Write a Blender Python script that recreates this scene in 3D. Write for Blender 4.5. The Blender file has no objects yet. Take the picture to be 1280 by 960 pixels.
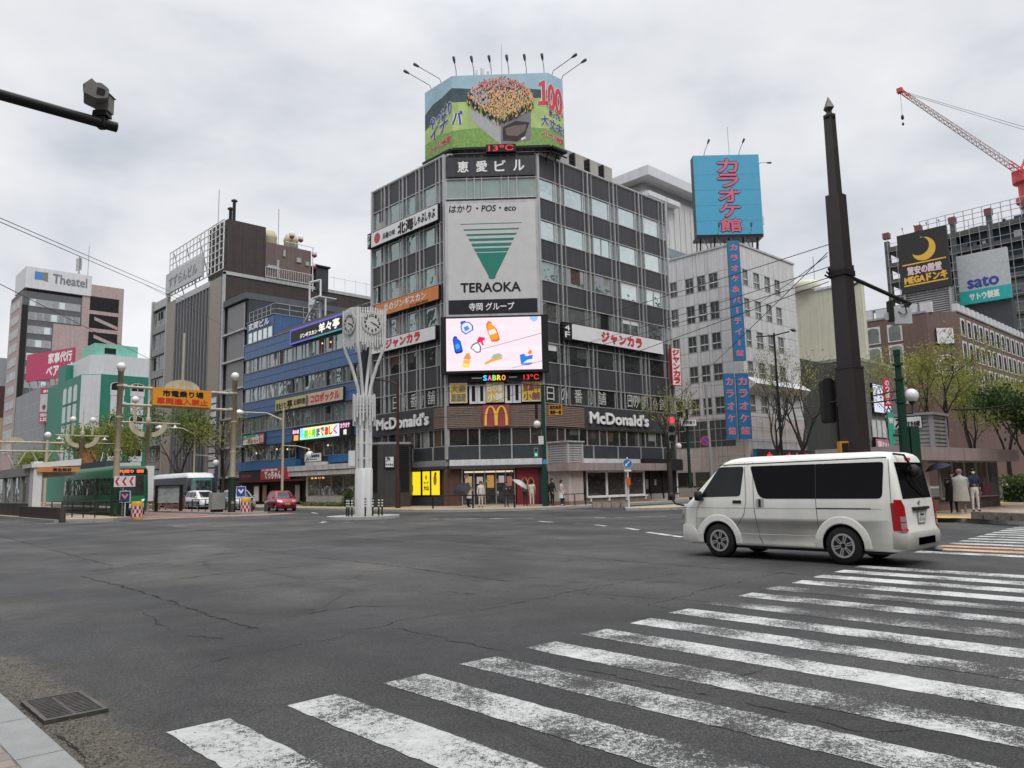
import bpy, bmesh, math, random
from mathutils import Vector, Matrix, noise
rad = math.radians
SC = bpy.context.scene
COL = SC.collection
# ---------------------------------------------------------------- camera, sky, sun, exposure
# world axes: X runs along the cross street (away to the right), Y along the tram street (away to the left), metres
cam = bpy.data.cameras.new('camera'); camo = bpy.data.objects.new('camera', cam); COL.objects.link(camo)
cam.sensor_fit = 'HORIZONTAL'; cam.sensor_width = 36; cam.lens = 955 / 1280 * 36
cam.clip_start = .05; cam.clip_end = 3000
camo.matrix_world = Matrix(((.72706, -.07455, -.68251, 0), (-.68627, -.10849, -.71922, 0), (-.02043, .9913, -.13004, 1.62), (0, 0, 0, 1)))
SC.camera = camo
W = bpy.data.worlds.new('World'); SC.world = W; W.use_nodes = True
def build_world():
    nt = W.node_tree; N = nt.nodes; L = nt.links
    bg = N['Background']; bg.inputs['Strength'].default_value = .1
    sky = N.new('ShaderNodeTexSky'); sky.sky_type = 'NISHITA'; sky.sun_disc = False
    sky.sun_elevation = rad(52); sky.sun_rotation = rad(200)
    tc = N.new('ShaderNodeTexCoord'); mp = N.new('ShaderNodeMapping'); mp.inputs['Scale'].default_value = (1, 1, 2.2)
    mp.inputs['Rotation'].default_value = (.2, .1, .7)
    L.new(tc.outputs['Generated'], mp.inputs['Vector'])
    n1 = N.new('ShaderNodeTexNoise'); n1.inputs['Scale'].default_value = 2.1; n1.inputs['Detail'].default_value = 5; n1.inputs['Roughness'].default_value = .5
    n1.inputs['Distortion'].default_value = .35
    n2 = N.new('ShaderNodeTexNoise'); n2.inputs['Scale'].default_value = 6.5; n2.inputs['Detail'].default_value = 6; n2.inputs['Roughness'].default_value = .55
    L.new(mp.outputs[0], n1.inputs['Vector']); L.new(mp.outputs[0], n2.inputs['Vector'])
    ma = N.new('ShaderNodeMath'); ma.operation = 'MULTIPLY_ADD'; ma.inputs[1].default_value = .28
    L.new(n2.outputs['Fac'], ma.inputs[0]); L.new(n1.outputs['Fac'], ma.inputs[2])
    cr = N.new('ShaderNodeValToRGB'); e = cr.color_ramp.elements
    e[0].position = .46; e[0].color = (.50, .53, .58, 1); e[1].position = .80; e[1].color = (.79, .795, .81, 1)
    x = e.new(.60); x.color = (.65, .665, .695, 1)
    L.new(ma.outputs[0], cr.inputs['Fac'])
    vm = N.new('ShaderNodeVectorMath'); vm.operation = 'SCALE'; vm.inputs['Scale'].default_value = 10.6
    L.new(cr.outputs['Color'], vm.inputs[0])
    sz = N.new('ShaderNodeSeparateXYZ'); L.new(tc.outputs['Generated'], sz.inputs[0])
    zr = N.new('ShaderNodeMapRange'); zr.interpolation_type = 'SMOOTHSTEP'; zr.inputs['From Min'].default_value = .5; zr.inputs['From Max'].default_value = .95; zr.inputs['To Min'].default_value = 10.4; zr.inputs['To Max'].default_value = 34
    L.new(sz.outputs['Z'], zr.inputs['Value']); L.new(zr.outputs[0], vm.inputs['Scale'])
    mx = N.new('ShaderNodeMixRGB'); mx.inputs['Fac'].default_value = .96
    L.new(sky.outputs['Color'], mx.inputs['Color1']); L.new(vm.outputs[0], mx.inputs['Color2'])
    L.new(mx.outputs['Color'], bg.inputs['Color'])
build_world()
sl = bpy.data.lights.new('sun', 'SUN'); sl.energy = 1.3; sl.angle = rad(24); sl.color = (1, .97, .93)
so = bpy.data.objects.new('sun', sl); COL.objects.link(so)
so.rotation_euler = (rad(38), 0, rad(-20))
SC.view_settings.view_transform = 'Standard'; SC.view_settings.look = 'None'
SC.view_settings.exposure = .2; SC.view_settings.gamma = 1; SC.view_settings.use_curve_mapping = False

# ---------------------------------------------------------------- materials
MATS = {}
def mat(name, c, rough=.6, metal=0., var=.12, scale=1.5, bump=0., bscale=30., emit=0., streak=0., spec=.5, rnd=0., ecol=None):
    if name in MATS: return MATS[name]
    m = bpy.data.materials.new(name); m.use_nodes = True; MATS[name] = m
    nt = m.node_tree; N = nt.nodes; L = nt.links; p = N['Principled BSDF']
    c = tuple(c) + (1,)
    p.inputs['Base Color'].default_value = c; p.inputs['Roughness'].default_value = rough; p.inputs['Metallic'].default_value = metal
    p.inputs['Specular IOR Level'].default_value = min(spec, .22) if max(c[:3]) < .12 and metal == 0 else spec
    tc = N.new('ShaderNodeTexCoord'); src = None
    if var:
        n = N.new('ShaderNodeTexNoise'); n.inputs['Scale'].default_value = scale; n.inputs['Detail'].default_value = 6; n.inputs['Roughness'].default_value = .62
        L.new(tc.outputs['Object'], n.inputs['Vector'])
        r = N.new('ShaderNodeMapRange'); r.inputs['From Min'].default_value = .3; r.inputs['From Max'].default_value = .7
        r.inputs['To Min'].default_value = 1 - var; r.inputs['To Max'].default_value = 1 + var
        L.new(n.outputs['Fac'], r.inputs['Value']); src = r.outputs[0]
        if streak:
            mp = N.new('ShaderNodeMapping'); mp.inputs['Scale'].default_value = (3, 3, .12); L.new(tc.outputs['Object'], mp.inputs['Vector'])
            n3 = N.new('ShaderNodeTexNoise'); n3.inputs['Scale'].default_value = 1.3; n3.inputs['Detail'].default_value = 5
            L.new(mp.outputs[0], n3.inputs['Vector'])
            r3 = N.new('ShaderNodeMapRange'); r3.inputs['From Min'].default_value = .35; r3.inputs['From Max'].default_value = .65
            r3.inputs['To Min'].default_value = 1 - streak; r3.inputs['To Max'].default_value = 1.04
            L.new(n3.outputs['Fac'], r3.inputs['Value'])
            mu = N.new('ShaderNodeMath'); mu.operation = 'MULTIPLY'; L.new(src, mu.inputs[0]); L.new(r3.outputs[0], mu.inputs[1]); src = mu.outputs[0]
        if rnd:
            oi = N.new('ShaderNodeObjectInfo'); r4 = N.new('ShaderNodeMapRange'); r4.inputs['To Min'].default_value = 1 - rnd; r4.inputs['To Max'].default_value = 1 + rnd
            L.new(oi.outputs['Random'], r4.inputs['Value'])
            mu = N.new('ShaderNodeMath'); mu.operation = 'MULTIPLY'; L.new(src, mu.inputs[0]); L.new(r4.outputs[0], mu.inputs[1]); src = mu.outputs[0]
        vm = N.new('ShaderNodeVectorMath'); vm.operation = 'SCALE'; vm.inputs[0].default_value = c[:3]; L.new(src, vm.inputs['Scale'])
        L.new(vm.outputs[0], p.inputs['Base Color'])
        rr = N.new('ShaderNodeMapRange'); rr.inputs['To Min'].default_value = max(0, rough - .08); rr.inputs['To Max'].default_value = min(1, rough + .08)
        L.new(n.outputs['Fac'], rr.inputs['Value']); L.new(rr.outputs[0], p.inputs['Roughness'])
    if bump:
        n2 = N.new('ShaderNodeTexNoise'); n2.inputs['Scale'].default_value = bscale; n2.inputs['Detail'].default_value = 4
        L.new(tc.outputs['Object'], n2.inputs['Vector'])
        b = N.new('ShaderNodeBump'); b.inputs['Strength'].default_value = bump; b.inputs['Distance'].default_value = .02
        L.new(n2.outputs['Fac'], b.inputs['Height']); L.new(b.outputs[0], p.inputs['Normal'])
    if emit:
        ec = tuple(ecol) + (1,) if ecol else c
        p.inputs['Emission Color'].default_value = ec; p.inputs['Emission Strength'].default_value = emit
    return m
def lit(name, c, e=.85): return mat(name, tuple(x * .06 for x in c), .6, var=0, emit=e * .92, ecol=c, spec=.1)
def glass_mat(name, dark, refl, fac, rnd=.3, wav=.04):
    """window glass: dark interior under a coated, slightly wavy reflecting surface"""
    if name in MATS: return MATS[name]
    m = mat(name, dark, .5, var=.5, scale=.35, rnd=rnd, spec=0); nt = m.node_tree; N = nt.nodes; L = nt.links
    p = N['Principled BSDF']; out = N['Material Output']
    g = N.new('ShaderNodeBsdfGlossy'); g.inputs['Roughness'].default_value = .03; g.inputs['Color'].default_value = tuple(refl) + (1,)
    tc = N.new('ShaderNodeTexCoord'); n = N.new('ShaderNodeTexNoise'); n.inputs['Scale'].default_value = .9; L.new(tc.outputs['Object'], n.inputs['Vector'])
    b = N.new('ShaderNodeBump'); b.inputs['Strength'].default_value = 1; b.inputs['Distance'].default_value = wav
    L.new(n.outputs['Fac'], b.inputs['Height']); L.new(b.outputs[0], g.inputs['Normal'])
    fr = N.new('ShaderNodeFresnel'); fr.inputs['IOR'].default_value = 1.5
    ma = N.new('ShaderNodeMath'); ma.operation = 'ADD'; ma.use_clamp = True; ma.inputs[1].default_value = fac; L.new(fr.outputs[0], ma.inputs[0])
    mx = N.new('ShaderNodeMixShader'); L.new(ma.outputs[0], mx.inputs['Fac']); L.new(p.outputs[0], mx.inputs[1]); L.new(g.outputs[0], mx.inputs[2])
    L.new(mx.outputs[0], out.inputs['Surface'])
    return m

def asphalt():
    m = mat('asphalt', (.07, .069, .068), .8, var=0); m.node_tree.nodes['Principled BSDF'].inputs['Specular IOR Level'].default_value = .4; nt = m.node_tree; N = nt.nodes; L = nt.links; p = N['Principled BSDF']
    tc = N.new('ShaderNodeTexCoord')
    def nz(sc, det=5, ro=.6, vec=None, dist=0):
        n = N.new('ShaderNodeTexNoise'); n.inputs['Scale'].default_value = sc; n.inputs['Detail'].default_value = det; n.inputs['Roughness'].default_value = ro
        n.inputs['Distortion'].default_value = dist
        L.new(vec or tc.outputs['Object'], n.inputs['Vector']); return n.outputs['Fac']
    def mr(v, a, b, c, d):
        r = N.new('ShaderNodeMapRange'); r.inputs['From Min'].default_value = a; r.inputs['From Max'].default_value = b
        r.inputs['To Min'].default_value = c; r.inputs['To Max'].default_value = d; L.new(v, r.inputs['Value']); return r.outputs[0]
    def mul(a, b):
        q = N.new('ShaderNodeMath'); q.operation = 'MULTIPLY'; L.new(a, q.inputs[0]); L.new(b, q.inputs[1]); return q.outputs[0]
    big = mr(nz(.17, 7, .62, None, 1.2), .36, .64, .68, 1.28)
    mid = mr(nz(1.1, 6, .65), .3, .7, .88, 1.12)
    fine = mr(nz(70, 3, .75), .32, .68, .15, 2.2)
    mp = N.new('ShaderNodeMapping'); mp.inputs['Scale'].default_value = (1.2, .08, 1); L.new(tc.outputs['Object'], mp.inputs['Vector'])
    track = mul(mr(nz(.5, 3, .5, mp.outputs[0]), .35, .65, .78, 1.18), mr(nz(.75, 4, .6, None, .8), .62, .72, 1, .62))
    sp = N.new('ShaderNodeTexVoronoi'); sp.inputs['Scale'].default_value = 3.2; L.new(tc.outputs['Object'], sp.inputs['Vector'])
    spots = mr(sp.outputs['Distance'], .03, .06, 1.7, 1)
    dv = N.new('ShaderNodeTexNoise'); dv.inputs['Scale'].default_value = 1.6; dv.inputs['Detail'].default_value = 5; L.new(tc.outputs['Object'], dv.inputs['Vector'])
    mixv = N.new('ShaderNodeMixRGB'); mixv.inputs['Fac'].default_value = .16; L.new(tc.outputs['Object'], mixv.inputs['Color1']); L.new(dv.outputs['Color'], mixv.inputs['Color2'])
    vo = N.new('ShaderNodeTexVoronoi'); vo.feature = 'DISTANCE_TO_EDGE'; vo.inputs['Scale'].default_value = .34; L.new(mixv.outputs[0], vo.inputs['Vector'])
    crack = mul(mr(vo.outputs['Distance'], .0, .008, .35, 1), mr(vo.outputs['Distance'], .0, .09, .72, 1))
    msk = mr(nz(.23, 3), .46, .6, 0, 1)
    inv = N.new('ShaderNodeMix'); inv.data_type = 'FLOAT'; L.new(msk, inv.inputs[0]); inv.inputs[2].default_value = 1; L.new(crack, inv.inputs[3])
    vs_ = N.new('ShaderNodeTexVoronoi'); vs_.inputs['Scale'].default_value = 85; L.new(tc.outputs['Object'], vs_.inputs['Vector']); sx = N.new('ShaderNodeSeparateXYZ'); L.new(vs_.outputs['Color'], sx.inputs[0])
    stone = mr(sx.outputs['X'], .0, 1., .35, 1.8)
    f = mul(mul(mul(mul(big, mid), mul(fine, track)), mul(inv.outputs[0], spots)), stone)
    vm = N.new('ShaderNodeVectorMath'); vm.operation = 'SCALE'; wm = N.new('ShaderNodeMixRGB'); wm.inputs['Color1'].default_value = (.028, .0275, .0272, 1); wm.inputs['Color2'].default_value = (.048, .0452, .0415, 1); L.new(mr(nz(.21, 6, .6, None, .6), .42, .6, 0, 1), wm.inputs['Fac']); L.new(wm.outputs[0], vm.inputs[0]); L.new(f, vm.inputs['Scale'])
    xyz = N.new('ShaderNodeSeparateXYZ'); L.new(tc.outputs['Object'], xyz.inputs[0])
    def add(a, b, k=1.):
        q = N.new('ShaderNodeMath'); q.operation = 'MULTIPLY_ADD'; q.inputs[1].default_value = k; L.new(a, q.inputs[0]); L.new(b, q.inputs[2]); return q.outputs[0]
    edge = mul(mr(xyz.outputs['X'], 1.42, 2.5, 1, -.3), mul(mr(xyz.outputs['X'], 1.2, 1.3, 0, 1), mr(xyz.outputs['Y'], 9.2, 10.6, 1, -.2)))
    grit = mr(add(nz(3.2, 7, .7), edge, .9), .78, 1.12, 0, 1)
    vd = N.new('ShaderNodeVectorMath'); vd.operation = 'SCALE'; vd.inputs[0].default_value = (.085, .072, .054); L.new(mul(stone, mr(nz(24, 5, .75), .3, .7, .4, 1.6)), vd.inputs['Scale'])
    md_ = N.new('ShaderNodeMixRGB'); L.new(grit, md_.inputs['Fac']); L.new(vm.outputs[0], md_.inputs['Color1']); L.new(vd.outputs[0], md_.inputs['Color2'])
    L.new(md_.outputs[0], p.inputs['Base Color'])
    L.new(mr(nz(.4, 4), .3, .7, .58, .82), p.inputs['Roughness'])
    b = N.new('ShaderNodeBump'); b.inputs['Strength'].default_value = .5; b.inputs['Distance'].default_value = .012
    L.new(nz(130, 2), b.inputs['Height']); L.new(b.outputs[0], p.inputs['Normal'])
    return m
def worn(name, c, lo, hi, sc=26., under=(.033, .032, .031)):
    """road paint rubbed through to the asphalt"""
    m = mat(name, c, .75, var=0); nt = m.node_tree; N = nt.nodes; L = nt.links; p = N['Principled BSDF']
    tc = N.new('ShaderNodeTexCoord')
    def nz(s, d=6, r=.7):
        n = N.new('ShaderNodeTexNoise'); n.inputs['Scale'].default_value = s; n.inputs['Detail'].default_value = d; n.inputs['Roughness'].default_value = r
        L.new(tc.outputs['Object'], n.inputs['Vector']); return n.outputs['Fac']
    a = nz(sc, 5, .75); b = nz(1.3, 4, .6); e = nz(110, 2, .6)
    m1 = N.new('ShaderNodeMath'); m1.operation = 'MULTIPLY_ADD'; m1.inputs[1].default_value = 1.1; L.new(b, m1.inputs[0]); L.new(a, m1.inputs[2])
    m2 = N.new('ShaderNodeMath'); m2.operation = 'MULTIPLY_ADD'; m2.inputs[1].default_value = .9; L.new(e, m2.inputs[0]); L.new(m1.outputs[0], m2.inputs[2])
    r = N.new('ShaderNodeMapRange'); r.inputs['From Min'].default_value = lo + .30; r.inputs['From Max'].default_value = hi + .30; L.new(m2.outputs[0], r.inputs['Value'])
    d = N.new('ShaderNodeMapRange'); d.inputs['From Min'].default_value = .3; d.inputs['From Max'].default_value = .7; d.inputs['To Min'].default_value = .72; d.inputs['To Max'].default_value = 1.05
    L.new(nz(7, 6, .7), d.inputs['Value'])
    vs = N.new('ShaderNodeVectorMath'); vs.operation = 'SCALE'; vs.inputs[0].default_value = c; L.new(d.outputs[0], vs.inputs['Scale'])
    mx = N.new('ShaderNodeMixRGB'); mx.inputs['Color1'].default_value = under + (1,); L.new(vs.outputs[0], mx.inputs['Color2']); L.new(r.outputs[0], mx.inputs['Fac'])
    L.new(mx.outputs[0], p.inputs['Base Color'])
    return m
def paving(name, c, bw, bh, mortar=(.16, .15, .14), msize=.012, c2=None):
    if name in MATS: return MATS[name]
    m = mat(name, c, .8, var=0); nt = m.node_tree; N = nt.nodes; L = nt.links; p = N['Principled BSDF']
    tc = N.new('ShaderNodeTexCoord'); b = N.new('ShaderNodeTexBrick'); b.inputs['Scale'].default_value = 1
    b.inputs['Brick Width'].default_value = bw; b.inputs['Row Height'].default_value = bh; b.inputs['Mortar Size'].default_value = msize
    b.inputs['Color1'].default_value = tuple(x * .85 for x in c) + (1,); b.inputs['Color2'].default_value = tuple(c2 or [x * 1.15 for x in c]) + (1,)
    b.inputs['Mortar'].default_value = tuple(mortar) + (1,); L.new(tc.outputs['Object'], b.inputs['Vector'])
    n = N.new('ShaderNodeTexNoise'); n.inputs['Scale'].default_value = 3; n.inputs['Detail'].default_value = 6; L.new(tc.outputs['Object'], n.inputs['Vector'])
    r = N.new('ShaderNodeMapRange'); r.inputs['From Min'].default_value = .3; r.inputs['From Max'].default_value = .7; r.inputs['To Min'].default_value = .75; r.inputs['To Max'].default_value = 1.15
    L.new(n.outputs['Fac'], r.inputs['Value'])
    vs = N.new('ShaderNodeVectorMath'); vs.operation = 'SCALE'; L.new(b.outputs['Color'], vs.inputs[0]); L.new(r.outputs[0], vs.inputs['Scale'])
    L.new(vs.outputs[0], p.inputs['Base Color']); return m

# ---------------------------------------------------------------- mesh building
OFF = {}
class Fr:
    """a facade plane: u along it (left to right as seen), z up, d outward"""
    def __init__(s, o, u): s.o = Vector(o); s.u = Vector(u).normalized(); s.n = s.u.cross(Vector((0, 0, 1)))
    def __call__(s, u, z, d=0.): return s.o + s.u * u + Vector((0, 0, z)) + s.n * d
def FL(x): return Fr((x, 0, 0), (0, -1, 0))     # faces -X, u = -Y
def FR(y): return Fr((0, y, 0), (1, 0, 0))      # faces -Y, u = X
def F2(a, b): return Fr((a[0], a[1], 0), (b[0] - a[0], b[1] - a[1], 0))
GL = {}
def glyphs(body):
    if body in GL: return GL[body]
    c = bpy.data.curves.new('lettering', 'FONT'); c.body = body; c.size = 1; c.resolution_u = 3
    o = bpy.data.objects.new('lettering', c); COL.objects.link(o)
    me = bpy.data.meshes.new_from_object(o.evaluated_get(bpy.context.evaluated_depsgraph_get()))
    v = [(q.co.x, q.co.y) for q in me.vertices]; f = [tuple(p.vertices) for p in me.polygons]
    bpy.data.objects.remove(o); bpy.data.curves.remove(c); bpy.data.meshes.remove(me)
    x0 = min(q[0] for q in v); x1 = max(q[0] for q in v); y0 = min(q[1] for q in v); y1 = max(q[1] for q in v)
    v = [((a - x0) / (x1 - x0), (b - y0) / (y1 - y0 + 1e-9)) for a, b in v]
    GL[body] = (v, f, (x1 - x0) / (y1 - y0 + 1e-9)); return GL[body]
class MB:
    def __init__(s): s.v = []; s.f = []; s.m = []; s.mats = []; s.sm = []
    def mi(s, m):
        if m not in s.mats: s.mats.append(m)
        return s.mats.index(m)
    def poly(s, pts, m, smooth=False):
        n = len(s.v); s.v += [Vector(p) for p in pts]; s.f.append(tuple(range(n, n + len(pts)))); s.m.append(s.mi(m)); s.sm.append(smooth)
    def mesh(s, vs, fs, m, smooth=False):
        n = len(s.v); s.v += [Vector(p) for p in vs]; k = s.mi(m)
        for f in fs: s.f.append(tuple(i + n for i in f)); s.m.append(k); s.sm.append(smooth)
    def hexa(s, p, m):
        s.mesh(p, [(0, 3, 2, 1), (4, 5, 6, 7), (0, 1, 5, 4), (1, 2, 6, 5), (2, 3, 7, 6), (3, 0, 4, 7)], m)
    def box(s, a, b, m):
        (x0, y0, z0), (x1, y1, z1) = a, b
        s.hexa([(x0, y0, z0), (x1, y0, z0), (x1, y1, z0), (x0, y1, z0), (x0, y0, z1), (x1, y0, z1), (x1, y1, z1), (x0, y1, z1)], m)
    def fbox(s, F, u0, u1, z0, z1, d0, d1, m):
        s.hexa([F(u0, z0, d1), F(u1, z0, d1), F(u1, z0, d0), F(u0, z0, d0), F(u0, z1, d1), F(u1, z1, d1), F(u1, z1, d0), F(u0, z1, d0)], m)
    def fpoly(s, F, pts, d, m): s.poly([F(u, z, d) for u, z in pts], m)
    def fprism(s, F, pts, d0, d1, m):
        n = len(pts); s.mesh([F(u, z, d0) for u, z in pts] + [F(u, z, d1) for u, z in pts],
            [tuple(range(n, 2 * n)), tuple(range(n - 1, -1, -1))] + [(i, (i + 1) % n, n + (i + 1) % n, n + i) for i in range(n)], m)
    def prism(s, pts, z0, z1, m, mtop=None):
        n = len(pts); s.mesh([(x, y, z0) for x, y in pts] + [(x, y, z1) for x, y in pts], [(i, (i + 1) % n, n + (i + 1) % n, n + i) for i in range(n)] + [tuple(range(n - 1, -1, -1))], m)
        s.poly([(x, y, z1) for x, y in pts], mtop or m)
    def frame(s, F, u0, u1, z0, z1, w, d0, d1, m):
        s.fbox(F, u0, u1, z0, z0 + w, d0, d1, m); s.fbox(F, u0, u1, z1 - w, z1, d0, d1, m)
        s.fbox(F, u0, u0 + w, z0 + w, z1 - w, d0, d1, m); s.fbox(F, u1 - w, u1, z0 + w, z1 - w, d0, d1, m)
    def tube(s, pts, r, m, n=8, smooth=True):
        P = [Vector(p) for p in pts]; R = r if isinstance(r, (list, tuple)) else [r] * len(P)
        t = (P[1] - P[0]).normalized(); up = Vector((0, 0, 1)) if abs(t.z) < .9 else Vector((1, 0, 0))
        a = t.cross(up).normalized(); vs = []
        for i, p in enumerate(P):
            t = (P[min(i + 1, len(P) - 1)] - P[max(i - 1, 0)]).normalized()
            a = (a - t * a.dot(t)).normalized(); b = t.cross(a)
            vs += [p + (a * math.cos(2 * math.pi * k / n) + b * math.sin(2 * math.pi * k / n)) * R[i] for k in range(n)]
        fs = [(i * n + k, i * n + (k + 1) % n, (i + 1) * n + (k + 1) % n, (i + 1) * n + k) for i in range(len(P) - 1) for k in range(n)]
        s.mesh(vs, fs, m, smooth)
        s.mesh(vs[:n], [tuple(range(n - 1, -1, -1))], m); s.mesh(vs[-n:], [tuple(range(n))], m)
    def lathe(s, prof, o, m, n=12, ax='z', smooth=True, ph=0.):
        o = Vector(o); vs = []
        for r, z in prof:
            for k in range(n):
                a = 2 * math.pi * (k + ph) / n; c, d = r * math.cos(a), r * math.sin(a)
                vs.append(o + (Vector((c, d, z)) if ax == 'z' else Vector((c, z, -d)) if ax == 'y' else Vector((z, c, d))))
        fs = [(i * n + k, i * n + (k + 1) % n, (i + 1) * n + (k + 1) % n, (i + 1) * n + k) for i in range(len(prof) - 1) for k in range(n)]
        s.mesh(vs, fs, m, smooth)
        s.mesh(vs[:n], [tuple(range(n - 1, -1, -1))], m); s.mesh(vs[-n:], [tuple(range(n))], m)
    def ball(s, o, r, m, n=12, k=8, sz=1.):
        s.lathe([(max(1e-3, r * math.sin(math.pi * i / k)), -r * sz * math.cos(math.pi * i / k)) for i in range(k + 1)], o, m, n)
    def fdisc(s, F, u, z, r, d, m, n=24, rz=None, d0=None):
        pts = [(u + r * math.cos(2 * math.pi * k / n), z + (rz or r) * math.sin(2 * math.pi * k / n)) for k in range(n)]
        if d0 is None: s.fpoly(F, pts, d, m)
        else: s.fprism(F, pts, d0, d, m)
    def stroke(s, F, pts, w, d, m):
        for i in range(len(pts) - 1):
            a = Vector(pts[i]); b = Vector(pts[i + 1]); t = (b - a).normalized(); q = Vector((-t.y, t.x)) * w / 2; e = t * w * .3
            s.fpoly(F, [a - q - e, b - q + e, b + q + e, a + q - e], d + i * .0004, m)
    def text(s, F, body, u0, u1, z0, z1, d, m, bold=0., shear=0., slope=0.):
        v, f, asp = glyphs(body); k = 0
        for ox, oz in ([(0, 0)] + ([(bold, 0), (-bold, 0), (0, bold), (0, -bold)] if bold else [])):
            s.mesh([F(u0 + x * (u1 - u0) + ox + shear * (y - .5) * (z1 - z0), z0 + y * (z1 - z0) + oz + slope * x * (u1 - u0), d + k * .002) for x, y in v], f, m); k += 1
    def vtext(s, F, body, u0, u1, z0, z1, d, m, bold=0., fill=.8):
        h = (z1 - z0) / len(body)
        for i, ch in enumerate(body):
            zc = z1 - h * (i + .5); v, f, asp = glyphs(ch); uc = (u0 + u1) / 2; hw = (u1 - u0) / 2; hh = h / 2 * fill
            if asp < .4: hw *= .25
            if asp > 3: hw, hh = hw * .18, hh
            s.text(F, '｜' if asp > 3 else ch, uc - hw, uc + hw, zc - hh, zc + hh, d, m, bold)
    def build(s, name, parent=None, loc=None):
        off = OFF.get(parent.name, Vector()) if parent else Vector(loc or (0, 0, 0))
        me = bpy.data.meshes.new(name); me.from_pydata([v - off for v in s.v], [], s.f)
        for m in s.mats: me.materials.append(m)
        me.polygons.foreach_set('material_index', s.m); me.polygons.foreach_set('use_smooth', s.sm)
        me.update(); o = bpy.data.objects.new(name, me); COL.objects.link(o)
        if parent: o.parent = parent
        else: o.location = off
        OFF[o.name] = off; return o
def tag(o, label, cat, group=None):
    o['label'] = label; o['category'] = cat
    if group: o['group'] = group
    return o
def thing(name, label, cat, loc=(0, 0, 0), rotz=None, group=None):
    o = bpy.data.objects.new(name, None); COL.objects.link(o); o.location = loc; o.empty_display_size = .3
    if rotz is not None: o.rotation_euler = (0, 0, rotz); OFF[o.name] = Vector()      # parts in local coordinates
    else: OFF[o.name] = Vector(loc)                                                   # parts in world coordinates
    return tag(o, label, cat, group)
def struct(mb, name, loc=None):
    o = mb.build(name, None, loc); o['kind'] = 'structure'; return o
def copy_tree(o, parent=None):
    c = o.copy(); COL.objects.link(c)
    if parent: c.parent = parent
    for ch in list(o.children): copy_tree(ch, c)
    return c
def again(o, loc, rotz=None, label=None, group=None):
    c = copy_tree(o); c.location = loc
    if rotz is not None: c.rotation_euler = (0, 0, rotz)
    if label: c['label'] = label
    if group: c['group'] = group
    return c
def ordinal(i, n):
    if i == 0: return 'leftmost'
    if i == n - 1: return 'rightmost'
    return ['second', 'third', 'fourth', 'fifth', 'sixth', 'seventh', 'eighth', 'ninth'][i - 1] + ' from the left'
CRACKS = [([(6.36, 36.36), (5.79, 25.64), (5.43, 18.75)], 0.05), ([(4.37, 17.09), (4.39, 14.24), (4.26, 11.35), (4.15, 9.73), (4.14, 8.71)], 0.05), ([(4.7, 17.8), (6.83, 19.06), (9.39, 20.07)], 0.035), ([(9.39, 20.07), (9.24, 16.39), (9.31, 13.99), (9.08, 11.28), (8.95, 9.55)], 0.05), ([(5.27, 14.87), (6.72, 15.05), (8.52, 15.1)], 0.03), ([(3.43, 9.0), (3.63, 8.5)], 0.05), ([(2.97, 7.49), (3.63, 7.52), (4.61, 7.63), (5.6, 7.98), (7.19, 7.74)], 0.012), ([(5.26, 7.66), (5.23, 6.57), (5.22, 5.64)], 0.018), ([(7.34, 7.82), (9.22, 8.01), (11.82, 8.09)], 0.018), ([(8.35, 6.3), (10.33, 6.58), (12.83, 6.71)], 0.02), ([(8.7, 7.96), (8.35, 5.8)], 0.012), ([(13.26, 14.1), (12.67, 9.91), (12.64, 6.46), (12.61, 6.03)], 0.03), ([(5.17, 5.36), (5.2, 4.12), (5.22, 3.38), (5.24, 2.75), (5.15, 2.22), (5.39, 2.01)], 0.012), ([(13.97, 29.9), (13.44, 23.84), (13.31, 18.96), (13.25, 14.12)], 0.05), ([(7.53, 9.46), (7.66, 8.95)], 0.06), ([(5.04, 9.34), (5.89, 9.34), (6.14, 8.75)], 0.03), ([(1.46, 6.07), (1.5, 5.68), (1.44, 5.33)], 0.02), ([(5.18, 3.42), (5.76, 3.49), (6.3, 3.5)], 0.01), ([(3.68, 11.24), (3.4, 9.4)], 0.02)]

DATA = {'bear': ((34.33, 181.11), (39.35, 166.28)), 'bearz': (24.43, 30.05), 'pink': ((34.3, 167.35), (36.36, 162.64)), 'pinkz': (14.98, 21.66)}
DATA2 = {'kb': ((68.1, 42.91), (73.2, 38.07)), 'vs': (0.92, -0.87, 0.0)}
# ---------------------------------------------------------------- palette
STEEL = mat('grey_steel', (.33, .33, .33), .45, .3); ALU = mat('aluminium', (.42, .42, .42), .42, .25, streak=.15)
DKPANEL = mat('dark_panel', (.056, .056, .062), .42, var=.14, scale=.8, streak=.2); BLACK = mat('black_metal', (.015, .015, .016), .45)
DARK = mat('dark_interior', (.012, .012, .012), .7, var=.5, scale=2); WHITE = mat('white_paint', (.62, .62, .62), .5, streak=.12)
WHITEPANEL = mat('white_sign_face', (.66, .66, .66), .45, var=.05); BROWNMETAL = mat('dark_brown_metal', (.028, .023, .022), .42, .1, scale=3)
GREENMETAL = mat('dark_green_metal', (.013, .045, .03), .4); CREAM = mat('cream_paint', (.45, .41, .29), .5, streak=.15)
GLOBE = mat('globe_glass', (.68, .68, .66), .25, var=.03); RED = mat('sign_red', (.55, .03, .05), .45, var=.06); BLACKINK = mat('black_ink', (.015, .015, .017), .5, var=0)
WHITEINK = mat('white_ink', (.72, .72, .70), .5, var=0); CONC = mat('concrete', (.33, .32, .30), .85, bump=.3, streak=.25)
TYRE = mat('rubber', (.018, .018, .018), .8, bump=.2, bscale=60); CHROME = mat('bright_metal', (.55, .55, .56), .25, 1., var=.05)
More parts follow.
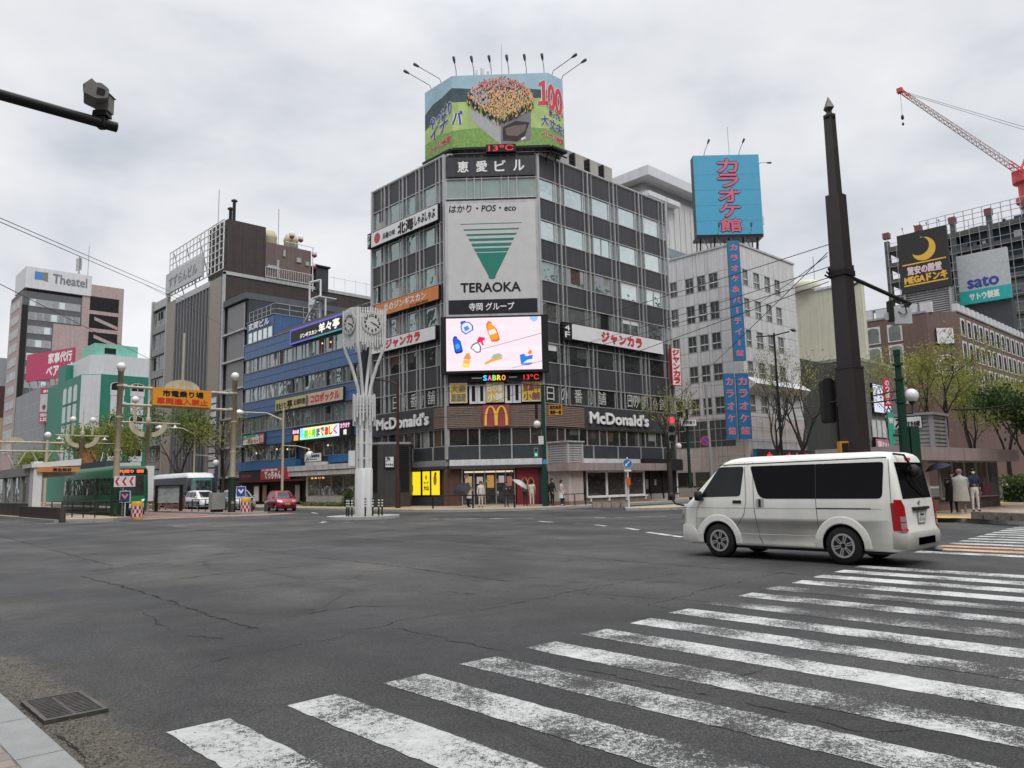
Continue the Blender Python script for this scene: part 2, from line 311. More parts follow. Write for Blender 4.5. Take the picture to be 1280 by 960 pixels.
G_SKY = glass_mat('sky_reflection_glass', (.16, .19, .185), (.78, .87, .85), .68, .1); G_DARK = glass_mat('dark_glass', (.03, .033, .033), (.85, .9, .9), .06, .5)
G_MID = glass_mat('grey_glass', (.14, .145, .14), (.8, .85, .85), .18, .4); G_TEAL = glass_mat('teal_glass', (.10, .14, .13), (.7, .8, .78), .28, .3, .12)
G_SHOP = glass_mat('shop_glass', (.035, .03, .027), (.9, .9, .9), .05, .3)
PINKTILE = paving('pink_granite', (.36, .29, .285), 1.1, 1.1, (.2, .17, .17), .012)
LEDRED = lit('red_led', (1, .05, .06), 1.2); SCRWHITE = lit('screen_white', (.92, .77, .84), 1.0)

# ---------------------------------------------------------------- ground, pavements, islands
mb = MB(); mb.poly([(-600, -600, 0), (1200, -600, 0), (1200, 1200, 0), (-600, 1200, 0)], asphalt()); struct(mb, 'road')
PAVE = paving('beige_paving', (.36, .275, .19), .3, .3, (.2, .17, .14)); GRANITE = mat('kerb_granite', (.30, .30, .29), .8, bump=.4, bscale=90, scale=4)
YELLOW = mat('tactile_yellow', (.55, .33, .06), .8, scale=6); REDBRICK = paving('red_brick_paving', (.26, .13, .10), .22, .11, (.2, .14, .12))
def arc(cx, cy, r, a0, a1, n=8): return [(cx + r * math.cos(rad(a0 + (a1 - a0) * i / n)), cy + r * math.sin(rad(a0 + (a1 - a0) * i / n))) for i in range(n + 1)]
def inset(pts, w):
    n = len(pts); out = []
    for i in range(n):
        a, b, c = Vector(pts[i - 1]), Vector(pts[i]), Vector(pts[(i + 1) % n])
        e1 = (b - a).normalized(); e2 = (c - b).normalized(); n1 = Vector((-e1.y, e1.x)); n2 = Vector((-e2.y, e2.x)); m = (n1 + n2)
        m = m / max(.3, m.dot(n1)) ; out.append(b + m * w)
    return [(p.x, p.y) for p in out]
def slab(name, pts, top, h=.15, kw=.16, joint=True):
    """pavement with a kerb row of separate stones round it"""
    a = sum(pts[i][0] * pts[(i + 1) % len(pts)][1] - pts[(i + 1) % len(pts)][0] * pts[i][1] for i in range(len(pts)))
    if a < 0: pts = pts[::-1]
    mb = MB(); ins = inset(pts, kw); mb.prism(ins, -.05, h - .004, GRANITE, top); struct(mb, name)
    mb = MB(); n = len(pts)
    for i in range(n):
        a, b = Vector(pts[i]), Vector(pts[(i + 1) % n]); c, d = Vector(ins[(i + 1) % n]), Vector(ins[i]); ln = (b - a).length
        k = max(1, min(60, int(ln / .9)))
        for j in range(k):
            t0, t1 = j / k, (j + 1 - .012) / k if ln > .9 else (j + 1) / k
            q = [a.lerp(b, t0), a.lerp(b, t1), d.lerp(c, t1), d.lerp(c, t0)]
            mb.hexa([(p.x, p.y, -.05) for p in q] + [(p.x, p.y, h) for p in q], GRANITE)
    struct(mb, 'kerb')
slab('pavement', [(29, 112), (29, 40)] + arc(36, 40.4, 7, 180, 270, 10)[1:] + [(110, 33.4), (110, 112)], PAVE)
slab('pavement', [(29, 330), (29, 134), (150, 134), (150, 330)], PAVE)
slab('pavement', [(119, 112), (119, 29), (260, 29), (260, 112)], PAVE)
slab('pavement', [(29, -60), (29, 6)] + arc(36, 6, 7, 180, 90, 8)[1:] + [(160, 13), (160, -60)], PAVE)
slab('pavement', [(1.29, -30), (1.29, 7.9)] + arc(-3.71, 7.9, 5, 0, 90, 8)[1:] + [(-40, 12.9), (-40, -30)], paving('pinkish_paving', (.30, .25, .215), .3, .15, (.2, .17, .14)), .15, .24)
slab('pavement', [(-2, 330), (-2, 40), (-30, 40), (-30, 330)], PAVE)
slab('traffic_island', [(22.0, 49.2), (23.8, 49.2), (24.4, 51), (24.4, 130), (21.6, 130), (21.6, 50)], REDBRICK, .12)
slab('tram_platform', [(11.2, 49.5), (13.9, 48.2), (15.2, 49.5), (15.2, 82), (11.2, 82)], PAVE, .16)
slab('traffic_island', arc(22.2, 34.9, 1.9, 0, 360, 16)[:-1], CONC, .15, .2)
slab('traffic_island', [(34.6, 27.3), (36.4, 25.6), (60, 25.6), (60, 28.4), (36.4, 28.9)], CONC, .14)
slab('traffic_island', [(18.6, 7.2), (21.6, 7.2), (21.6, 10.2), (18.6, 10.2)], CONC, .14)
# yellow tactile strips and brick surfacing
mb = MB()
for pts, z in (([(29.6, 11.5), (29.3, 9.2), (29.9, 8.4), (31.2, 10.6)], .153), ([(29.3, 8.9), (29.2, 5.2), (29.7, 5.2), (29.8, 8.3)], .157), ([(33.6, 10.9), (60, 12.2), (60, 12.6), (34, 12.0)], .153),
               ([(30.4, 38), (32.2, 35.6), (35.5, 34.4), (35.6, 34.9), (32.6, 36.1), (31, 38.2)], .153), ([(30, 46), (30, 39), (30.5, 39), (30.5, 46)], .153),
               ([(34.7, 27.2), (36.5, 25.7), (38.5, 25.7), (36.6, 27.2)], .145)):
    mb.poly([(x, y, z) for x, y in pts], YELLOW)
mb.poly([(.25, 5.05, .156), (1.02, 5.05, .156), (1.02, 4.3, .156), (.25, 4.3, .156)], YELLOW)
mb.poly([(12.4, 48.95, .164), (13.8, 48.3, .164), (15.1, 49.6, .164), (13.6, 49.8, .164)], YELLOW)
struct(mb, 'tactile_paving')
mb = MB(); BRICKROAD = paving('brick_road_surface', (.25, .15, .12), .22, .11, (.2, .15, .12))
mb.poly([(15.3, 48.3, .004), (21.9, 45.6, .004), (24.8, 46.6, .004), (24.8, 49.1, .004), (21.5, 49.1, .004), (21.5, 120, .004), (15.3, 120, .004)], BRICKROAD)
mb.poly([(15.6, 48.2, .008), (24.4, 47.3, .008), (24.6, 47.9, .008), (15.6, 48.9, .008)], mat('salmon_surface', (.42, .24, .15), .8, scale=4))
for x in (15.45, 16.5, 17.1, 18.15, 18.9, 19.95):
    mb.box((x, 46, -.02), (x + .07, 120, .014), mat('rail_steel', (.2, .18, .17), .35, .8))
struct(mb, 'tram_track')
# ---------------------------------------------------------------- road markings, cracks, patches
rng = random.Random(5)
P1 = worn('road_paint_good', (.55, .55, .53), 1.08, 1.22); P2 = worn('road_paint_worn', (.55, .55, .53), 1.13, 1.32); P3 = worn('road_paint_faint', (.50, .50, .48), 1.22, 1.5)
P0 = worn('road_paint_solid', (.54, .54, .52), 1.04, 1.2, 18)
PO = worn('road_paint_orange', (.62, .36, .2), .95, 1.1)
mb = MB()
kinds = {0: P0, 1: P0, 2: P2, 3: P2, 4: P2, 5: P1, 6: P2, 7: P1, 8: P3, 9: P2, 10: P3, 11: P0, 12: P1, 13: P1, 14: P1}
for k in range(32):
    x0 = 2.0 + .868 * k; e = 5.57 + .05 * max(0, x0 - 4) ; m = kinds.get(k, P1)
    if k in (19, 20): m = PO
    if k in (15, 16, 17): continue
    n = 70; y1 = -.6; L_, R_ = [], []
    for i in range(n + 1):
        y = e + (y1 - e) * i / n; jt = .010
        L_.append((x0 + rng.uniform(-jt, jt), y + (rng.uniform(-.03, .03) if i == 0 else 0), .004)); R_.append((x0 + .43 + rng.uniform(-jt, jt), y, .004))
    mb.poly(L_[::-1] + R_, m) if False else mb.mesh(L_ + R_, [(i + 1, i, n + 1 + i, n + 2 + i)[::-1] for i in range(n)], m)
def dash(pts, m=P1, z=.004): mb.poly([(x, y, z) for x, y in pts], m)
def line(a, b, w, m=P1):
    a = Vector(a); b = Vector(b); t = (b - a).normalized(); q = Vector((-t.y, t.x)) * w / 2
    mb.poly([(p.x, p.y, .004) for p in (a - q, b - q, b + q, a + q)], m)
line((19.0, 13.0), (20.3, 15.2), .22, P0); line((21.1, 16.2), (21.8, 17.3), .2); line((22.3, 18.6), (22.9, 19.6), .2); line((23.3, 20.6), (23.5, 21.1), .2, P2); line((23.6, 22.6), (24.0, 23.8), .22)
line((25.2, 26.8), (23.2, 30.4), .3, P2); line((26.6, 24.2), (25.4, 26.4), .3, P3); line((27.4, 23.5), (28.1, 22.3), .25, P2); line((28.9, 22.2), (29.6, 21.0), .25, P2)
line((13.3, 37.2), (14.0, 36.6), .25, P2); line((18.6, 32.6), (20.2, 30.0), .18, P2); line((18.3, 32.5), (19.2, 33.6), .2, P2); line((21.0, 30.0), (24.2, 29.9), .15, P3)
line((11.6, 47.9), (13.8, 46.7), .3, P1); line((9.6, 49.0), (11.4, 47.8), .3, P2); line((6.5, 49.6), (9.3, 48.0), .3, P3); line((26.2, 47.5), (24.8, 44.5), .3, P2)
for k in range(9): dash([(30.5 + k * 1.0, 20.0), (31.0 + k * 1.0, 20.0), (31.0 + k * 1.0, 15.5), (30.5 + k * 1.0, 15.5)], P2) if k < 0 else None
for k in range(6): line((26.2, 60 + k * 9), (26.2, 65 + k * 9), .15, P2)
struct(mb, 'road_markings')
mb = MB(); TAR = mat('crack_tar', (.018, .017, .017), .85, var=.3, scale=5)
def crack(pts, w, seed, m=TAR, z=.003):
    r = random.Random(seed); P = []
    for i in range(len(pts) - 1):
        a, b = Vector(pts[i]), Vector(pts[i + 1]); n = max(2, int((b - a).length / .09))
        for j in range(n): P.append(a.lerp(b, j / n) + Vector((r.uniform(-1, 1), r.uniform(-1, 1))) * .028 + Vector((noise.noise((a.x * 3 + j * .21, seed, 0)), noise.noise((a.y * 3 + j * .21, seed, 9)))) * .09)
    P.append(Vector(pts[-1])); vs = []; 
    for i, p in enumerate(P):
        t = (P[min(i + 1, len(P) - 1)] - P[max(0, i - 1)]).normalized(); q = Vector((-t.y, t.x)) * min(w, .04) * .62 * (.15 + 1.2 * r.random() ** 2) * (.3 if i in (0, len(P) - 1) else 1)
        vs += [(p.x + q.x, p.y + q.y, z), (p.x - q.x, p.y - q.y, z)]
    mb.mesh(vs, [(2 * i, 2 * i + 1, 2 * i + 3, 2 * i + 2) for i in range(len(P) - 1)], m)
CR = CRACKS
for i, (pts, w) in enumerate(CR): crack(pts, w, i)
struct(mb, 'road_cracks')
mb = MB()
r = random.Random(3); GRITS = [mat('grit_%d' % i, c, .9, var=.3) for i, c in enumerate(((.15, .13, .10), (.10, .09, .08), (.22, .20, .17)))]
for i in range(2600):
    x = 1.3 + abs(r.gauss(0, .26)); y = r.uniform(5.2, 9.4); s = r.uniform(.002, .008); mb.lathe([(.001, -s * .3), (s, 0), (.001, s * .5)], (x, y, .006), GRITS[i % 3], 5)
o = mb.build('gutter_gravel'); o['kind'] = 'stuff'
t = thing('drain_grate', 'rusty iron drain grate set in the gutter beside the kerb', 'drain', (1.66, 6.8, 0))
mb = MB(); IRON = mat('rusty_iron', (.11, .10, .092), .6, .5, var=.35, scale=12); mb.box((1.46, 6.42, .004), (1.88, 7.16, .006), mat('pit_black', (.004, .004, .004), .9)); fb = FR(0)
for a, b in (((1.46, 6.42), (1.88, 6.45)), ((1.46, 7.13), (1.88, 7.16)), ((1.46, 6.45), (1.49, 7.13)), ((1.85, 6.45), (1.88, 7.13))): mb.box((*a, .0), (*b, .028), IRON)
mb.build('frame', t); mb = MB()
for k in range(15): mb.box((1.49, 6.47 + k * .045, .006), (1.85, 6.486 + k * .045, .024), IRON)
mb.box((1.66, 6.45, .004), (1.68, 7.13, .022), IRON); mb.build('bars', t)
# the blocks across the street beside and behind the viewer, seen only in the windows
mb = MB(); BKW = mat('far_block_wall', (.17, .16, .15), .8, var=.3, scale=.2); BKG = mat('far_block_glass', (.03, .033, .036), .3, var=.4, scale=.3)
for x0, x1, y0, y1, h in ((36, 60, -30, 3, 27), (61, 84, -30, 2.5, 21), (85, 140, -30, 2, 31), (-34, -5, -45, 9, 24), (-34, -5, -110, -48, 33), (2, 28, -150, -110, 25), (36, 70, -110, -34, 24), (-30, -3.5, 42, 70, 22), (-30, -3.5, 71, 99, 29), (-30, -3.5, 100, 150, 24)):
    mb.box((x0, y0, .1), (x1, y1, h), BKW)
    for k in range(int(h / 3.3)):
        z = 1.2 + k * 3.3; mb.box((x0 - .04, y0 + 1, z), (x1 + .04, y1 - 1, z + 1.7), BKG); mb.box((x0 + 1, y0 - .04, z), (x1 - 1, y1 + .04, z + 1.7), BKG)
struct(mb, 'surrounding_blocks')
# ---------------------------------------------------------------- corner office building
A, B, Cc = FL(35.06), FR(38.96), Fr((35.06, 43.93, 0), (1, -1, 0))
CW = 7.03
WR_ = random.Random(21); INT_A = mat('curtain_pale', (.22, .22, .20), .9, var=.3, scale=2); INT_B = mat('curtain_dim', (.07, .07, .065), .9, var=.4, scale=3); INT_C = mat('shelf_brown', (.09, .055, .04), .9, var=.6, scale=4); INT_D = mat('room_black', (.014, .014, .014), .9)
def window(F, u0, u1, z0, z1, g, parent, d=-.06, split=None, fm=ALU, w=.05, name='window', blind=None):
    mb = MB(); mb.frame(F, u0, u1, z0, z1, w, d - .04, d + .05, fm)
    cuts = [u0 + w] + (split or []) + [u1 - w]
    for i in range(len(cuts) - 1):
        a, b = cuts[i], cuts[i + 1]
        if i: mb.fbox(F, a - .03, a + .03, z0 + w, z1 - w, d - .03, d + .06, fm); a += .03
        if i < len(cuts) - 2: b -= .03
        mb.fpoly(F, [(a, z0 + w), (b, z0 + w), (b, z1 - w), (a, z1 - w)], d, g)
    if not blind and u1 - u0 > 1 and name == 'window' and g in (G_MID, G_DARK, G_TEAL, G_SHOP):
        q = WR_.random()
        if q < .55:
            a = u0 + w + WR_.uniform(0, .5) * (u1 - u0 - 2 * w); b = min(u1 - w, a + WR_.uniform(.15, .5) * (u1 - u0)); lo = z0 + w + (WR_.uniform(.1, .6) * (z1 - z0) if q < .3 else 0)
            mb.fpoly(F, [(a, lo), (b, lo), (b, z1 - w), (a, z1 - w)], d + .006, [INT_A, INT_B, INT_C, INT_D][WR_.randrange(4)])
    if blind:
        for a, b, h in blind: mb.fpoly(F, [(a, z1 - w - h), (b, z1 - w - h), (b, z1 - w), (a, z1 - w)], d + .006, WHITEPANEL)
    return mb.build(name, parent)
FLOORS = [(23.25, 24.9), (20.0, 21.6), (16.8, 18.4), (13.65, 15.25), (10.55, 12.1), (7.5, 8.95)]
BANDS = [(24.9, 26.7), (21.6, 23.25), (18.4, 20.0), (15.25, 16.8), (12.1, 13.65), (8.95, 10.55)]
ob = thing('office_building', 'eight storey corner office building of dark panel bands and window rows over a hamburger restaurant', 'building', (42, 45, .15))
mb = MB(); foot = [(35.3, 53.9), (35.3, 44.03), (40.13, 39.2), (56.5, 39.2), (56.5, 53.9)]
mb.prism(foot, .15, 26.4, DARK, CONC); mb.box((56.5, 38.97, .15), (56.72, 53.9, 26.6), WHITE); mb.box((35.07, 53.9, .15), (56.7, 54.05, 26.6), CONC)
mb.build('wall', ob)
rb = random.Random(8)
for z0, z1 in BANDS:
    for F, u0, u1, seams in ((A, -53.9, -43.95, (-52, -49.5, -47.35, -44.5)), (Cc, .02, CW - .02, (2.23, 4.83)), (B, 40.05, 56.65, (42.48, 45.83, 49.14, 52.65, 56.1))):
        mb = MB(); e = [u0] + list(seams) + [u1]
        for i in range(len(e) - 1): mb.fbox(F, e[i] + .015, e[i + 1] - .015, z0, z1, -.25, 0, DKPANEL)
        mb.fbox(F, u0, u1, z0 - .07, z0, -.2, .05, ALU); mb.fbox(F, u0, u1, z1, z1 + .06, -.2, .05, ALU)
        mb.build('spandrel_band', ob)
RB = [(40.12, 41.85, 42.95), (43.0, 45.2, 46.4), (46.4, 48.5, 49.75), (49.8, 52.05, 53.25), (53.3, 55.5, 56.6)]
LB = [(-53.85, -52.3, -51.4), (-51.4, -49.7, -49.0), (-49.0, -47.5, -46.7), (-46.7, -44.95, -43.98)]
MU_R = (42.48, 45.83, 49.14, 52.65, 56.1); MU_L = (-52.0, -49.38, -47.1, -44.5)
for k, (z0, z1) in enumerate(FLOORS):  # reflections painted in by row: bright sky glass high up, darker glass below
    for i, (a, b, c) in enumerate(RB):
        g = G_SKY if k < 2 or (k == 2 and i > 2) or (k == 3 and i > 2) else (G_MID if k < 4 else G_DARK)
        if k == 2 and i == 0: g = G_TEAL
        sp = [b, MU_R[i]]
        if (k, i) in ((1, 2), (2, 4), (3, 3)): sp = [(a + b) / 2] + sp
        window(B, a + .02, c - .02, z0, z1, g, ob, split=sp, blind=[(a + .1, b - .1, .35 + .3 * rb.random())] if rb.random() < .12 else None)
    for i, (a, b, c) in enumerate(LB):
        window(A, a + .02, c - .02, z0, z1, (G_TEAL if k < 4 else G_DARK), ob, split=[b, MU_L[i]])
for a, b in ((.1, 2.23), (2.23, 4.83), (4.83, CW - .1)):
    for z0, z1 in ((23.3, 24.85),):
        s = {.1: [1.65, 2.2], 2.23: [2.8, 4.3], 4.83: [5.45]}[a]
        window(Cc, a, b, z0, z1, mat('green_blind_glass', (.26, .32, .30), .25, var=.08), ob, split=s)
for a, b in ((1.65, 2.25), (2.27, 2.85), (4.27, 4.83), (4.87, 5.45)): window(Cc, a, b, 7.55, 9.1, DARK, ob, w=.17, fm=WHITE)
for F, us in ((A, MU_L), (B, MU_R)):
    for u in us:
        mb = MB(); mb.fbox(F, u - .045, u + .045, 7.4, 26.75, .0, .13, ALU)
        for o_ in (-.5, .5):
            if F is A and u < -51 and o_ > 0: o_ = .62
            mb.fbox(F, u + o_ - .022, u + o_ + .022, 7.4, 26.7, .0, .09, ALU)
        mb.build('mullion', ob)
for u in (1.68, 2.25, 2.8, 4.3, 4.85, 5.5):
    mb = MB(); mb.fbox(Cc, u - .03, u + .03, 23.2, 26.7, 0, .08, ALU); mb.build('mullion', ob)
for F, u in ((A, -43.97), (B, 40.05), (B, 56.62), (A, -53.86)): mb = MB(); mb.fbox(F, u - .1, u + .1, 3.5, 26.85, -.1, .16, ALU); mb.build('corner_trim', ob)
mb = MB()
for F, u0, u1 in ((A, -53.9, -44.1), (Cc, .15, 6.9), (B, 40.15, 56.6)): mb.fbox(F, u0, u1, 26.76, 26.88, -.3, .1, ALU)
mb.build('parapet_coping', ob)
# first floor restaurant band
mb = MB(); WOODTILE = mat('brown_slat_tile', (.20, .145, .115), .7, var=.2, scale=8, streak=.1); SLATGAP = mat('slat_gap', (.05, .035, .03), .8)
def slats(F, u0, u1, z0, z1):
    mb.fbox(F, u0, u1, z0, z1, -.2, .10, SLATGAP)
    n = int((z1 - z0) / .13)
    for i in range(n): mb.fbox(F, u0, u1, z0 + i * .13 + .02, z0 + i * .13 + .11, .1, .14, WOODTILE)
slats(Cc, -.02, CW + .02, 5.78, 7.42); slats(A, -45.35, -44.0, 5.80, 7.42); slats(B, 40.1, 44.48, 5.80, 7.42)
mb.build('slatted_band', ob)
for F, u0, u1 in ((A, -53.9, -45.35), (B, 44.48, 56.65)):
    mb = MB(); mb.fbox(F, u0, u1, 5.76, 7.46, -.2, .16, DKPANEL); mb.build('fascia', ob)
REDBLIND = mat('red_interior', (.11, .035, .03), .6, var=.6, scale=2)
for F, us in ((A, (-53.8, -51.6, -49.4, -47.2, -45.6, -44.1)), (Cc, (.1, 2.35, 4.7, CW - .1)), (B, (40.15, 42.4, 44.9, 47.3, 49.8, 52.3, 54.6, 56.55))):
    for i in range(len(us) - 1): window(F, us[i], us[i + 1], 4.45, 5.76, [G_SHOP, G_DARK][i % 2], ob, split=[us[i] + (us[i + 1] - us[i]) * .62], blind=None)
mb = MB()
for F, u0, u1 in ((A, -53.9, -44.0), (Cc, 0, CW), (B, 40.1, 56.65)): mb.fbox(F, u0, u1, 3.5, 4.43, -.2, .03, mat('slate_panel', (.045, .05, .058), .5))
for F, us in ((A, (-51, -48.2, -45.6)), (Cc, (2.35, 4.7)), (B, (42.4, 45.5, 48.5, 51.5, 54.6))):
    for u in us: mb.fbox(F, u - .05, u + .05, 3.48, 4.45, .03, .09, ALU)
mb.build('lower_panel_band', ob)
mb = MB()
for F, u0, u1 in ((A, -53.9, -44.0), (Cc, .15, CW), (B, 40.1, 51.2)): mb.fbox(F, u0, u1, 3.02, 3.46, -.2, .22, WHITE if F is not A else STEEL); mb.fbox(F, u0, u1, 2.8, 3.02, -.3, .5, DKPANEL)
mb.fbox(B, 51.2, 56.7, 2.5, 3.46, -.2, .6, mat('dark_awning', (.02, .02, .022), .6))
mb.build('canopy', ob)
# ground floor: entrance, brown wall, shop front
mb = MB(); mb.fbox(Cc, -.3, .95, .15, 2.8, -.2, .05, mat('brown_wall_panel', (.09, .05, .037), .5, streak=.2)); mb.fbox(A, -44.6, -44.0, .15, 2.8, -.2, .05, mat('brown_wall_panel', (.09, .05, .037)))
mb.fbox(A, -53.9, -44.6, .15, .85, -.2, .1, mat('slate_base', (.05, .055, .065), .5)); mb.fbox(B, 40.2, 56.6, .15, .6, -.2, .04, CONC)
mb.build('ground_floor_wall', ob)
mb = MB(); mb.frame(Cc, 1.0, 4.9, .15, 2.8, .07, -.1, .02, STEEL)
for u in (1.9, 2.7, 3.5, 4.2): mb.fbox(Cc, u - .03, u + .03, .2, 2.75, -.1, .01, STEEL)
mb.fpoly(Cc, [(1.05, .2), (4.85, .2), (4.85, 2.75), (1.05, 2.75)], -.08, G_SHOP)
mb.fbox(Cc, 1.2, 4.75, 2.5, 2.62, -.075, -.05, lit('shop_light', (1, .84, .62), .75))
for u, z, w, h, c in ((1.25, 1.5, .5, .75, (.75, .5, .25)), (2.1, 1.7, .45, .5, (.7, .65, .55)), (2.85, 1.4, .5, .9, (.8, .42, .12)), (3.7, 1.75, .4, .5, (.6, .62, .65)), (4.3, 1.5, .35, .7, (.6, .2, .12))): mb.fpoly(Cc, [(u, z), (u + w, z), (u + w, z + h), (u, z + h)], -.06, lit('menu_%d' % int(u * 100), c, .5))
r = random.Random(12)
for k in range(16):
    u = r.uniform(1.1, 4.6); z = r.uniform(.7, 2.4); w, h = r.uniform(.12, .3), r.uniform(.12, .4)
    mb.fpoly(Cc, [(u, z), (u + w, z), (u + w, z + h), (u, z + h)], -.05 + k * .001, [mat('poster_a', (.35, .33, .3), .6, scale=6, var=.5), mat('poster_b', (.32, .08, .06), .6, scale=6, var=.5), mat('poster_c', (.36, .22, .08), .6, scale=6, var=.5)][k % 3])
mb.build('glass_entrance', ob)
mb = MB(); mb.fbox(Cc, 5.0, 6.6, .15, 2.78, -.1, .08, mat('door_red', (.21, .012, .025), .45)); mb.fbox(Cc, 6.62, 6.95, .15, 2.8, -.1, .05, mat('slate_base', (.05, .055, .065)))
GOLD = mat('arches_yellow', (.80, .50, .05), .4, var=.04)
def arches(F, u0, u1, z0, z1, d, w, m, mbb):
    uc = (u0 + u1) / 2; q = (u1 - u0) / 4; h = z1 - z0
    for c in (uc - q, uc + q):
        o_, i_ = [], []
        for k in range(17):
            a = math.pi * k / 16
            o_.append((c - math.cos(a) * q * 1.16, z0 + h * (.0 + math.sin(a) ** .62))); i_.append((c - math.cos(a) * q * (1.16 - w), z0 + (h - w * q * .55) * (math.sin(a) ** .62)))
        for k in range(16): mbb.fpoly(F, [i_[k], i_[k + 1], o_[k + 1], o_[k]][::-1], d + (.002 if c > uc else 0), m)
def arches_solid(F, u0, u1, z0, z1, d0, d1, w, m, mbb):
    arches(F, u0, u1, z0, z1, d1, w, m, mbb); arches(F, u0, u1, z0, z1, d0, w, m, mbb)
arches(Cc, 5.35, 6.25, 1.35, 2.1, .085, .3, mat('door_gold', (.55, .3, .06), .5), mb)
mb.build('red_door', ob)
for i in range(4): window(B, 40.3 + i * 2.7, 42.95 + i * 2.7, .6, 2.75, G_SHOP, ob, name='shop_window')
mb = MB(); mb.fpoly(B, [(51.3, .2), (56.5, .2), (56.5, 2.5), (51.3, 2.5)], .02, DARK)
for u in (52.6, 54.4): mb.fbox(B, u - .06, u + .06, .15, 2.5, 0, .12, BLACK)
for u, z, w, h in ((52.0, 1.0, .35, .8), (53.2, 1.3, .3, .5), (55.1, .9, .7, 1.2)): mb.fpoly(B, [(u, z), (u + w, z), (u + w, z + h), (u, z + h)], .05, mat('poster_d', (.16, .17, .15), .6, scale=7, var=.6))
mb.build('side_entrance', ob)
# ---- the rooftop louvred cowls
for i in range(4):
    s0 = 43.6 + i * 1.85
    t = thing('vent_cowl', f'beige vent cowl with dark louvres on the roof, {ordinal(i, 4)} of four', 'roof vent', (s0, 40.2, 26.5), None, 'vent cowls on the office roof')
    mb = MB(); BEIGE = mat('beige_cowl', (.36, .34, .31), .6, streak=.2); f = Fr((s0, 0, 0), (0, 1, 0))
    mb.mesh([(s0, 39.7, 26.5), (s0 + 1.0, 39.7, 26.5), (s0 + 1.0, 41.7, 26.5), (s0, 41.7, 26.5), (s0, 39.7, 28.6), (s0 + 1.0, 39.7, 28.6), (s0 + 1.0, 40.6, 29.2), (s0, 40.6, 29.2), (s0 + 1, 41.7, 29.2), (s0, 41.7, 29.2)],
            [(0, 1, 5, 4), (4, 5, 6, 7), (7, 6, 8, 9), (1, 2, 8, 6, 5), (0, 4, 7, 9, 3), (2, 3, 9, 8)], BEIGE)
    mb.build('casing', t); mb = MB(); fl = Fr((s0 - .01, 0, 0), (0, -1, 0))
    mb.fbox(fl, -41.6, -39.8, 26.7, 28.7, 0, .03, BLACK)
    for k in range(6): mb.fbox(fl, -41.5, -39.9, 26.95 + k * .2, 27.05 + k * .2, .03, .08, mat('louvre_dark', (.05, .047, .045), .6))
    mb.build('louvre', t)
# ---------------------------------------------------------------- signs on the corner building
def sign(name, label, F, u0, u1, z0, z1, d0, d1, face, cat='sign', group=None, edge=BLACK, fr=.05):
    p = F((u0 + u1) / 2, z0, d0); t = thing(name, label, cat, p, None, group)
    mb = MB(); mb.fbox(F, u0, u1, z0, z1, d0, d1, edge); mb.fpoly(F, [(u0 + fr, z0 + fr), (u1 - fr, z0 + fr), (u1 - fr, z1 - fr), (u0 + fr, z1 - fr)], d1 + .004, face)
    mb.build('panel', t); return t
def let(t, items, name='lettering'):
    mb = MB()
    for it in items:
        kind = it[0]
        if kind == 't': mb.text(*it[1:])
        elif kind == 'v': mb.vtext(*it[1:])
    return mb.build(name, t)
GREY = mat('light_grey_face', (.50, .49, .49), .5, var=.05)
t = sign('rooftop_name_board', 'dark name board with four pale characters along the top of the corner', Cc, .15, 6.9, 24.98, 26.55, .09, .14, DKPANEL, edge=DKPANEL)
mb = MB()
for i, ch in enumerate('恵愛ビル'): u = 1.0 + i * 1.42; mb.text(Cc, ch, u, u + .82, 25.35, 26.2, .16, WHITEINK, .025)
mb.build('lettering', t)
t = sign('advertising_panel', 'tall grey wall panel with a green striped triangle pointing down', Cc, 0, 7.05, 13.98, 22.95, .1, .42, GREY, 'advertising panel', edge=ALU, fr=.22)
mb = MB(); mb.fbox(Cc, .22, 6.83, 14.2, 15.28, .42, .44, mat('navy_black', (.02, .02, .026), .5))
G_ = mat('logo_green', (.0, .17, .125), .5, var=.04); ys = [(21.15, .05), (20.72, .1), (20.34, .15), (19.98, .2), (19.6, .24), (19.22, .28)]
def tri(z): return 1.15 + (21.2 - z) * .505, 5.85 - (21.2 - z) * .505
for z, h in ys:
    a, b = tri(z), tri(z - h); mb.fpoly(Cc, [(b[0], z - h), (b[1], z - h), (a[1], z), (a[0], z)], .435, G_)
a, b = tri(18.86), tri(17.1)
mb.fpoly(Cc, [(a[0], 18.86), (b[0], 17.1)] + [(3.5 - .27 * math.cos(x * math.pi / 9), 17.0 - .19 * math.sin(x * math.pi / 9)) for x in range(1, 9)] + [(b[1], 17.1), (a[1], 18.86)], .435, G_)
mb.build('logo', t); mb = MB()
mb.text(Cc, 'はかり・POS・eco', .35, 5.4, 22.05, 22.62, .435, BLACKINK, .012, .12); mb.build('upper_lettering', t)
mb = MB(); mb.text(Cc, 'TERAOKA', 1.15, 5.6, 15.85, 16.55, .435, BLACKINK, .03); mb.text(Cc, '寺岡 グループ', 1.75, 5.1, 14.45, 15.02, .445, WHITEINK, .012); mb.build('lower_lettering', t)
